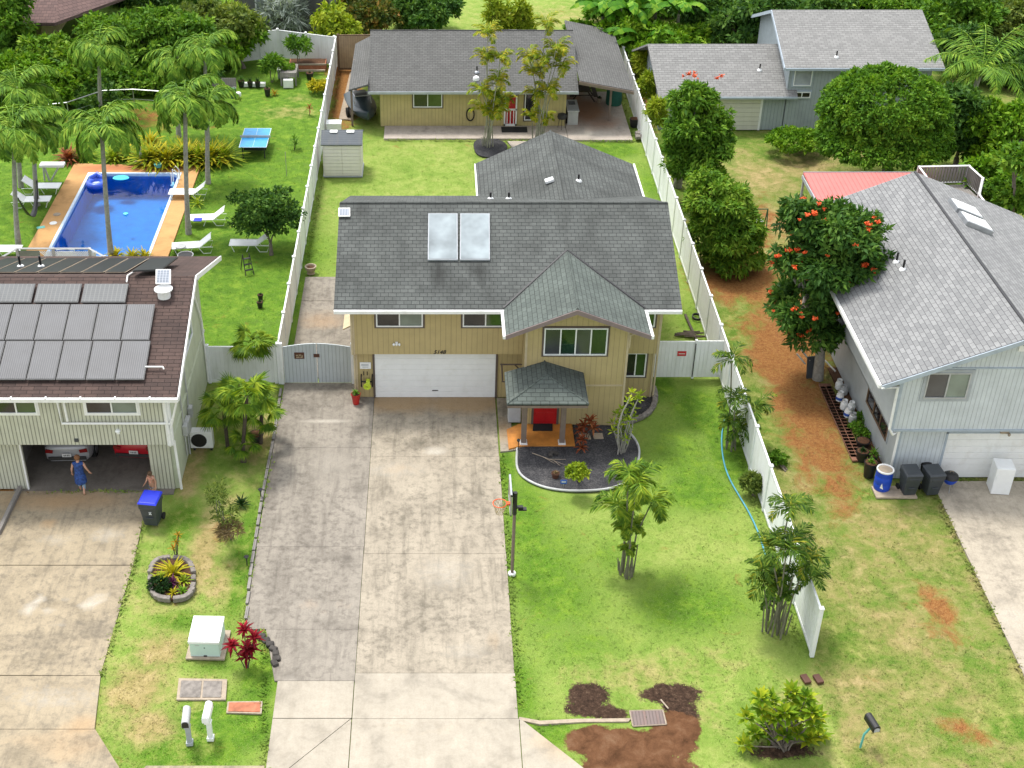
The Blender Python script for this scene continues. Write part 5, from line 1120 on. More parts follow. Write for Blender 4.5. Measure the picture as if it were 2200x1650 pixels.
def rosette(name,label,cat,base,L_,n,mat,wd=.06,e=(.1,1.4),group=None,stem=0,z0=0.,parts='leaves',thing_=None,off=(0,0,0)):
    """strap leaves, each bent once"""
    t=thing_ or thing(name,label,cat,base,group=group); o=np.array([off[0],off[1],off[2]+z0+stem])
    if stem: mb=MB(); mb.tube([(off[0],off[1],-.03),(off[0]+.02,off[1],stem*.6),(off[0],off[1],stem)],.025,6); mb.build('stem','bark_dark',t,w=False,uv=False)
    az=np.arange(n)*2.399+rng.random(n)*.4; el=e[0]+(e[1]-e[0])*(1-(np.arange(n)/n))+rng.normal(size=n)*.08; Ls=L_*rng.uniform(.75,1.15,n)
    def dirv(el): return np.stack([np.cos(az)*np.cos(el),np.sin(az)*np.cos(el),np.sin(el)],1)
    D1=dirv(el); D2=dirv(el-.55); S=np.stack([-np.sin(az),np.cos(az),0*az],1)*wd*.5
    a=o+0*D1; m=a+D1*Ls[:,None]*.55; tip=m+D2*Ls[:,None]*.5
    q1=np.stack([a-S*.5,a+S*.5,m+S,m-S],1); q2=np.stack([m-S,m+S,tip+S*.12,tip-S*.12],1)
    V=np.concatenate([q1.reshape(-1,3),q2.reshape(-1,3)]); V[:,2]=np.maximum(V[:,2],.01)
    meshnp(parts,V,np.arange(len(V)).reshape(-1,4),mat,t); return t

# -- big round trees
random.seed(11)
tree('dome_tree','huge dense round green tree like a dome in front of the blue grey house','tree',(24.2,66.,0),[blob(1898,250,132,108,66),blob(1890,300,128,64,65.3),blob(1830,300,70,66,65.5),blob(1965,300,72,66,66)],'leaf_dome',68000,.3,ll=.19,lw=.09,cl=.42,rough=.05,inner=.12,sats=1)
tree('mango_tree','bushy light green mango tree right of the white fence','tree',G(1545,560),[blob(1542,440,62,56,57.),blob(1566,500,66,64,56.6),blob(1533,500,50,60,57),blob(1570,552,58,40,56.5),blob(1508,435,28,32,57.5)],'leaf_mango',27000,.16,ll=.25,lw=.075,cl=.42,rough=.08,droop=.7,sats=2)
def tulip(base,blobs,n,label,nf,seed,fb=None,lf='leaf_deep'):
    t,rel=tree('tulip_tree',label,'tree',base,blobs,lf,n,.2,'bark_pale',ll=.27,lw=.10,cl=.55,rough=.2,fork=.42,droop=.5)
    rs=np.random.default_rng(seed); made=[]
    V=[]
    P=rs.normal(size=(26,3))*.065; D=unit(rs.normal(size=(26,3))+np.array([0,0,.9])); q,_=leafquads(P,D,unit(rs.normal(size=(26,3))),np.full(26,.17),np.full(26,.10),.3)
    me=None; ks=[]
    for i in range(nf):
        b=(fb or rel)[int(rs.integers(len(fb or rel)))]; d=rs.normal(size=3); d[2]=abs(d[2])*.8+.1; d[1]=-abs(d[1])*.8 if rs.random()<.7 else d[1]; d/=np.linalg.norm(d); p=np.array(b[:3])+d*np.array(b[3:])*1.2+np.array([0,-.15,.1])
        if me is None: o=meshnp('flower_cluster',q,np.arange(len(q)).reshape(-1,4),'flower_red',t); me=o.data
        else: o=bpy.data.objects.new('flower_cluster',me); col.objects.link(o); o.parent=t
        o.location=p; s=rs.uniform(.4,.85); o.scale=(s,s,s*.8); o.rotation_euler=(0,0,rs.random()*6)
    return t
random.seed(5)
tulip(G(1757,812),[blob(1790,500,82,62,47.6),blob(1830,585,60,62,47.4),blob(1770,575,85,62,47.0),blob(1725,480,42,42,47.6),blob(1720,655,66,48,46.8),blob(1745,715,52,36,46.6),blob(1845,500,36,46,47.8),blob(1690,570,28,30,47)],24000,'tall dark green tulip tree with many orange red flowers leaning over the blue house roof',70,4)
tulip(G(1455,400),[blob(1490,225,44,38,64.5),blob(1486,280,52,46,64.2),blob(1510,325,46,40,64),blob(1458,330,26,34,64),blob(1535,275,28,32,64.5)],12000,'dark green tree with a few red flowers on top beside the garage wing',7,9,fb=[(0.9,.3,5.5,1.2,1.1,.7)],lf='leaf_mid')
tree('tree','small dark citrus tree with open crown beside the lounger near the white fence','tree',G(583,545),[blob(573,455,60,48,58.6),blob(550,485,44,36,58.4),blob(608,480,38,38,58.4)],'leaf_deep',7500,.09,ll=.17,lw=.085,cl=.4,rough=.22,fork=.3)
# -- back left thicket
random.seed(21)
BK=[('dark tree in the top left corner','leaf_mid',(10,200),[(10,50,52,62),(-20,110,70,60),(30,105,50,46),(20,0,50,40)],84,14000),
('big green brown tree in front of the brown purple roof','leaf_mid',(190,260),[(170,140,80,56),(260,100,60,56),(110,150,60,50),(200,180,90,54),(215,70,40,34)],83,19000),
('bright green rounded tree left of the tallest palms','leaf_mid',(345,225),[(345,95,66,56),(320,140,56,54),(385,130,56,54),(350,60,50,40),(420,110,50,60)],82,17000),
('olive tree left of the silver shrub near the far curved white fence','leaf_olive',(470,190),[(460,80,66,62),(500,60,50,40),(430,50,60,44),(440,120,50,44)],85,13000),
('rounded green tree at the left edge behind the palms','leaf_bright',(80,260),[(80,180,78,56),(20,200,70,60),(115,215,56,46)],78,15000),
('dark green shrubby tree under the olive tree behind the pool','leaf_mid',(270,235),[(260,190,80,48),(340,195,60,40),(180,215,60,34)],80,12000),
('dark mango like tree peeking over the brown purple roof','leaf_deep',(380,40),[(400,15,60,28),(300,15,60,24)],99,6000),
('round dark green tree behind the cottage roof','leaf_deep',(930,70),[(930,25,62,42),(880,35,42,34)],92,12000),
('rusty orange and green tree behind the left end of the cottage','leaf_rust',(800,75),[(800,35,48,36),(770,55,34,32)],90,4500),
('dark brown green tree at the top edge between the gabled house and the round tree','leaf_rust',(850,50),[(850,10,55,26),(770,0,50,28)],98,6000),
('bright yellow green young tree at the left end of the cottage','leaf_lime',(715,150),[(712,55,34,32),(705,90,28,30),(740,70,24,24)],86.5,3500)]
for lb,lf,bp,bb,Y,n in BK:
    b=AY(bp[0],bp[1],Y); tree('tree',lb,'tree',(b.x,Y,0),[blob(x,y,rx,ry,Y+random.uniform(-1,1)) for x,y,rx,ry in bb],lf,n,.16,ll=.30,lw=.14,cl=.75,group='trees and bushes round the far gardens',rough=.2,fork=.3)
BR=[('tall dense dark green tree rising left of the blue grey house','leaf_deep',(1560,95),[(1560,40,72,56),(1620,60,52,50),(1510,30,50,46)],88,17000),
('bright leafy tree at the top edge above the garage wing','leaf_mid',(1530,0),[(1590,0,70,34),(1500,-10,60,34)],98,9000),
('dark treetop above the left part of the blue grey house roof','leaf_deep',(1740,0),[(1720,0,80,28),(1820,2,60,24)],96,9000),
('green treetop above the right part of the blue grey house roof','leaf_mid',(1900,10),[(1930,5,80,36),(2010,40,50,50)],94,10000),
('pale green round tree at the top right corner','leaf_olive',(2140,100),[(2130,50,76,50),(2190,80,50,60)],88,12000),
('dark bushy tree behind the coconut palm','leaf_deep',(2060,190),[(2060,110,55,50),(2140,150,60,50),(2190,180,50,50)],82,13000),
('dark green tree between the round dome tree and the coconut palm','leaf_deep',(2060,330),[(2055,250,42,60),(2065,310,36,50)],68,7000),
('bright green hedge tree behind the right edge shed','leaf_bright',(2130,330),[(2110,270,46,46),(2150,330,60,50),(2190,280,36,50)],67,9000),
('light green bush with copper leaves right of the wooden deck','leaf_bright',(2150,440),[(2130,385,40,36),(2175,400,46,44),(2150,440,40,30)],60,9000),
('dark green bush at the right edge beside the blue house roof','leaf_mid',(2190,440),[(2190,420,50,34),(2180,350,30,26)],58,5000)]
for lb,lf,bp,bb,Y,n in BR:
    b=AY(bp[0],bp[1],Y); tree('tree',lb,'tree',(b.x,Y,0),[blob(x,y,rx,ry,Y+random.uniform(-.8,.8)) for x,y,rx,ry in bb],lf,n,.16,ll=.30,lw=.14,cl=.75,group='trees and bushes round the far gardens',rough=.18,fork=.3)
for lb,lf,bp,bb,Y,n in [('bright leafy tree left of the far curved fence under the tall palm crowns','leaf_bright',(520,110),[(500,110,34,36),(460,150,36,34),(530,80,30,26)],84,6000),
('mid green tree with pale new leaves at the left edge above the palms','leaf_mango',(110,150),[(100,120,46,34),(70,150,46,36),(150,150,40,36)],81,8000),
('dark undergrowth tree behind the wire fence below the brown purple roof','leaf_deep',(160,250),[(150,215,60,34),(60,235,60,34),(220,225,50,30)],78,8000),
('leafy shrub tree right of the thin palm trunk behind the pool','leaf_deep',(400,215),[(400,185,50,36),(440,175,36,30)],80.5,5000),
('bright green bush spreading below the banana leaves','leaf_bright',(1430,95),[(1420,85,56,34),(1350,70,50,34),(1480,90,40,30)],84,8000),
('tall green tree at the top edge behind the leftmost banana plants','leaf_mid',(1330,30),[(1320,25,56,40),(1390,10,50,36)],93,8000),
('dense dark tree filling the gap between the banana plants and the blue grey house','leaf_deep',(1600,80),[(1600,60,70,50),(1560,90,50,40),(1650,30,60,44)],85,12000),
('bright mid green treetop at the top edge above the banana plants','leaf_mid',(1450,0),[(1440,-5,80,40),(1350,0,60,30)],97,9000),
('broad dark treetop at the very top edge over the blue grey house','leaf_mid',(1800,-20),[(1800,-15,110,40),(1680,-20,80,36)],99,11000),
('rounded mid green treetop right of the blue grey house roof','leaf_mid',(2040,60),[(2040,50,56,60),(2090,30,60,50)],86,11000),
('pale tree above the coconut palm at the right edge','leaf_mango',(2180,20),[(2170,10,70,50),(2110,0,60,40)],92,9000)]:
    b=AY(bp[0],bp[1],Y); tree('tree',lb,'tree',(b.x,Y,0),[blob(x,y,rx,ry,Y+random.uniform(-.8,.8)) for x,y,rx,ry in bb],lf,n,.16,ll=.32,lw=.15,cl=.75,group='trees and bushes round the far gardens',rough=.18,fork=.3)
# a far wood closes the view beyond the top edge
mb_b=[blob(x,-60+random.uniform(-10,10),95,70,112+random.uniform(-4,4)) for x in range(-150,2500,130) if not 950<x<1330]
o=leaves('far_wood','leaf_deep',None,[(a,b,max(c,2.),d,e_,max(f,2.5)) for a,b,c,d,e_,f in mb_b],30000,.5,.25,1.2); tag(o,'dense dark wood beyond the gardens at the top edge','trees',kind='stuff')
# banana plants
def banana(base_px,Y,label,n,h,group):
    b=AY(*base_px,Y); b.z=0; t=thing('banana_plant',label,'banana plant',b,group=group)
    mb=MB(); mb.tube([(0,0,-.1),(.05,0,h*.5),(0,0,h)],[.16,.13,.09],8); mb.build('stem','cane_stem',t,w=False,smooth=True,uv=False)
    VV=[]
    for i in range(n):
        az=i*2.4+random.random()*.5; e0=random.uniform(.7,1.4); L_=random.uniform(2.3,3.3); k=9; o=Vector((0,0,h-.1)); pts=[];ang=e0
        h_=Vector((math.cos(az),math.sin(az),0)); sd=Vector((-math.sin(az),math.cos(az),0))
        for j in range(k+1): pts.append(o.copy()); o+= (h_*math.cos(ang)+Vector((0,0,1))*math.sin(ang))*L_/k; ang-=.19*(1+random.random()*.3)
        for j in range(k):
            w0=.36*math.sin(math.pi*min(1,(j+.4)/(k+.6)))**.5; w1=.36*math.sin(math.pi*min(1,(j+1.4)/(k+.6)))**.5 if j<k-1 else .05
            for s in (-1,1):
                dz=Vector((0,0,-.12-random.random()*.1)); VV.append(np.array([pts[j][:],(pts[j]+sd*s*w0+dz)[:],(pts[j+1]*.97+pts[j]*.03+sd*s*w1+dz)[:],pts[j+1][:]]))
    V=np.concatenate(VV); meshnp('leaves',V,np.arange(len(V)).reshape(-1,4),'leaf_banana',t); return t
random.seed(8)
for i,(px,Y,h,lb) in enumerate([(1290,86,2.6,'leftmost banana plant behind the carport roof'),(1345,85,3.0,'tall banana plant second from the left behind the white fence end'),(1400,86,3.2,'banana plant in the middle of its row above the garage wing ridge'),(1450,85,3.0,'rightmost tall banana plant with big leaves above the garage wing'),(1375,83,1.6,'low banana plant right at the end of the white fence'),(1330,91,2.4,'banana plant furthest back at the top edge')]):
    banana((px,110),Y,lb,13,h*1.15,'banana plants behind the fence')
for px,py,lb,r in ((1250,75,'leafy green bush behind the carport',34),(1300,100,'low dark green bush at the foot of the banana plants',34),(1390,115,'green bush between the white fence end and the garage wing',30)):
    Y=86 if px<1350 else 82; b=AY(px,py+20,Y); shrub('shrub',lb,'bush',(b.x,Y,0),[blob(px,py,r,24,Y)],'leaf_bright',2600,.3,.13,.5,group='trees and bushes round the far gardens')
# coconut palm
palm((30.3,73,0),AY(2110,150,73),L_=4.2,n=16,label='coconut palm with long arching fronds right of the dome tree',name='coconut_palm',mat='leaf_palm',tr=.16,nl=46,ll=.85,lw=.07,e=(-.1,1.3),bend=1.5,hang=.7,shaft=False)
# manila palms round the pool
random.seed(17)
PP=[((405,500),(398,205),1.55,'palm with grey trunk standing on the right edge of the pool deck'),
((447,392),(447,215),1.45,'palm just behind the right corner of the pool, beside the yellow border plants'),
((446,300),(440,98),1.7,'tallest palm behind the pool, its crown against the far trees'),
((384,293),(383,120),1.5,'palm far behind the pool with a thin grey trunk'),
((217,248),(213,92),1.7,'palm far back on the left with its trunk clear against dark bushes'),
((239,552),(218,262),1.7,'palm rising in front of the pool water'),
((40,528),(30,270),1.7,'leftmost palm carrying one end of the black hammock'),
((80,440),(72,262),1.6,'palm by the white loungers carrying the other end of the hammock'),
((45,400),(38,185),1.9,'palm with the largest crown at the left edge of the photo')]
for (b,c,l,lb) in PP:
    B=G(*b); palm(B,AY(c[0],c[1]+8,B.y),L_=l*1.5,label=lb,group='palms round the pool',n=24,nl=46,ll=.64,lw=.115,bend=2.3,hang=.75,e=(.0,1.35))
leafmat('leaf_cane',[(.1,L(.018,.055,.008)),(.45,L(.06,.135,.012)),(.75,L(.14,.22,.02)),(.95,L(.42,.38,.03))],noise_scale=1.6,clump=.35)
# stemmed palm clumps
random.seed(31)
clump((1050,314),[(1048,72),(1075,127),(1043,124),(1072,175),(1035,196),(1057,207),(1068,240),(1040,235),(1085,215,.8)],L_=.95,label='left clump of slender cane palms with golden leaves before the cottage',extra=5,group='palm clumps before the cottage',n=10,lw=.07,nl=15,hang=.25,bend=1.6,side=.7,e=(.4,1.45),stem='cane_pale')
clump((1160,306),[(1174,55),(1195,105),(1137,124),(1170,131),(1206,145),(1145,156),(1177,196),(1152,204),(1174,255,.8),(1140,250,.7),(1200,120,.8)],L_=.95,label='right clump of slender cane palms before the cottage door window',extra=5,group='palm clumps before the cottage',n=10,lw=.07,nl=15,hang=.25,bend=1.6,side=.7,e=(.4,1.45),stem='cane_pale')
clump((1345,1232),[(1328,1088),(1368,1042,1.05),(1400,1080),(1350,1018,.9),(1342,1135,.5),(1366,1128,.5),(1350,1180,.38)],L_=.92,label='clump of cane palms standing alone on the front lawn',mat='leaf_fan',extra=8,spread=.26,n=10,ll=.46,lw=.055,nl=18,hang=.3,bend=1.75,side=.65,e=(.1,1.4))
clump((1568,962),[(1572,775),(1578,855,.9),(1622,880),(1588,922,.9),(1570,905,.7),(1600,935,.7)],L_=.95,label='slender cane palms by the white fence near the side gate',mat='leaf_cane',extra=2,spread=.28,n=8,ll=.40,lw=.05,nl=15,hang=.22,bend=1.75,side=.6,e=(.35,1.4),group='cane palms along the white fence')
clump((1665,1352),[(1698,1090),(1655,1178),(1705,1165),(1640,1255),(1735,1205,.9),(1745,1240,.8),(1690,1180),(1640,1225,.7),(1665,1245,.7),(1705,1235,.75),(1650,1290,.5),(1690,1275,.5)],L_=.86,label='dense dark clump of cane palms in front of the white fence nearest the street',mat='leaf_cane',extra=9,spread=.42,n=8,ll=.38,lw=.05,nl=15,hang=.22,bend=1.75,side=.6,e=(.35,1.4),group='cane palms along the white fence')
# fan palms beside the cream house
random.seed(41)
fan_palm((548,820),(545,735),13,.62,'fan palm by the white fence panel near the grey gate',group='fan palms beside the side driveway',pet=.6)
fan_palm((520,990),(530,850),15,.62,'largest fan palm, in the middle between the cream house and the side driveway',group='fan palms beside the side driveway',pet=.7)
fan_palm((490,965),(480,880),13,.58,'fan palm nearest the cream house wall',group='fan palms beside the side driveway',pet=.65)
fan_palm((560,950),(562,888),12,.55,'fan palm growing from the dark pot beside the driveway',group='fan palms beside the side driveway',pet=.5)
fan_palm((525,990),(522,955),10,.42,'lowest bright green fan palm at the front of its group',group='fan palms beside the side driveway',pet=.4)
fan_palm((500,905),(505,850),12,.55,'fan palm at the back of the strip close to the air conditioner',group='fan palms beside the side driveway',pet=.6)
# -- shrubs in the yards
random.seed(51)
shrub('shrub','low rounded green shrub left of the dome tree','bush',G(1702,325),[blob(1702,302,52,26,70.),blob(1735,300,28,22,70)],'leaf_bright',5200,.16,.09,.35)
shrub('shrub','lime green grassy undergrowth between the white fence and the garage wing','bush',G(1385,250),[blob(1378,142,12,26,80),blob(1392,190,12,30,76),blob(1412,250,13,32,71)],'leaf_lime',6000,.35,.05,.4)
shrub('shrub','dense green shrubs under the red flowered tree by the fence','bush',G(1460,390),[blob(1478,365,34,30,63.5),blob(1512,372,42,26,63),blob(1545,315,28,28,65)],'leaf_mid',6500,.2,.09,.4)
leafmat('leaf_plumeria',[(.1,L(.05,.13,.008)),(.5,L(.17,.29,.012)),(.9,L(.50,.52,.03))],noise_scale=2)
def plumeria(label,base_px,spots,L_,wd,mat,stem='bark',n=13):
    b=G(*base_px); t=thing('plumeria_shrub',label,'bush',b)
    mb=MB()
    for x,y,dy in spots:
        c=AY(x,y,b.y+dy)-b; c.z=max(c.z,.12); limb(mb,(random.gauss(0,.1),random.gauss(0,.08),-.05),c,.03,.016,n=4,seg=5)
    mb.build('stem',stem,t,w=False,uv=False); VV=[]
    for x,y,dy in spots:
        c=np.array(AY(x,y,b.y+dy)-b); c[2]=max(c[2],.12); az=np.arange(n)*2.399+random.random()*6; el=1.25-1.35*np.arange(n)/n+rng.normal(size=n)*.12
        D=np.stack([np.cos(az)*np.cos(el),np.sin(az)*np.cos(el),np.sin(el)],1); Nn=np.stack([-np.cos(az)*np.sin(el),-np.sin(az)*np.sin(el),np.cos(el)],1); V,_=leafquads(np.repeat(c[None],n,0)+D*.04,D,Nn,L_*rng.uniform(.7,1.15,n),np.full(n,wd),.12); VV.append(V)
    quads_obj('leaves',VV,mat,t); return t
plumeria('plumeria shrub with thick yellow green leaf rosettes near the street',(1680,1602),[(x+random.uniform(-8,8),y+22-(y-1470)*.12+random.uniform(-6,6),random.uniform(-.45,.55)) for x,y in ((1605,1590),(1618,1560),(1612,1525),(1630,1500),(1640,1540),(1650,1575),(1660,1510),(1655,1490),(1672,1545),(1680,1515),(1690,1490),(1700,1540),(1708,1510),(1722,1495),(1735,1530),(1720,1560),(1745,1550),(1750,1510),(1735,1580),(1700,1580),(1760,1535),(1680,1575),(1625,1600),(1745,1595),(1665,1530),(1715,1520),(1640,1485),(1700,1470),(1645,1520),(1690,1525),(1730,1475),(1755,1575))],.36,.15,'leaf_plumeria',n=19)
shrub('shrub','round dark bristly shrub against the white fence on the front lawn','bush',G(1617,1065),[blob(1617,1045,20,26,38.9)],'leaf_olive',1900,.16,.04,.2)
shrub('shrub','round bright lime green shrub on the black cinder bed','bush',G(1240,1032),[blob(1240,1015,19,16,38.9)],'leaf_lime',1500,.12,.06,.16)
mb=None
plumeria('pale yellow green plumeria with grey branches at the right end of the cinder bed',(1335,975),[(x,y,random.uniform(-.3,.4)) for x,y in ((1358,845),(1370,860),(1350,865),(1362,880),(1345,888),(1335,900),(1325,892),(1318,910),(1330,915),(1350,905),(1360,898),(1342,925),(1318,928),(1352,925),(1330,935),(1345,945),(1374,850),(1336,882))],.26,.09,'leaf_lime','bark_pale',11)
def ti(name,label,px,py,spots,mat,L_=.35,n=16,wd=.09,group=None):
    b=G(px,py); t=thing(name,label,'plant',b,group=group)
    for x,y in spots:
        c=AY(x,y,b.y)-b; mb=MB(); mb.tube([(c.x*.15,0,-.05),(c.x*.6,0,c.z*.6),(c.x,c.y,c.z)],.018,5); mb.build('stem','bark_dark',t,w=False,uv=False); rosette('',None,None,None,L_,n,mat,wd,(-.3,1.3),thing_=t,off=(c.x,c.y,c.z))
    return t
ti('ti_plant','tall copper leaved ti plant behind the stepping stones',1256,948,[(1255,915),(1268,905),(1275,920),(1248,925)],'leaf_copper')
ti('ti_plant','small copper and green ti plant standing alone on the cinder bed',1250,975,[(1250,945),(1249,962)],'leaf_copper',.3,14)
ti('ti_plant','deep red ti plant beside the pale green utility box',530,1432,[(498,1388),(525,1355),(545,1372),(530,1395),(540,1395),(528,1412)],'leaf_red',.36,18,.10)
ti('ti_plant','thin orange ti plant behind the planted ring on the strip',379,1200,[(378,1165),(383,1150),(372,1178)],'leaf_orange',.2,12,.05)
# planted ring
t=thing('planter_ring','low stone ring planted with bromeliads on the strip beside the left driveway','planter',G(370,1262))
c=G(370,1262); mb=MB(); pts=[]
for i in range(26):
    a=2*math.pi*i/26; q=G(370+46*math.copysign(abs(math.cos(a))**.7,math.cos(a)),1248-44*math.copysign(abs(math.sin(a))**.7,math.sin(a))); mb.cbox((q.x,q.y,.1),(.24,.17,.2),a+1.57+random.random()*.2,rx=random.random()*.15)
    pts.append((q.x,q.y,.1))
mb.build('stone_edging','stone_grey',t,bevel=.03); mb=MB(); mb.slab(pts,.08); mb.build('soil','mulch',t)
def brom(px,py,L_,n,mat,lb,wd=.08,e=(.1,1.35),cat='bromeliad'): return rosette('bromeliad',lb,cat,G(px,py,.1),L_,n,mat,wd,e)
brom(372,1235,.75,34,'leaf_yellow','large yellow bromeliad at the back of the stone ring'); brom(369,1255,.35,26,'leaf_purple','purple bromeliad in the middle of the stone ring',.06)
brom(343,1245,.35,20,'leaf_lime','lime bromeliad at the left of the stone ring',.06); brom(395,1250,.35,20,'leaf_lime','lime bromeliad at the right of the stone ring',.06); brom(392,1272,.28,18,'leaf_bright','small green bromeliad at the front right of the stone ring',.05)
brom(372,1275,.26,18,'leaf_yellow','small yellow bromeliad at the front of the stone ring',.05)
shrub('ground_plant','dark green mound of small leaves at the front left of the stone ring','plant',G(345,1270,.1),[(G(345,1268).x,G(345,1268).y,.2,.36,.28,.22)],'leaf_dark',900,.09,.05,.15)
rosette('agave','dark spiky plant on the strip beside the side driveway','plant',G(519,1085),.42,34,'leaf_dark',.06,(.0,1.4))
shrub('shrub','sparse grey green twiggy shrub on the strip beside the side driveway','bush',G(487,1150),[blob(470,1075,22,45,36.0),blob(488,1110,26,32,35.8)],'leaf_olive',900,.14,.03,.3,stem='bark_pale',rough=.4)
shrub('shrub','rusty brown low tuft at the foot of the twiggy shrub','bush',G(497,1155),[blob(495,1140,24,16,35.6)],'leaf_dry',900,.2,.025,.2)
shrub('shrub','silvery white spiky shrub in front of the grey gabled house','bush',AY(612,85,90),[(AY(612,60,90).x,90,1.5,1.5,1.2,1.4)],'leaf_silver',2600,.6,.06,.4)
shrub('shrub','pale feathery shrub at the end of the far curved fence','bush',AY(505,80,88),[blob(500,40,30,30,88)],'leaf_lime',1500,.4,.05,.4)
shrub('shrub','yellow leaved shrub against the long white fence','bush',G(683,192),[blob(683,185,19,11,79.5)],'leaf_yellow',900,.2,.09,.25)
# golden border behind the pool: one plant after another
random.seed(61); gi=0
GB=[(315,'leftmost','leaf_lime'),(335,'second from the left','leaf_yellow'),(358,'third from the left','leaf_yellow'),(382,'fourth from the left','leaf_lime'),(405,'fifth from the left','leaf_yellow'),(430,'sixth from the left','leaf_lime'),(455,'seventh from the left','leaf_yellow'),(482,'rightmost','leaf_lime')]
for px,w_,mt in GB:
    py=352-.03*(px-400); b=G(px,py+random.uniform(-6,3)); rosette('areca_plant',f'golden feathery plant, {w_} in the border behind the pool','plant',b,1.45,90,mt,.15,(.15,1.35),group='golden plants behind the pool')
for px,py,w_,mt in ((245,345,'left of the pool corner','leaf_lime'),(272,338,'behind the left pool corner','leaf_yellow'),(150,345,'under the far left palms','leaf_copper'),(182,338,'beside the white bench','leaf_lime'),(325,312,'behind the border, highest up','leaf_yellow')):
    rosette('areca_plant',f'bushy golden and green plant {w_}','plant',G(px,py),1.0,60,mt,.13,(.1,1.35),group='golden plants behind the pool')
for px,py,lb in ((250,552,'yellow green plant just behind the brown roof left of the palm'),(285,556,'yellow green plant just behind the brown roof at the pool end'),(310,556,'small yellow green plant at the near right pool corner')):
    rosette('border_plant',lb,'plant',G(px,py),.6,40,'leaf_yellow',.10,(.1,1.3))
ti('cordyline','young green palm like plant on the lawn right of the table tennis table',632,320,[(632,300),(636,310)],'leaf_mid',.5,18,.07)
ti('cordyline','small reddish plant on the lawn near the far part of the white fence',665,246,[(665,233)],'leaf_copper',.35,16,.07)
rosette('sprout','small fern like plant beside the palm on the pool deck','plant',G(425,440),.6,26,'leaf_lime',.06,(.1,1.3))
for px,py,lb in ((640,110,'slim young palm in front of the far curved fence'),(585,150,'small open tree before the far curved fence')):
    Y=84 if px==640 else 82; b=AY(px,py+10,Y); shrub('shrub',lb,'bush',(b.x,Y-.6,0),[blob(px,py-10,22,18,Y-.6)],'leaf_mid' ,900,.3,.08,.35)
for px,py,lb in ((1060,25,'yellow green shrub behind the cottage ridge, left one'),(1092,45,'yellow green shrub behind the cottage ridge, middle one'),(1122,35,'yellow green shrub behind the cottage ridge, right one')):
    b=AY(px,py+40,86); shrub('shrub',lb,'bush',(b.x,86,0),[blob(px,py,14,30,86),blob(px+8,py+25,14,20,86)],'leaf_lime',1100,.35,.1,.35)
shrub('shrub','small green shrub outside the white fence near the side gate','bush',G(1690,1010),[blob(1668,998,15,12,41.)],'leaf_mid',700,.14,.07,.2)

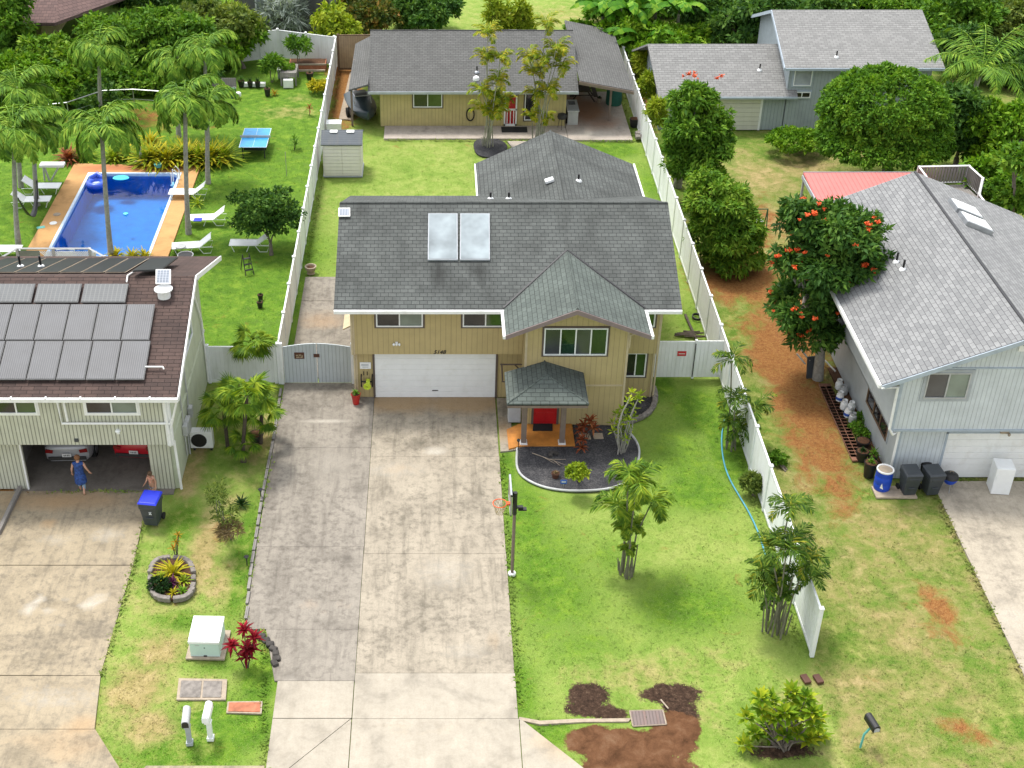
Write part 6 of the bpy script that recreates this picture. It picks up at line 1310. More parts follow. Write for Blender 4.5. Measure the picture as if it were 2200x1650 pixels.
# -- short grass standing on the lawns
def grass():
    K=120000; x=rng.uniform(-24,27,K); y=25.2+ (rng.random(K)**1.25)*60
    def inb(a,b,c,d): return (x>a)&(x<b)&(y>c)&(y<d)
    out=inb(-6.25,2.5,25,46.6)&~(inb(-6.3,-5.0,25,31.9))|inb(-3.3,8.9,43.3,57)|inb(-6.2,-3.2,46,55.8)|inb(-3.3,11.4,71.9,90)|inb(-30,-9.3,38.6,47)|inb(16.6,30,39.8,53)|inb(12.8,30,73.5,90)|inb(-20.1,-12.8,56.5,68.7)|inb(2.4,5.5,41.6,46)
    out|=(x<-9.9-(39.3-y)*.0)&(y<39.4)&(x<-11.2+ (y-27)*.14)
    out|=(y<41)&(x>18.3+(40-y)*.02)
    e=[(p.x,p.y) for p in edge]; cx_=sum(a for a,b in e)/len(e)
    out|=(((x-5.4)/2.6)**2+((y-40.6)/2.55)**2<1)&(y<43.4)
    out|=inb(-4.9,4.6,25,28.2)&(np.abs(x)<4.6-(y-25.7)*.9)
    sx=blobs_eval(x,y,SOIL)+blobs_eval(x,y,DARK)*1.2+blobs_eval(x,y,WET)*1.2
    keep=~out&(rng.random(K)>sx*1.1); x=x[keep]; y=y[keep]; n=len(x)
    P=np.stack([x,y,np.full(n,-.035)],1); P=np.repeat(P,2,0)+rng.normal(size=(2*n,3))*np.array([.03,.03,0]); n=2*n
    EL=[((-6.33,46),(-6.25,32)),((-5.5,31.9),(-4.9,26)),((2.53,41.4),(2.56,28.3)),(tuple(G(322,1056)[:2]),tuple(G(287,1214)[:2])),(tuple(G(287,1216)[:2]),tuple(G(217,1452)[:2])),((-15,39.1),(-10.4,39.1)),(tuple(G(2000,1040)[:2]),tuple(G(2203,1462)[:2])),((11.6,46),(11.6,31)),((12.1,84),(12.1,31)),((-6.15,84),(-6.15,56)),((-6.65,84),(-6.65,47)),((8.9,45),(8.9,54)),((-2.9,72),(11.2,71.8)),((-12.7,57),(-12.7,68)),((18.7,39.85),(22,39.85)),((16.4,48),(16.4,41)),((11.3,71.8),(11.5,79))]
    Q=[]
    for (ax,ay),(bx,by) in EL:
        L2=math.hypot(bx-ax,by-ay); kk=int(L2*46*(.25 if ax==-2.48 else 1)); u=rng.random(kk); clus=.5+.5*np.sin(u*L2*2.1+ax)*np.sin(u*L2*.77+ay); u=u[rng.random(kk)<clus+.15]; Q.append(np.stack([ax+(bx-ax)*u+rng.normal(size=len(u))*.05,ay+(by-ay)*u+rng.normal(size=len(u))*.05,np.zeros(len(u))],1))
    Q=np.concatenate(Q); P=np.concatenate([P,Q,Q+rng.normal(size=Q.shape)*.03*np.array([1,1,0])]); nq=2*len(Q); n=len(P)
    D=unit(rng.normal(size=(n,3))*np.array([1.,1.,.1])+np.array([0,0,.45])); Nn=unit(rng.normal(size=(n,3))*np.array([.35,.35,.1])+np.array([0,0,1.])); s=rng.uniform(.5,1.3,n); s[-nq:]*=2.
    V,Fq=leafquads(P,D,Nn,.060*s,.028*s,.03); o=meshnp('grass',V,Fq,'lawn'); me=o.data; x,y=V[:,0],V[:,1]; right=(x>11.9)*1.; left=(x<-6.4)*1.
    dry=np.maximum(blobs_eval(x,y,DRY),right*.42*(y<62)); dry=np.where((x<-6.4)&(y<47),np.maximum(dry,.33),dry)
    for nm,a,b,c in (('mask',blobs_eval(x,y,SOIL),dry,np.maximum(blobs_eval(x,y,LUSH)*1.25,left*(y>47)*.62)),('mask2',0*x,0*x,right)):
        at=me.attributes.new(nm,'FLOAT_COLOR','POINT'); at.data.foreach_set('color',np.stack([a,b,c,np.ones_like(a)],1).astype(np.float32).ravel())
    tag(o,'short uneven grass standing on the lawns','grass',kind='stuff')
grass()

# ================================================================ THINGS
def LB(): return MB()
def part(mb,name,mat,t,**k): return mb.build(name,mat,t,w=False,**k)
# ---- wheeled bins
def bin_(name,label,cat,loc,rz,mat,lid,s=1.,group=None,mark=False,openlid=False):
    t=thing(name,label,cat,loc,rz,group); mb=MB(); w0,w1,d0,d1,h=.22*s,.29*s,.24*s,.34*s,1.0*s
    z=[.06,.75*h,.80*h,h]; W=[w0,w1*.96,w1*1.04,w1*1.04]; D=[d0,d1*.95,d1*1.03,d1*1.03]
    P=[]
    for zz1,a,b in zip(z,W,D):
        for x,y in ((-a,-b),(a,-b),(a,b),(-a,b)): P.append((x,y,zz1))
    fs=[(3,2,1,0)]+[(4*i+k_,4*i+(k_+1)%4,4*i+4+(k_+1)%4,4*i+4+k_) for i in range(3) for k_ in range(4)]+[(12,13,14,15)]
    mb.add(P,fs); mb.cbox((0,-d1*1.03,.83*h),(w1*1.4,.03,.10)); mb.cbox((0,-d1*.9,.42*h),(w1*.9,.05,.03)); b_=part(mb,'body',mat,t,bevel=.015)
    l=MB(); l.add([(-w1*1.12,-d1*1.14,h+.01),(w1*1.12,-d1*1.14,h+.01),(w1*1.12,d1*1.05,h+.03),(-w1*1.12,d1*1.05,h+.03),(-w1*.95,-d1*.95,h+.07),(w1*.95,-d1*.95,h+.07),(w1*.95,d1*.9,h+.10),(-w1*.95,d1*.9,h+.10)],[(3,2,1,0),(4,5,6,7),(0,1,5,4),(1,2,6,5),(2,3,7,6),(3,0,4,7)]); part(l,'lid',lid,t,bevel=.012)
    hd=MB(); hd.tube([(-w1*.8,d1*1.15,h),(w1*.8,d1*1.15,h)],.018,6); part(hd,'handle',mat,t)
    for sx in (-1,1):
        m=MB(); m.tube([(sx*(w0+.02),d0+.02,.12),(sx*(w0+.09),d0+.02,.12)],.12*s,14); part(m,'wheel','tyre',t,smooth=True)
    if mark:
        m=MB(); 
        for q in (((.03,.62),(.11,.72)),((.11,.62),(.03,.72)),((.02,.66),(.12,.66)),((.03,.73),(.12,.75))): m.tube([(q[0][0],-d1*.97,q[0][1]),(q[1][0],-d1*.99,q[1][1])],.009,4)
        part(m,'emblem','white_clean',t)
    return t
bin_('wheeled_bin','dark grey wheeled bin with bright blue lid at the edge of the left driveway','bin',G(330,1122),R(-8),'grey_plastic','blue_lid',1.08,mark=True)
bin_('wheeled_bin','dark grey wheeled bin beside the blue barrel','bin',G(1948,1058),R(4),'grey_plastic','grey_plastic',.98,group='wheeled bins by the blue house')
bin_('wheeled_bin','blackish wheeled bin between the other bin and the kettle grill','bin',G(1996,1058),R(8),'grey_plastic','grey_plastic',.98,group='wheeled bins by the blue house')
t=thing('garbage_can','small black garbage can behind the two wheeled bins against the blue wall','bin',G(1980,1022)); m=MB(); m.lathe((0,0,0),[(.20,0),(.25,.55),(.25,.62)],16); part(m,'body','black_plastic',t,smooth=True); m=MB(); m.lathe((0,0,.62),[(.27,0),(.25,.10),(.06,.17)],16); part(m,'lid','black_plastic',t,smooth=True)
# ---- barrel
t=thing('barrel','bright blue plastic barrel with white rim at the corner of the blue house','barrel',G(1893,1050)); m=MB(); m.lathe((0,0,0),[(.27,0),(.30,.1),(.31,.3),(.30,.32),(.31,.34),(.31,.62),(.30,.64),(.31,.66),(.29,.88)],24); part(m,'body','blue_barrel',t,smooth=True)
m=MB(); m.lathe((0,0,.86),[(.31,0),(.32,.03),(.31,.06),(.27,.06),(.26,.0)],24,cap=False); part(m,'rim','white_clean',t,smooth=True); m=MB(); m.lathe((0,0,.87),[(.26,0),(.26,.015)],24); part(m,'contents','wood_pale',t)
m=MB(); m.slab([(-.17,-.262,.24),(-.05,-.312,.20),(-.09,-.302,.30),(-.13,-.292,.46)],.012,0,(0,-1,0)); part(m,'paint_splash','white_clean',t)
# ---- kettle grill
t=thing('kettle_grill','small blue kettle grill with black lid beside the wheeled bins','grill',G(2035,1052)); m=MB(); m.lathe((0,0,.32),[(.05,0),(.18,.03),(.25,.14),(.27,.26)],20); part(m,'bowl','blue_barrel',t,smooth=True)
m=MB(); m.lathe((0,0,.58),[(.29,0),(.27,.10),(.16,.19),(.03,.22)],20); l=part(m,'lid','black_plastic',t,smooth=True); m=MB(); m.tube([(-.06,0,.80),(-.05,0,.85),(.05,0,.85),(.06,0,.80)],.012,6); part(m,'handle','wood_pale',l)
for a in (.4,2.5,4.6): m=MB(); m.tube([(.15*math.cos(a),.15*math.sin(a),.40),(.27*math.cos(a),.27*math.sin(a),0)],.012,6); part(m,'leg','alu',t)
# ---- fridge
t=thing('freezer','white upright freezer standing on the right driveway before the garage door','freezer',G(2142,1052),R(-6)); m=MB(); m.cbox((0,0,.62),(.66,.62,1.16)); part(m,'body','white_clean',t,bevel=.02); m=MB(); m.cbox((0,-.335,.62),(.66,.04,1.14)); d=part(m,'door','white_clean',t,bevel=.015); m=MB(); m.cbox((-.27,-.37,.8),(.02,.03,.25)); part(m,'handle','white_vinyl',d)
m=MB(); m.cbox((0,0,.02),(.6,.56,.04)); part(m,'plinth','black_plastic',t)
# ---- pots and tanks along the blue wall
def pot(name,label,cat,px,py,r,h,mat,plant=None,group=None,rim=True,soil='mulch',L_=.3,fr=.75):
    t=thing(name,label,cat,G(px,py),0,group); m=MB(); m.lathe((0,0,0),[(r*fr,0),(r,h),(r*1.06,h),(r*1.06,h-.04 if h>.1 else h)],18); part(m,'body',mat,t,smooth=True)
    m=MB(); m.lathe((0,0,h),[(r*.9,0),(r*.9,.012)],18); part(m,'soil',soil,t)
    if plant: rosette('',None,None,None,L_,24,plant,.05,(.1,1.4),thing_=t,off=(0,0,h))
    return t
pot('plant_pot','tall black pot left of the blue barrel','pot',1866,1022,.25,.62,'black_plastic','leaf_mid',L_=.2)
pot('plant_pot','black bucket with a white rim by the blue wall','pot',1852,960,.26,.30,'black_plastic')
pot('plant_pot','black pot with an orange mark at the end of the brick path','pot',1850,988,.24,.42,'black_plastic','leaf_dark',L_=.2)
pot('plant_pot','dark pot with green leaves close against the blue wall','pot',1873,992,.2,.35,'black_plastic','leaf_mid',L_=.3)
tk0=None
W7=['furthest back, against the wall','second from the back','with a blue label, third from the back','in the middle of the row','with a cream top, closest to the wall','with a blue label near the front','at the front end of the row']
for i,(px,py,mt) in enumerate([(1801,836,'white_paint'),(1812,848,'grey_light'),(1803,862,'white_paint'),(1812,880,'white_paint'),(1827,884,'white_paint'),(1820,896,'white_paint'),(1830,908,'grey_light')]):
    t=thing('gas_tank','small white gas tank '+W7[i],'gas tank',G(px,py),i*.9,'gas tanks along the blue wall'); m=MB(); m.lathe((0,0,0),[(.10,0),(.10,.03),(.15,.06),(.155,.26),(.13,.34),(.05,.38)],16); part(m,'body',mt,t,smooth=True)
    m=MB(); m.lathe((0,0,.36),[(.11,0),(.11,.11)],14,cap=False); part(m,'collar',mt,t); 
    if i in (2,5): m=MB(); m.lathe((0,0,.12),[(.157,0),(.158,.12)],16,cap=False); part(m,'label','sign_blue',t)
plain('brick_path',(.20,.095,.06),.95,var=.45,scale=3,dirt=(.10,.09,.05))
mb=MB(); random.seed(4)
A,B=G(1772,832),G(1840,985)
for j in range(24):
    for i in range(2):
        p=A.lerp(B,j/23)+Vector((i*.24-.1,0,.025)); mb.cbox(p,(.235,.40,.07),random.uniform(-.05,.05))
tag(mb.build('brick_path','brick_path',bevel=.008),kind='structure')
mb=MB(); mb.box(16.5,16.88,40.6,47.6,-.02,.05); struct('planting_strip',mb,'mulch')
for i,(px,py,r) in enumerate(((1838,925,13),(1852,940,10),(1845,905,9))): shrub('ground_plant',['low green weeds under the side window of the blue house','small weeds beside the bucket at the blue wall','thin weeds next to the front gas tank'][i],'plant',G(px,py),[(G(px,py).x,G(px,py).y,.15,.22,.25,.16)],'leaf_mid',260,.12,.05,.12)
mb=MB(); mb.cbox(G(1905,1062)+Vector((.3,.1,.01)),(1.5,.7,.08)); tag(mb.build('paving','wood_pale',bevel=.01),kind='structure')
# leaning boards and poles by the tulip tree
t=thing('leaning_board','grey board leaning behind the trunk of the tulip tree','board',G(1745,808),R(10)); m=MB(); m.cbox((0,0,.45),(.62,.05,.95),rx=-.25); part(m,'board','grey_plastic',t)
for i,(a,b) in enumerate((((1722,752),(1740,775)),((1768,770),(1795,798)),((1712,760),(1730,782)))):
    m=MB(); pa=AY(*a,47.6); pb=AY(*b,47.0); pb.z=max(pb.z,.05); m.tube([pa,pb],.035,6); tag(m.build('pole','bark_pale' if i!=1 else 'white_paint'),['grey pole leaning left of the tulip tree trunk','white pole lying right of the tulip tree trunk towards the blue wall','lower grey pole left of the tulip tree trunk'][i],'pole')
# ---- basketball hoop
bp=G(1100,1234); t=thing('basketball_hoop','basketball hoop on a brown pole at the right edge of the driveway','basketball hoop',bp)
tp=AY(1102,1066,bp.y); H_=tp.z
m=MB(); m.tube([(0,0,0),(.0,0,H_)],.055,10); part(m,'pole','taupe_post',t,smooth=True)
m=MB(); m.lathe((0,0,0),[(.13,0),(.13,.08),(.10,.10)],14); part(m,'base','white_paint',t)
bz=2.95
m=MB(); m.cbox((-.16,0,bz+.45),(.04,1.15,.8)); bb=part(m,'backboard','glass_grey',t,bevel=.01); m=MB()
for a in ((0,-.575,0,.8),(0,.575,0,.8)): m.cbox((-.16,a[1],bz+.45),(.06,.04,.84))
for z in (.05,.85): m.cbox((-.16,0,bz+z),(.06,1.19,.04))
part(m,'frame','alu',bb)
m=MB(); m.tube([(0,0,bz-.35),(0,0,bz+.55)],.075,6); m.cbox((.12,0,bz-.05),(.3,.12,.06)); m.cbox((.25,0,bz-.13),(.28,.16,.05)); m.tube([(0,0,bz+.3),(-.14,.2,bz+.6)],.025,6); m.tube([(0,0,bz+.3),(-.14,-.2,bz+.6)],.025,6); part(m,'bracket','black_plastic',t)
m=MB(); ring=[(-.16-.10-.23+.23*math.cos(a),.23*math.sin(a),bz+.1) for a in [2*math.pi*i/20 for i in range(21)]]; m.tube(ring,.016,6,caps=False); m.cbox((-.22,0,bz+.1),(.12,.14,.05)); rm=part(m,'rim','orange_rim',t)
m=MB(); c0=(-.49,0)
for i in range(12):
    a=2*math.pi*i/12; a2=a+math.pi/12*2; m.tube([(c0[0]+.23*math.cos(a),.23*math.sin(a),bz+.09),(c0[0]+.17*math.cos(a2),.17*math.sin(a2),bz-.12),(c0[0]+.11*math.cos(a),.11*math.sin(a),bz-.33)],.008,4); m.tube([(c0[0]+.23*math.cos(a),.23*math.sin(a),bz+.09),(c0[0]+.17*math.cos(a-.52),.17*math.sin(a-.52),bz-.12),(c0[0]+.11*math.cos(a),.11*math.sin(a),bz-.33)],.008,4)
part(m,'net','orange_rim' if False else 'tan_trim',rm)
# ---- utility box, covers, mail boxes
nl,nr=G(411,1413),G(474,1415); wd=nr.x-nl.x; t=thing('utility_box','large white and pale green metal utility box on the grass strip beside the red plant','utility box',((nl.x+nr.x)/2,nl.y+.55,0),R(-1.5))
plain('pale_green',(.52,.66,.62),.5,var=.03)
m=MB(); m.box(-wd/2,wd/2,-.55,.50,.05,.62); part(m,'body','pale_green',t,bevel=.01)
m=MB(); m.obox((-wd/2-.03,-.58,.60),(wd+.06,0,0),(0,1.1,.08),(0,0,.10)); l=part(m,'lid','white_clean',t,bevel=.015); m=MB(); m.obox((-.33,.0,.742),(.66,0,0),(0,.035,.003),(0,0,.012)); part(m,'handle','grey_light',l)
m=MB(); m.cbox((0,-.555,.08),(.10,.03,.05)); m.cbox((0,-.555,.42),(.03,.02,.03)); part(m,'latch','dark_metal',t)
m=MB(); m.cbox((-.22,-.556,.52),(.14,.006,.025)); part(m,'plate','grey_light',t)
m=MB(); m.cbox((0,0,.02),(wd+.3,1.3,.06)); part(m,'pad','wood_pale',t)
def cover(label,q,mat,split):
    P=[G(*a,.03) for a in q]; c=sum(P,Vector())/4; t=thing('ground_cover',label,'cover',(c.x,c.y,0)); m=MB(); m.slab(P,.06)
    m.build('frame','wood_pale' if mat!='rust' else 'wood_pale',t)
    for a,b in split:
        u=lambda s,v:(P[0]*(1-s)+P[1]*s)*(1-v)+(P[3]*(1-s)+P[2]*s)*v
        m=MB(); m.slab([u(a,.1)+Vector((0,0,.02)),u(b,.1)+Vector((0,0,.02)),u(b,.88)+Vector((0,0,.02)),u(a,.88)+Vector((0,0,.02))],.03); m.build('lid',mat,t,bevel=.005)
cover('pair of grey meter covers in a sandy frame behind the mailboxes',[(379,1503),(485,1503),(488,1459),(384,1457)],'stone_grey',((.06,.48),(.52,.9)))
cover('rusty orange meter cover in the grass beside the side driveway',[(486,1531),(562,1533),(564,1506),(489,1507)],'brick_red',((.05,.95),))
P=[G(x,y,-.01) for x,y in ((1360,1560),(1432,1556),(1424,1525),(1353,1527))]
t=thing('meter_box','timber framed meter box with a streaked grey cover in the bare soil','meter box',G(1392,1545))
siding('streaked_cover',(.17,.13,.12),.10,.03,.4,stain=(.26,.12,.08),st=.7); m=MB(); m.slab(P,.08); m.build('cover','streaked_cover',t); m=MB()
for a,b in zip(P,P[1:]+P[:1]): m.tube([a,b],.022,4)
m.build('frame','wood_pale',t)
m=MB(); m.tube([G(1420,1503,.08),G(1436,1522,.08)],.025,4); tag(m.build('stick','wood_pale'),'short pale stick on the dark soil above the meter box','stick')
m=MB(); m.slab([G(1114,1546,.0),G(1160,1556,.0),G(1250,1551,.0),G(1350,1550,.0),G(1356,1543,.0),G(1240,1544,.0),G(1160,1548,.0),G(1116,1540,.0)],.12); struct('concrete_strip',m,'wood_pale')
for px,lb in ((1731,'left one of two small brown bricks on the lawn by the fence end'),(1758,'right one of two small brown bricks on the lawn by the fence end')):
    m=MB(); m.cbox(G(px,1459,.04),(.22,.36,.10),.25); tag(m.build('brick','sign_brown',bevel=.02),lb,'brick',group='bricks on the lawn')
def mailbox(label,px,py,body,post,z=1.05,rz=0,group=None,arm=True,w_=.22,hollow=True):
    t=thing('mailbox',label,'mailbox',G(px,py),rz,group)
    m=MB(); m.box(-.07,.07,-.07,.07,0,z); m.box(-.10,.10,-.10,.10,0,.12); m.box(-.09,.09,-.09,.09,z-.3,z-.24); m.box(-.06,.06,-.30,.22,z-.08,z); part(m,'post',post,t,bevel=.01)
    m=MB(); n=8; pr=[(-w_/2,0),(w_/2,0),(w_/2,.16)]+[(w_/2*math.cos(math.pi*i/n),.16+.10*math.sin(math.pi*i/n)) for i in range(1,n)]+[(-w_/2,.16)]
    m.slab([(x,-.32,z+.002+q) for x,q in pr],.64,0,(0,1,0)); b=part(m,'box',body,t,bevel=.008)
    m=MB(); m.slab([(x*.88,-.325,z+.02+q*.85) for x,q in pr],.012,0,(0,-1,0)); part(m,'door','black_plastic' if body!='white_clean' else 'white_vinyl',b)
    return t
mailbox('grey plastic mailbox on a grey post, left of the white one',408,1598,'grey_light','grey_trim',1.0,R(4),'mailboxes')
mailbox('white plastic mailbox on a white post, right of the grey one',453,1588,'white_clean','white_clean',1.0,R(-2),'mailboxes')
t=thing('mailbox','black mailbox on a bent pale teal post near the bottom right corner','mailbox',G(1848,1606)); m=MB(); m.tube([(0,0,0),(.02,0,.55),(.18,.06,.75),(.20,.06,.85)],.035,8); part(m,'post','teal',t,smooth=True)
m=MB(); n=8; pr=[(-.11,0),(.11,0),(.11,.14)]+[(.11*math.cos(math.pi*i/n),.14+.10*math.sin(math.pi*i/n)) for i in range(1,n)]+[(-.11,.14)]; rr=Matrix.Rotation(R(12),3,'Z')
pp=[rr@Vector((x,-.28,q))+Vector((.2,.06,.86)) for x,q in pr]; m.slab(pp,.56,0,rr@Vector((0,1,0))); b=part(m,'box','black_plastic',t,bevel=.01); m=MB(); m.slab([rr@Vector((x*.75,-.283,q*.6+.03))+Vector((.2,.06,.86)) for x,q in pr],.01,0,rr@Vector((0,-1,0))); part(m,'door','grey_light',b)
# ---- hoses, lights, small yard things
hp=[G(x,y,.03) for x,y in ((1556,900),(1551,925),(1550,960),(1556,1000),(1570,1035),(1590,1068),(1612,1105),(1630,1145),(1641,1180),(1646,1200))]
hp=smooth_poly(hp,2); m=MB(); m.tube(hp,.028,6); tag(m.build('garden_hose','blue_hose',smooth=True),'long pale blue garden hose lying along the right side of the front lawn','hose')
for i,(px,py) in enumerate(((531,1215),(561,1070))):
    t=thing('path_light',['small dark path light in the grass beside the side driveway, nearer one','small dark path light at the driveway edge beside the twiggy shrub'][i],'path light',G(px,py),0,'path lights'); m=MB(); m.tube([(0,0,0),(0,0,.35)],.02,6); part(m,'stake','dark_metal',t); m=MB(); m.lathe((0,0,.33),[(.05,0),(.06,.06),(.09,.07),(.02,.13)],10); part(m,'lamp','dark_metal',t)
m=MB(); ed=[G(x,y) for x,y in ((607,835),(598,900),(590,950),(578,1010),(565,1080),(553,1160),(541,1240),(533,1335))]
for a,b in zip(ed[:-1],ed[1:]): 
    d=(b-a); nn=max(1,int(d.length/.6))
    for i in range(nn): p=a+d*(i+.5)/nn+Vector((-.06,0,.03)); m.cbox(p,(.10,.58,.10),0)
tag(m.build('kerb','wood_grey'),'thin weathered kerb along the left edge of the side driveway','kerb')
m=MB(); random.seed(9)
for x,y in ((563,1368),(572,1376),(580,1384),(587,1394),(592,1404),(594,1415),(590,1425),(556,1364)): m.cbox(G(x,y,.06),(.26,.2,.14),random.random()*3,rx=random.random()*.3)
tag(m.build('rock_border','stone_dark',bevel=.04),'curved border of dark rocks at the corner of the grass by the red plant','rock border')
m=MB(); a,b=G(-8,1150),G(40,1052); m.obox(a,(b-a),(.16,0,0),(0,0,.18)); tag(m.build('timber_edging','wood_grey',bevel=.02),'weathered timber edging left of the left driveway','edging')
m=MB(); m.slab([G(-40,1140,.01),G(12,1090,.01),G(36,1056,.01),G(-40,1056,.01)],.1); struct('mulch_bed',m,'mulch')
# red pot, hose reel
t=pot('flower_pot','tall red flower pot with a small plant beside the garage corner','pot',765,868,.19,.5,'red_paint','leaf_mid',L_=.22,fr=.65)
c=AY(788,818,45.2); t=thing('hose_reel','black hose reel with coiled yellow hose on the wall left of the garage door','hose reel',(c.x,45.2,c.z-.35)); m=MB(); 
for x in (-.22,.22): m.tube([(x,.1,.0),(x,-.05,.12),(x,-.08,.5),(x,.15,.55)],.03,6)
m.tube([(-.24,-.02,.32),(.24,-.02,.32)],.035,6); m.tube([(-.12,.1,.55),(-.12,.1,.72)],.02,6); m.tube([(.02,.1,.55),(.02,.1,.72)],.02,6); part(m,'frame','black_plastic',t)
m=MB(); 
for k_ in range(4): m.tube([(.05-.05+.035*k_,-.03+.17*math.cos(a),.25+.17*math.sin(a)) for a in [2*math.pi*i/16 for i in range(17)]],.022,6)
for k_ in range(3): m.tube([(.02+(.14-.03*k_)*math.cos(a),-.20,.2+(.14-.03*k_)*math.sin(a)) for a in [2*math.pi*i/16 for i in range(17)]],.02,6)
part(m,'hose','yellow_hose',t)
# cinder bed bits
for px,py,lb in ((1285,937,'right one of two square stepping stones on the cinder bed'),(1258,938,'left one of two square stepping stones on the cinder bed')):
    m=MB(); p=G(px,py,.05); m.cbox(p,(.38,.36,.05),.03); tag(m.build('stepping_stone','wood_pale',bevel=.01),lb,'stepping stone',group='stepping stones')
pot('plant_pot','small dark brown pot standing on the cinder bed','pot',1193,1027,.15,.24,'sign_brown','leaf_dry',L_=.10)
t=thing('yard_sign','small blue yard sign on a stake at the front of the cinder bed','sign',G(1210,1050)); m=MB(); m.tube([(0,0,0),(0,0,.25)],.01,5); part(m,'stake','alu',t); m=MB(); m.cbox((0,-.02,.33),(.24,.02,.18),0); s_=part(m,'board','sign_blue',t,bevel=.02); m=MB(); m.cbox((0,-.033,.34),(.16,.006,.04)); part(m,'stripe','white_clean',s_)
m=MB(); c=G(1185,990,.08)
for a,b in (((-.7,.5),(.5,-.3)),((-.1,.1),(.55,.05)),((.1,0),(.3,-.35)),((-.3,.25),(.1,-.2))): m.tube([c+Vector((a[0],a[1],0)),c+Vector((b[0],b[1],.03))],[.018,.006],5)
tag(m.build('dry_branch','wood_pale'),'thin dry branch lying on the cinder bed','branch')
m=MB(); c=G(1187,976,.06)
for k_ in range(3): m.cbox(c+Vector((random.uniform(-.15,.15),random.uniform(-.1,.1),.03)),(.2,.15,.12),random.random()*3)
tag(m.build('rock','stone_dark',bevel=.04),'small group of dark rocks on the cinder bed near the porch','rock')
t=thing('garden_light','thin dark garden light at the left end of the cinder bed','garden light',G(1113,970)); m=MB(); m.tube([(0,0,0),(0,0,.5)],.015,6); part(m,'stake','dark_metal',t); m=MB(); m.lathe((0,0,.48),[(.05,0),(.07,.06),(.02,.12)],10); part(m,'lamp','dark_metal',t)
# ---- back lawn: shed, urn
nl,nr=G(694,381),G(779,382); t=thing('storage_shed','white plastic storage shed with grey ribbed roof against the long white fence','shed',((nl.x+nr.x)/2,nl.y,0)); w2=(nr.x-nl.x)/2
m=MB(); m.box(-w2+.04,w2-.04,.04,1.75,.06,1.95); part(m,'wall','shed_wall',t)
m=MB(); m.box(-w2,w2,0,1.8,0,.07); part(m,'base','grey_trim',t)
for x0_,x1_ in ((-w2+.12,-.01),(.01,w2-.12)): m=MB(); m.box(x0_,x1_,.0,.04,.12,1.85); part(m,'door','shed_wall',t,bevel=.008)
m=MB(); m.slab([(-w2-.04,-.10,1.93),(w2+.04,-.10,1.93),(w2+.04,.95,2.35),(-w2-.04,.95,2.35)],.06); m.slab([(-w2-.04,.95,2.35),(w2+.04,.95,2.35),(w2+.04,1.9,1.93),(-w2-.04,1.9,1.93)],.06); rf=part(m,'roof','shed_roof',t)
m=MB(); m.slab([(-w2+.04,.05,1.94),(-w2+.04,1.74,1.94),(-w2+.04,.95,2.3)],2*w2-.08,0,(1,0,0)); part(m,'gable','shed_wall',t)
for x in (-.45,.45): m=MB(); m.obox((x-.2,.70,2.27),(.40,0,0),(0,.17,.07),(0,-.02,.04)); part(m,'skylight','white_clean',rf)
t=thing('storage_box','pale plastic box just behind the shed','box',G(718,284)); m=MB(); m.cbox((0,0,.3),(.85,.6,.6)); part(m,'body','white_paint',t,bevel=.04); m=MB(); m.cbox((0,0,.62),(.9,.65,.06)); part(m,'lid','white_vinyl',t,bevel=.02)
t=thing('stone_planter','round white concrete planter by the fence at the end of the rear driveway','planter',G(668,587)); m=MB(); m.lathe((0,0,0),[(.20,0),(.16,.08),(.22,.18),(.27,.34),(.28,.38),(.22,.38),(.19,.3)],20,cap=False); part(m,'bowl','wood_pale',t,smooth=True); m=MB(); m.lathe((0,0,.3),[(.19,0),(.19,.01)],16); part(m,'soil','mulch',t)
# ---- cottage things
t=thing('covered_boat','black covered small boat under the lean-to left of the cottage','boat',G(778,252),R(14)); m=MB()
prof=[(-1.9,.05,.55),(-1.5,.45,.45),(-.8,.75,.35),(.2,.85,.3),(1.2,.82,.3),(1.8,.75,.32)]; rows=[]
for y,wx,z0 in prof:
    rows.append([(-wx,y,.85),(-wx*.9,y,.6),(-wx*.35,y,z0),(wx*.35,y,z0),(wx*.9,y,.6),(wx,y,.85),(wx*.5,y,1.02),(-wx*.5,y,1.02)])
V=[p for r_ in rows for p in r_]; fs=[(i*8+k_,i*8+(k_+1)%8,i*8+8+(k_+1)%8,i*8+8+k_) for i in range(len(rows)-1) for k_ in range(8)]+[tuple(range(7,-1,-1)),tuple(range(40,48))]
m.add(V,fs); part(m,'hull','boat_black',t,smooth=True); m=MB(); m.tube([(-.5,-.4,1.0),(-.45,-.3,1.45),(.45,-.3,1.45),(.5,-.4,1.0)],.025,6); m.tube([(-.5,.7,1.0),(-.45,.5,1.4),(.45,.5,1.4),(.5,.7,1.0)],.025,6); m.tube([(-.45,-.3,1.45),(-.45,.5,1.4)],.025,6); m.tube([(.45,-.3,1.45),(.45,.5,1.4)],.025,6); part(m,'frame','alu',t); m=MB(); m.cbox((.1,.9,1.15),(.7,.5,.25)); part(m,'seat','curtain_dark',t,bevel=.03)
for s in (-1,1): m=MB(); m.tube([(s*.72,.3,.28),(s*.88,.3,.28)],.28,16); part(m,'wheel','tyre',t,smooth=True)
m=MB(); m.slab([G(728,255,.03),G(758,257,.03),G(770,155,.03),G(752,155,.03)],.06); struct('side_path',m,'wood_pale')
t=thing('hose_rack','coiled black garden hose hanging on the cottage wall','hose',G(1010,271)); m=MB()
for k_ in range(4): m.tube([(.22*math.cos(a),-.05-.02*k_,.75+.38*math.sin(a)) for a in [2*math.pi*i/18 for i in range(19)]],.03,6)
part(m,'hose','black_plastic',t); m=MB(); m.cbox((0,-.02,1.05),(.2,.12,.15)); part(m,'bracket','black_plastic',t)
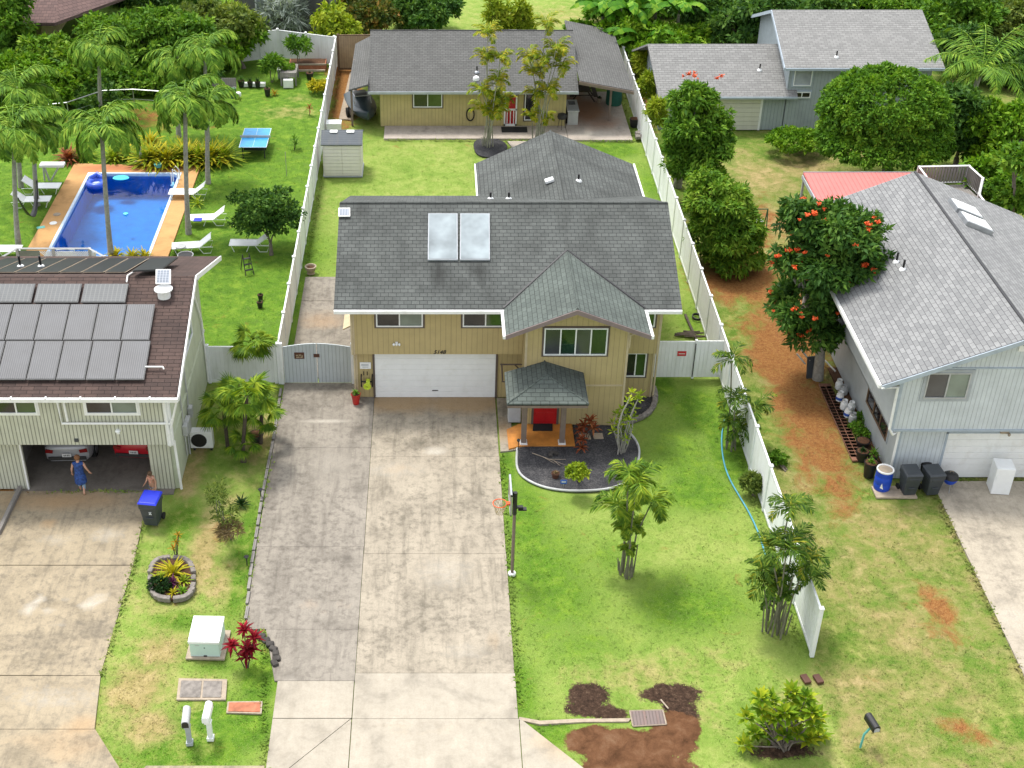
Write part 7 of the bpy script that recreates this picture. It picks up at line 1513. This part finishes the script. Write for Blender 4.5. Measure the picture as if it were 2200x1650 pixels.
t=thing('charcoal_grill','small round black grill on thin legs beside the cottage corner','grill',G(1206,278)); m=MB(); m.lathe((0,0,.6),[(.05,0),(.25,.08),(.28,.2),(.24,.34),(.05,.42)],16); part(m,'bowl','dark_metal',t,smooth=True)
for a in (.4,2.5,4.6): m=MB(); m.tube([(.15*math.cos(a),.15*math.sin(a),.65),(.25*math.cos(a),.25*math.sin(a),.06)],.015,5); part(m,'leg','dark_metal',t)
pot('bucket','small black bucket next to the carport counter','bucket',1220,266,.16,.35,'black_plastic')
t=thing('outdoor_counter','grey outdoor sink counter against the cottage side wall','counter',(8.05,75.0,0.06)); m=MB(); m.box(-.35,.35,-.9,.9,.8,.88); part(m,'top','grey_light',t,bevel=.01); m=MB(); m.box(-.3,.3,-.86,.86,0,.8); part(m,'cabinet','grey_light',t); m=MB(); m.box(-.2,.2,.1,.6,.882,.90); part(m,'sink','dark_metal',t)
t=thing('picnic_table','dark wooden picnic table in the shade of the carport','table',(9.0,78.4,.06),R(90)); m=MB(); m.box(-.9,.9,-.38,.38,.72,.78); part(m,'top','bark_dark',t)
for s in (-1,1): m=MB(); m.box(-.9,.9,s*.72-.13,s*.72+.13,.42,.46); part(m,'bench','bark_dark',t)
for s in (-.6,.6):
    m=MB(); m.tube([(s,-.7,0),(s,-.2,.74)],.045,4); m.tube([(s,.7,0),(s,.2,.74)],.045,4); m.tube([(s,-.8,.41),(s,.8,.41)],.035,4); part(m,'leg','bark_dark',t)
t=thing('covered_stack','dark green covered bundle standing under the carport by the post','cover',G(1318,225),0); m=MB(); m.lathe((0,0,0),[(.45,0),(.5,.3),(.46,1.0),(.35,1.6),(.1,1.75)],14); part(m,'cover','green_cloth',t,smooth=True)
pot('flower_pot','pale pot standing beside the green covered bundle','pot',1287,222,.16,.35,'wood_pale','leaf_dark',L_=.15)
pot('plant_pot','square black bin by the white fence right of the patio','pot',1362,272,.28,.5,'black_plastic')
t=thing('stone_pile','grey stones piled at the foot of the white fence right of the patio','stones',G(1376,295)); m=MB()
for k_ in range(8): m.cbox((random.uniform(-.2,.2),random.uniform(-.5,.5),random.uniform(.08,.25)),(.3,.28,.2),random.random()*3)
part(m,'stones','stone_grey',t,bevel=.05)
# ---- pool yard
def lounger(label,px,py,rz=0,group='white loungers round the pool'):
    t=thing('sun_lounger',label,'sun lounger',G(px,py),rz,group)
    m=MB(); m.slab([(-.95,-.32,.36),(.35,-.32,.36),(.35,.32,.36),(-.95,.32,.36)],.035); part(m,'seat','white_clean',t); m=MB(); m.slab([(.36,-.32,.36),(.92,-.32,.80),(.92,.32,.80),(.36,.32,.36)],.035); part(m,'backrest','white_clean',t)
    m=MB()
    for s in (-.34,.34): m.tube([(-.97,s,.36),(.36,s,.36),(.94,s,.81)],.02,6); m.tube([(.36,s,.36),(.98,s,.34),(.85,s,.02),(.5,s,.02),(.3,s,.34)],.016,6)
    m.tube([(-.97,-.34,.36),(-.97,.34,.36)],.02,6); part(m,'frame','white_clean',t)
    for s in (-.3,.3):
        for xa_,xb_ in ((-.88,-.75),(0,-.15)): m=MB(); m.tube([(xa_,s,.34),(xb_,s,0)],.018,6); part(m,'leg','white_clean',t)
    return t
lounger('white lounger with raised back on the right pool deck',405,425,0); lounger('white lounger with a blue towel on the grass right of the pool',445,480,R(4)); lounger('white lounger behind the small round side table',415,540,R(8))
lounger('white lounger half hidden under the citrus tree',538,535,0)
lounger('white lounger with raised back facing the pool, upper one on the left lawn',92,412,R(180)); lounger('white lounger on the left lawn, lower one beside the hammock palm',70,441,R(183)); lounger('white lounger at the left edge just behind the deck rail',5,548,R(180))
m=MB(); c=G(425,472,.40); m.cbox(c,(.4,.35,.05)); tag(m.build('towel','blue_lid',bevel=.01),'folded blue towel on the lounger right of the pool','towel')
t=thing('side_table','small round grey side table beside the lowest lounger right of the pool','table',G(390,548)); m=MB(); m.lathe((0,0,.48),[(.28,0),(.28,.03)],20); part(m,'top','grey_light',t); m=MB(); m.lathe((0,0,0),[(.18,0),(.03,.05),(.03,.48)],12); part(m,'stem','grey_light',t)
t=thing('fire_bowl','round black bowl with pale rim near the roof edge of the cream house','bowl',G(400,563)); m=MB(); m.lathe((0,0,0),[(.15,0),(.3,.2),(.36,.38)],20); part(m,'bowl','black_plastic',t,smooth=True); m=MB(); m.tube([(.37*math.cos(a),.37*math.sin(a),.39) for a in [2*math.pi*i/20 for i in range(21)]],.025,6,caps=False); part(m,'rim','grey_light',t)
t=thing('step_ladder','open grey folding step ladder on the lawn left of the white fence','ladder',G(532,585),R(25)); m=MB()
for s in (-.2,.2): m.tube([(s,-.35,0),(s*.8,.05,.95)],.022,5); m.tube([(s,.4,0),(s*.8,.05,.95)],.022,5)
part(m,'frame','dark_metal',t)
for z in (.25,.5,.75): m=MB(); m.cbox((0,-.35+.4*z/.95,z),(.36,.12,.03)); part(m,'step','dark_metal',t)
# table tennis
P=[G(513,318,.76),G(575,318,.76),G(583,273,.76),G(523,275,.76)]; c=sum(P,Vector())/4; t=thing('table_tennis_table','bright blue table tennis table on the lawn right of the pool','table',(c.x,c.y,0),0)
def tt(u,v,z=.76): return ((u)*.765,(v)*1.37,z)
m=MB(); m.box(-.765,.765,-1.37,1.37,.74,.76); tp_=part(m,'top','ping_top',t)
m=MB()
for a in ((-.765,-.745,-1.37,1.37),(.745,.765,-1.37,1.37),(-.745,.745,-1.37,-1.35),(-.745,.745,1.35,1.37),(-.005,.005,-1.35,1.35)): m.box(*a,.761,.764)
part(m,'white_line','white_clean',tp_)
m=MB(); m.box(-.85,.85,-.01,.01,.765,.90); part(m,'net','grey_light',t)
for x in (-.6,.6):
    for y in (-1.1,1.1): m=MB(); m.box(x-.03,x+.03,y-.03,y+.03,0,.74); part(m,'leg','dark_metal',t)
m=MB(); m.box(-.62,.62,-.5,.5,.2,.6); part(m,'undercarriage','dark_metal',t)
# white cantilever bench left of the pool
t=thing('diving_stand','white slab seat on a slanted metal stand left of the pool','bench',G(118,388)); m=MB(); m.box(-.65,.65,-.25,.25,.85,1.0); part(m,'slab','white_paint',t,bevel=.03); m=MB(); m.tube([(-.45,0,.85),(-.3,0,0)],.06,6); m.tube([(.35,0,.85),(-.2,0,0)],.05,6); m.tube([(-.5,0,.85),(-.55,0,0)],.05,6); part(m,'stand','grey_light',t)
# hammock
a=AY(38,425,G(40,528).y+.0); b=AY(80,385,G(80,440).y); t=thing('hammock','black hammock sagging between two palms on the left lawn','hammock',a*.5+b*.5); V=[];n=14
org=t.location
for i in range(n+1):
    u=i/n; p=a.lerp(b,u)-Vector((0,0,1.5*math.sin(math.pi*u))); wv=.04+.16*math.sin(math.pi*u); d=Vector((.8,-.5,0)); V+=[p+d*wv-org,p-d*wv-org]
m=MB(); m.add(V,[(2*i,2*i+1,2*i+3,2*i+2) for i in range(n)]); o=part(m,'cloth','black_plastic',t,smooth=True); so_=o.modifiers.new('s','SOLIDIFY'); so_.thickness=.02
# pool things
t=thing('pool_ladder','curved white pool ladder at the far right corner of the pool','ladder',(-14.0,66.3,0)); 
for y in (-.25,.25): m=MB(); m.tube([(.25,y,.05),(.25,y,.6),(.1,y,.8),(-.1,y,.6),(-.12,y,-.6)],.03,8); part(m,'rail','white_clean',t,smooth=True)
for z in (-.15,-.4): m=MB(); m.box(-.2,-.06,-.25,.25,z,z+.03); part(m,'step','white_clean',t)
t=thing('pool_float','round blue and white inflatable float at the far left corner of the pool','pool float',(-18.15,66.0,-.02)); m=MB()
ring=[(.38*math.cos(a),.42*math.sin(a),.08) for a in [2*math.pi*i/20 for i in range(21)]]; m.tube(ring,.16,10,caps=False); part(m,'ring','pool_float_blue',t,smooth=True); m=MB(); m.lathe((0,0,-.03),[(.3,0),(.3,.1)],16); part(m,'seat','pool_rim',t); m=MB(); m.tube([(-.35,.35,.2),(0,.48,.4),(.35,.35,.2)],.13,10); part(m,'backrest','pool_float_blue',t,smooth=True)
t=thing('kickboard','turquoise oval float at the far edge of the pool','pool float',(-17.0,66.85,-.05)); m=MB(); m.lathe((0,0,0),[(.34,0),(.36,.03),(.34,.06)],20); o=part(m,'pad','pool_float_cyan',t,smooth=True); o.scale=(1.25,.8,1)
m=MB(); m.lathe((-15.9,62.5,-.07),[(.12,0),(.13,.04),(.05,.07)],12); tag(m.build('float_toy','pool_float_cyan',smooth=True),'tiny turquoise toy floating in the middle of the pool','pool toy')
m=MB(); m.lathe((-19.3,61.2,.05),[(.19,0),(.19,.02)],16); tag(m.build('skimmer_lid','white_paint'),'round white skimmer lid on the left pool deck, nearer one','lid'); m=MB(); m.lathe((-19.35,62.2,.05),[(.19,0),(.19,.02)],16); tag(m.build('skimmer_lid','wood_pale'),'round pinkish skimmer lid on the left pool deck, further one','lid')
m=MB(); m.cbox(G(88,489,.04),(.4,.25,.06),.4); tag(m.build('swim_fins','teal',bevel=.02),'pair of teal swim fins lying on the grass left of the pool deck','fins')
t=thing('pool_pump','grey pump pipe standing behind the far edge of the pool','pump',G(305,355)); m=MB(); m.tube([(0,0,0),(0,0,1.1)],.07,8); m.tube([(0,0,.3),(-.3,0,.25),(-.6,0,.05)],.04,6); part(m,'pipe','grey_light',t); m=MB(); m.lathe((.25,0,0),[(.18,0),(.18,.3),(.1,.4)],12); part(m,'motor','grey_plastic',t)
t=thing('toy_basket','teal bucket on a small black stand behind the pool','bucket',G(341,368)); m=MB(); m.lathe((0,0,.25),[(.16,0),(.22,.2)],14); part(m,'bucket','teal',t,smooth=True); 
for x in (-.15,.15): m=MB(); m.tube([(x,-.12,0),(x,.12,.3)],.02,5); part(m,'leg','black_plastic',t)
# deck rail of the cream house, behind its roof
t=thing('rear_deck','pale deck railing with white lattice behind the brown roof near the pool','deck',(-17,51.5,0)); 
P=[AY(-60,575,50.5),AY(-2,556,50.8),AY(36,534,53.0),AY(192,534,53.0),AY(224,551,51.8)]; m=MB()
for a,b in zip(P[:-1],P[1:]): m.tube([a,b],.05,4)
m.build('rail','grey_light',t); lz=P[2].z
m=MB(); a,b=AY(84,536,52.98),AY(206,536,52.98); nn=26
for i in range(nn):
    x=a.x+(b.x-a.x)*i/nn; x2=x+.42
    m.tube([(x,52.98,lz-.55),(min(x2,b.x),52.98,lz-.12)],.022,4); m.tube([(min(x2,b.x),52.98,lz-.55),(x,52.98,lz-.12)],.022,4)
m.build('lattice','white_clean',t)
m=MB(); m.box(P[1].x-1,P[3].x+.6,49.6,53.0,lz-1.05,lz-.95); m.build('floor','wood_pale',t)
for p in (P[1],P[2],P[3],P[4],(P[2]+P[3])/2): m=MB(); m.box(p.x-.06,p.x+.06,p.y-.06,p.y+.06,0,p.z+.03); m.build('post','grey_light',t)
m=MB(); m.box(P[2].x,a.x,52.97,53.0,lz-.6,lz-.1); m.build('glass_panel','glass_curtain',t)
t=thing('deck_chair','pale blue folding chair at the rail in front of the pool','chair',AY(142,545,54.2)*1.0); t.location.z=0; z0=AY(142,545,54.2).z
m=MB(); m.box(-.35,.35,-.02,.02,z0-.4,z0+.12); m.tube([(-.4,0,z0-.5),(-.4,0,z0+.2),(.4,0,z0+.2),(.4,0,z0-.5)],.03,6); m.build('backrest','pool_rim',t,w=False); m=MB(); m.box(-.35,.35,-.5,0,z0-.45,z0-.4); m.build('seat','pool_rim',t,w=False)
for x in (-.35,.35): m=MB(); m.tube([(x,0,0),(x,0,z0-.4)],.03,6); m.build('leg','grey_light',t,w=False)
# dark pots on the pool yard lawn
pot('plant_pot','pair of small black pots on the lawn near the fan palm','pot',559,660,.14,.28,'black_plastic','leaf_dark',L_=.12); pot('plant_pot','single black pot just behind the pair on the lawn','pot',560,643,.13,.25,'black_plastic','leaf_dark',L_=.10)
pot('tree_pot','large dark round pot under the fan palms beside the driveway','pot',551,945,.28,.28,'black_plastic')
t=thing('lawn_pole','thin stake standing in the lawn right of the table tennis table','pole',G(616,378)); m=MB(); m.tube([(0,0,0),(0,0,1.4)],.015,5); part(m,'stake','bark_pale',t)
# far garden of the pool yard
t=thing('garden_bench','grey wooden bench on the far lawn under the tall palms','bench',G(482,204),0); m=MB(); m.box(-.75,.75,-.25,.25,.40,.46); part(m,'seat','wood_grey',t); m=MB(); m.cbox((0,.28,.72),(1.5,.05,.5),rx=-.15); part(m,'backrest','wood_grey',t)
for x in (-.68,.68):
    for y in (-.2,.25): m=MB(); m.box(x-.04,x+.04,y-.04,y+.04,0,.62 if y<0 else .45); part(m,'leg','wood_grey',t)
m=MB(); m.cbox(G(501,200,.5),(.35,.3,.7),.2); tag(m.build('green_bag','bucket_green',bevel=.1),'green bag at the right end of the grey garden bench','bag')
m=MB(); m.cbox(G(510,203,.2),(.45,.35,.3),.6); tag(m.build('white_sack','white_paint',bevel=.1),'white sack on the grass right of the garden bench','sack')
t=thing('potting_tray','long white tray holding two dark pots on the far lawn','tray',G(545,185)); m=MB(); m.box(-.75,.75,-.15,.15,0,.22); part(m,'tray','white_paint',t)
for i,px in enumerate((538,554)): pot('plant_pot',['left dark pot in front of the long white tray','right dark pot in front of the long white tray'][i],'pot',px,187,.17,.34,'black_plastic','leaf_dark',L_=.3)
pot('plant_pot','dark pot at the left end of the white tray','pot',519,186,.22,.4,'black_plastic','leaf_deep',L_=.4)
pot('plant_pot','leaning black pots on the far lawn beside an orange plant','pot',575,205,.2,.45,'black_plastic','leaf_dark',L_=.15)
rosette('orange_plant','small orange plant right of the black pots on the far lawn','plant',G(590,203),.4,24,'leaf_orange',.06,(.2,1.3))
t=thing('raised_bed','grey timber raised bed with green seedlings on the far lawn','raised bed',G(623,175)); m=MB(); m.box(-.5,.5,-.8,.8,.55,.85); part(m,'box','wood_grey',t)
for x in (-.45,.45):
    for y in (-.75,.75): m=MB(); m.box(x-.05,x+.05,y-.05,y+.05,0,.56); part(m,'leg','wood_grey',t)
o=leaves('seedlings','leaf_bright',t,[(0,0.1,.9,.33,.5,.1)],700,.12,.05,.15)
m=MB(); m.cbox((0,-1.0,.25),(.6,.3,.5)); part(m,'step','white_paint',t)
t=thing('raised_bed','long brick and timber raised bed before the far white fence','raised bed',G(668,146)); m=MB(); m.box(-1.35,1.0,-.5,.5,0,.45); part(m,'box','brick_red',t); m=MB(); m.box(-1.3,.95,-.45,.45,.45,.47); part(m,'soil','mulch',t); m=MB(); m.box(-1.4,1.05,-.56,-.5,.38,.48); part(m,'plank','wood_pale',t)
t=thing('plank_rail','pale timber plank rail in front of the brick raised bed','plank',G(665,158)); m=MB(); m.box(-1.3,1.0,-.06,.06,.15,.25); part(m,'plank','wood_pale',t)
t=thing('plastic_crate','grey crate left of the seedling bed','crate',G(608,165)); m=MB(); m.box(-.3,.3,-.3,.3,0,.5); part(m,'body','grey_light',t); m=MB(); m.box(-.32,.32,-.32,.32,.5,.56); part(m,'lid','white_paint',t)
pot('plant_pot','black tub on the grass in front of the plank rail','pot',666,170,.24,.42,'black_plastic','leaf_dark',L_=.12)
# chair on the rear deck of the blue house
t=thing('patio_chair','white plastic chair on the wooden deck behind the blue house','chair',(22.9,57.2,2.56),R(-20)); m=MB(); m.box(-.25,.25,-.25,.25,.42,.46); part(m,'seat','white_clean',t,bevel=.01); m=MB(); m.cbox((0,.27,.75),(.5,.04,.6),rx=-.15); part(m,'backrest','white_clean',t,bevel=.01); m=MB()
for s in (-.28,.28): m.tube([(s,.27,.65),(s,-.25,.66),(s,-.25,.45)],.02,6)
part(m,'armrest','white_clean',t)
for x in (-.22,.22):
    for y in (-.22,.22): m=MB(); m.tube([(x,y,.42),(x*1.15,y*1.15,0)],.02,6); part(m,'leg','white_clean',t)
t=thing('trampoline','white and green garden swing beside the mango tree','swing',G(1622,492)); m=MB()
for x in (-.5,.5): m.tube([(x,-.3,0),(x,0,1.1),(x,.3,0)],.03,6)
m.tube([(-.5,0,1.1),(.5,0,1.1)],.03,6); part(m,'frame','bucket_green',t); m=MB(); m.box(-.35,.35,-.15,.15,.4,.45); part(m,'seat','white_paint',t)
t['label']='small green framed stand beside the mango tree on the dry lawn'; t.name='garden_stand'; t['category']='stand'
# window air conditioner box and lean-to on the left of the tan house
mb=MB(); mb.slab([(-3.7,46.2,2.75),(-3.2,46.2,3.0),(-3.2,47.4,3.0),(-3.7,47.4,2.75)],.06); mb.build('side_awning','tan_trim',H1)
# side things right of the tan house
t=thing('log_pile','low pile of brown fronds and timber behind the side gate','pile',G(1480,722)); m=MB()
for k_ in range(7): m.tube([(random.uniform(-.7,-.2),random.uniform(-.3,.3),.08),(random.uniform(.2,.7),random.uniform(-.3,.3),.14)],.04,5)
part(m,'timber','bark_dark',t)
t=thing('garden_hose_reel','dark coiled hose at the foot of the fence beside the tan house','hose',G(1497,684)); m=MB()
for k_ in range(3): m.tube([(.2*math.cos(a),.25*math.sin(a),.04+.04*k_) for a in [2*math.pi*i/16 for i in range(17)]],.025,6)
part(m,'hose','black_plastic',t)
m=MB(); m.tube([(11.35,47.2,.05),(11.4,49,.05),(11.2,52.,.05)],.06,6); tag(m.build('timber_edge','bark_dark'),'dark timber edging at the foot of the fence beside the tan house','edging')

# ---- cars in the garage
def car(label,loc,paint,hatch,rz=0):
    t=thing('parked_car',label,'car',loc,rz,'cars in the open garage'); m=MB()
    # stations from the tail (y=0) to the nose: half width, floor, belt, roof, roof half width
    S=[(0,.70,.42,.86,.88,.66),(.06,.80,.30,.95,.98,.70),(.25,.86,.24,1.00,1.06,.70),(.7,.89,.22,1.0,1.30,.62),(1.2,.90,.2,.99,1.44,.60),(2.2,.91,.2,.97,1.47,.60),(2.9,.90,.2,.96,1.38,.60),(3.6,.89,.2,.93,1.0,.66),(4.2,.84,.22,.80,.86,.6),(4.5,.70,.30,.68,.72,.5)] if hatch else \
      [(0,.66,.44,.80,.82,.6),(.06,.78,.32,.92,.95,.66),(.3,.84,.24,.97,1.0,.66),(.85,.88,.22,.98,1.03,.64),(1.4,.89,.2,.97,1.34,.58),(2.2,.90,.2,.96,1.42,.58),(2.9,.89,.2,.95,1.3,.58),(3.6,.88,.2,.92,.97,.64),(4.2,.82,.22,.80,.84,.6),(4.5,.68,.30,.66,.7,.5)]
    n=16; V=[]
    for y,wx,z0,zb_,zt_,wr in S:
        pr=[(-wx*.8,z0),(-wx*.97,z0+.12),(-wx,z0+.3),(-wx*.98,zb_-.06),(-wx*.93,zb_),(-wr-.02,zt_-.05),(-wr*.8,zt_),(-wr*.3,zt_+.02)]; pr=pr+[(-x,z) for x,z in pr[::-1]]
        V+=[(x,y+(.06*(x/wx)**2 if y<.3 else 0),z) for x,z in pr]
    fs=[(i*n+k_,i*n+(k_+1)%n,i*n+n+(k_+1)%n,i*n+n+k_) for i in range(len(S)-1) for k_ in range(n)]+[tuple(range(n-1,-1,-1)),tuple((len(S)-1)*n+k_ for k_ in range(n))]
    m.add(V,[f[::-1] for f in fs]); part(m,'body',paint,t,smooth=True)
    y0_,y1_=(.30,.72) if hatch else (.9,1.4); z0_,z1_=(1.08,1.31) if hatch else (1.05,1.34)
    m=MB(); m.slab([(-.56,y0_,z0_+.01),(.56,y0_,z0_+.01),(.50,y1_,z1_+.03),(-.50,y1_,z1_+.03)],.02); part(m,'rear_window','glass_dark',t)
    m=MB(); m.slab([(-.72,.005,.42),(.72,.005,.42),(.70,.035,.55),(-.70,.035,.55)],.03,0,(0,-1,0)); part(m,'bumper','black_plastic',t)
    for s in (-1,1):
        m=MB(); m.slab([(s*.50,.0,.74),(s*.78,.05,.74),(s*.76,.07,.88),(s*.48,.02,.86)],.03,0,(0,-1,0)); part(m,'tail_light','tail_red',t)
        for y in (.85,3.65):
            m=MB(); m.tube([(s*.72,y,.33),(s*.92,y,.33)],.33,18); wh=part(m,'wheel','tyre',t,smooth=True); m=MB(); m.tube([(s*.92,y,.33),(s*.93,y,.33)],.2,14); part(m,'rim','alu',wh)
    m=MB(); m.cbox((0,-.02,.64),(.34,.02,.15)); pl_=part(m,'licence_plate','plate_white',t,bevel=.005)
    for x in (-.09,-.03,.03,.09):
        m=MB(); m.cbox((x,-.034,.64),(.03,.005,.07)); part(m,'character','grey_plastic',pl_)
    return t
c=G(146,992,.35); car('silver car backed by its black bumper in the open garage, left one',(c.x,c.y,.02),'car_silver',True,R(2))
c=G(286,985,.38); car('dark red car parked in the open garage, right one',(c.x+.05,c.y+.02,.02),'car_red',False,R(-4))
t=thing('storage_shelf','dark cluttered shelf in the back corner of the open garage','shelf',(-15.1,43.5,0.02)); m=MB()
for z in (.1,.7,1.3): m.box(-.3,.3,-1.2,1.2,z,z+.04)
part(m,'shelf','bark_dark',t)
for k_ in range(5): m=MB(); z=[.14,.74,1.34][k_%3]; m.cbox((0,-.9+.45*k_,z+.15),(.4,.3,.3),random.random()*.3); part(m,'box',['wood_pale','grey_plastic','wood_brown','grey_light','bark_dark'][k_],t)

# ---- people
def skin_mesh(name,J,E_,mat,parent,root,sub=2):
    """connected joints with a radius each, grown into one smooth surface"""
    me=bpy.data.meshes.new(name); ks=list(J); me.from_pydata([J[k_][0] for k_ in ks],[(ks.index(a),ks.index(b)) for a,b in E_],[]); me.materials.append(M[mat])
    o=bpy.data.objects.new(name,me); col.objects.link(o); o.parent=parent
    md=o.modifiers.new('skin','SKIN'); md.use_smooth_shade=True
    sv=me.skin_vertices[0].data if me.skin_vertices else None
    if sv is None:
        bm=__import__('bmesh').new(); bm.from_mesh(me); bm.verts.layers.skin.verify(); bm.to_mesh(me); bm.free(); sv=me.skin_vertices[0].data
    for i,k_ in enumerate(ks):
        r=J[k_][1]; sv[i].radius=(r,r) if not isinstance(r,tuple) else r; sv[i].use_root=(k_==root)
    if sub: s=o.modifiers.new('sub','SUBSURF'); s.levels=s.render_levels=sub
    return o
def figure(label,loc,rz,J,clothes,hair,hairmat,hands=True):
    t=thing('person',label,'person',loc,rz)
    E_=[('pel','bel'),('bel','che'),('che','nec'),('nec','hd0'),('hd0','hd1'),('hd1','hd2')]
    for s in 'lr': E_+=[('che','sh'+s),('sh'+s,'el'+s),('el'+s,'wr'+s),('wr'+s,'pa'+s),('pel','hi'+s),('hi'+s,'kn'+s),('kn'+s,'an'+s),('an'+s,'to'+s)]
    JJ=dict(J)
    if hands:
        for s in 'lr':
            w_=Vector(J['wr'+s][0]); p=Vector(J['pa'+s][0]); d=(p-w_).normalized(); sd=d.cross(Vector((0,1,0.2))).normalized()
            for i in range(4):
                b_=p+sd*(.022*(i-1.5)); k1='f%s%da'%(s,i); k2='f%s%db'%(s,i); L1=.04+.006*(1-abs(i-1.5)); JJ[k1]=(tuple(b_+d*L1),.0085); JJ[k2]=(tuple(b_+d*(L1*1.8)+Vector((0,.012,-.01))),.007); E_+=[('pa'+s,k1),(k1,k2)]
            JJ['t'+s]=(tuple(w_*.5+p*.5-sd*.045),.009); JJ['u'+s]=(tuple(p-sd*.055+d*.015),.008); E_+=[('wr'+s,'t'+s),('t'+s,'u'+s)]
    skin_mesh('body',JJ,E_,'skin',t,'pel')
    for nm,cj,ce,mt,rt in clothes: skin_mesh(nm,cj,ce,mt,t,rt)
    h=MB(); h.lathe(hair[0],hair[1],14); part(h,'hair',hairmat,t,smooth=True)
    return t
# woman in a blue dress walking to the garage, seen from behind
h=1.62
J={'pel':((0,0,.90),.13),'bel':((0,.01,1.05),.12),'che':((0,.03,1.25),.13),'nec':((0,.05,1.40),.05),'hd0':((0,.06,1.46),.07),'hd1':((0,.07,1.54),.09),'hd2':((0,.06,1.60),.07),
 'shl':((-.17,.03,1.34),.06),'ell':((-.25,-.02,1.08),.042),'wrl':((-.27,.06,.86),.027),'pal':((-.27,.08,.79),.03),
 'shr':((.17,.03,1.34),.06),'elr':((.28,-.03,1.10),.042),'wrr':((.36,.02,.90),.027),'par':((.38,.05,.84),.03),
 'hil':((-.09,0,.84),.10),'knl':((-.09,.08,.46),.06),'anl':((-.08,.10,.08),.038),'tol':((-.08,.22,.04),.033),
 'hir':((.09,0,.84),.10),'knr':((.10,-.02,.47),.06),'anr':((.10,-.22,.12),.038),'tor':((.10,-.14,.03),.033)}
dj={'a':((0,.03,1.36),(.16,.10)),'b':((0,.02,1.2),(.19,.14)),'c':((0,0,1.0),(.18,.15)),'d':((0,0,.8),(.23,.19)),'e':((.01,-.01,.55),(.24,.21)),'f':((.01,-.02,.42),(.24,.22)),'sl':((-.2,.02,1.27),.085),'sr':((.2,.02,1.27),.085)}
figure('woman in a blue patterned dress walking into the open garage of the cream house',G(178,1058),R(4),J,[('dress',dj,[('a','b'),('b','c'),('c','d'),('d','e'),('e','f'),('a','sl'),('a','sr')],'dress_blue','c'),
 ('trousers',{'h':((0,0,.7),.12),'l':((-.09,.07,.44),.075),'l2':((-.085,.09,.24),.065),'r':((.10,-.02,.44),.075),'r2':((.10,-.14,.22),.065)},[('h','l'),('l','l2'),('h','r'),('r','r2')],'jeans_pale','h')],((0,.045,1.45),[(.03,0),(.085,.03),(.107,.10),(.10,.17),(.05,.215)]),'hair_auburn')
k=.74
J2={a:(tuple(c*k for c in v[0]),v[1]*k*1.05) for a,v in J.items()}; J2['elr']=((.17*k,.0,.0),.03) if False else ((.19*k,.12,1.08*k),.032); J2['wrr']=((.14*k,.26,1.05*k),.02); J2['par']=((.12*k,.31,1.05*k),.024)
figure('child in a peach top standing behind the blue lidded bin',G(331,1070),R(150),J2,[('top',{'a':((0,.03*k,1.36*k),(.15*k,.1*k)),'b':((0,.02,1.2*k),(.17*k,.13*k)),'c':((0,0,.95*k),(.16*k,.14*k)),'sl':((-.2*k,.02,1.27*k),.07*k),'sr':((.2*k,.02,1.27*k),.07*k)},[('a','b'),('b','c'),('a','sl'),('a','sr')],'top_peach','b'),
 ('shorts',{'h':((0,0,.86*k),.15*k),'l':((-.09*k,.03,.62*k),.10*k),'r':((.10*k,0,.62*k),.10*k)},[('h','l'),('h','r')],'jeans_pale','h')],((0,.035,1.44*k),[(.03,0),(.08,.03),(.09,.09),(.085,.13),(.04,.17)]),'hair_brown')
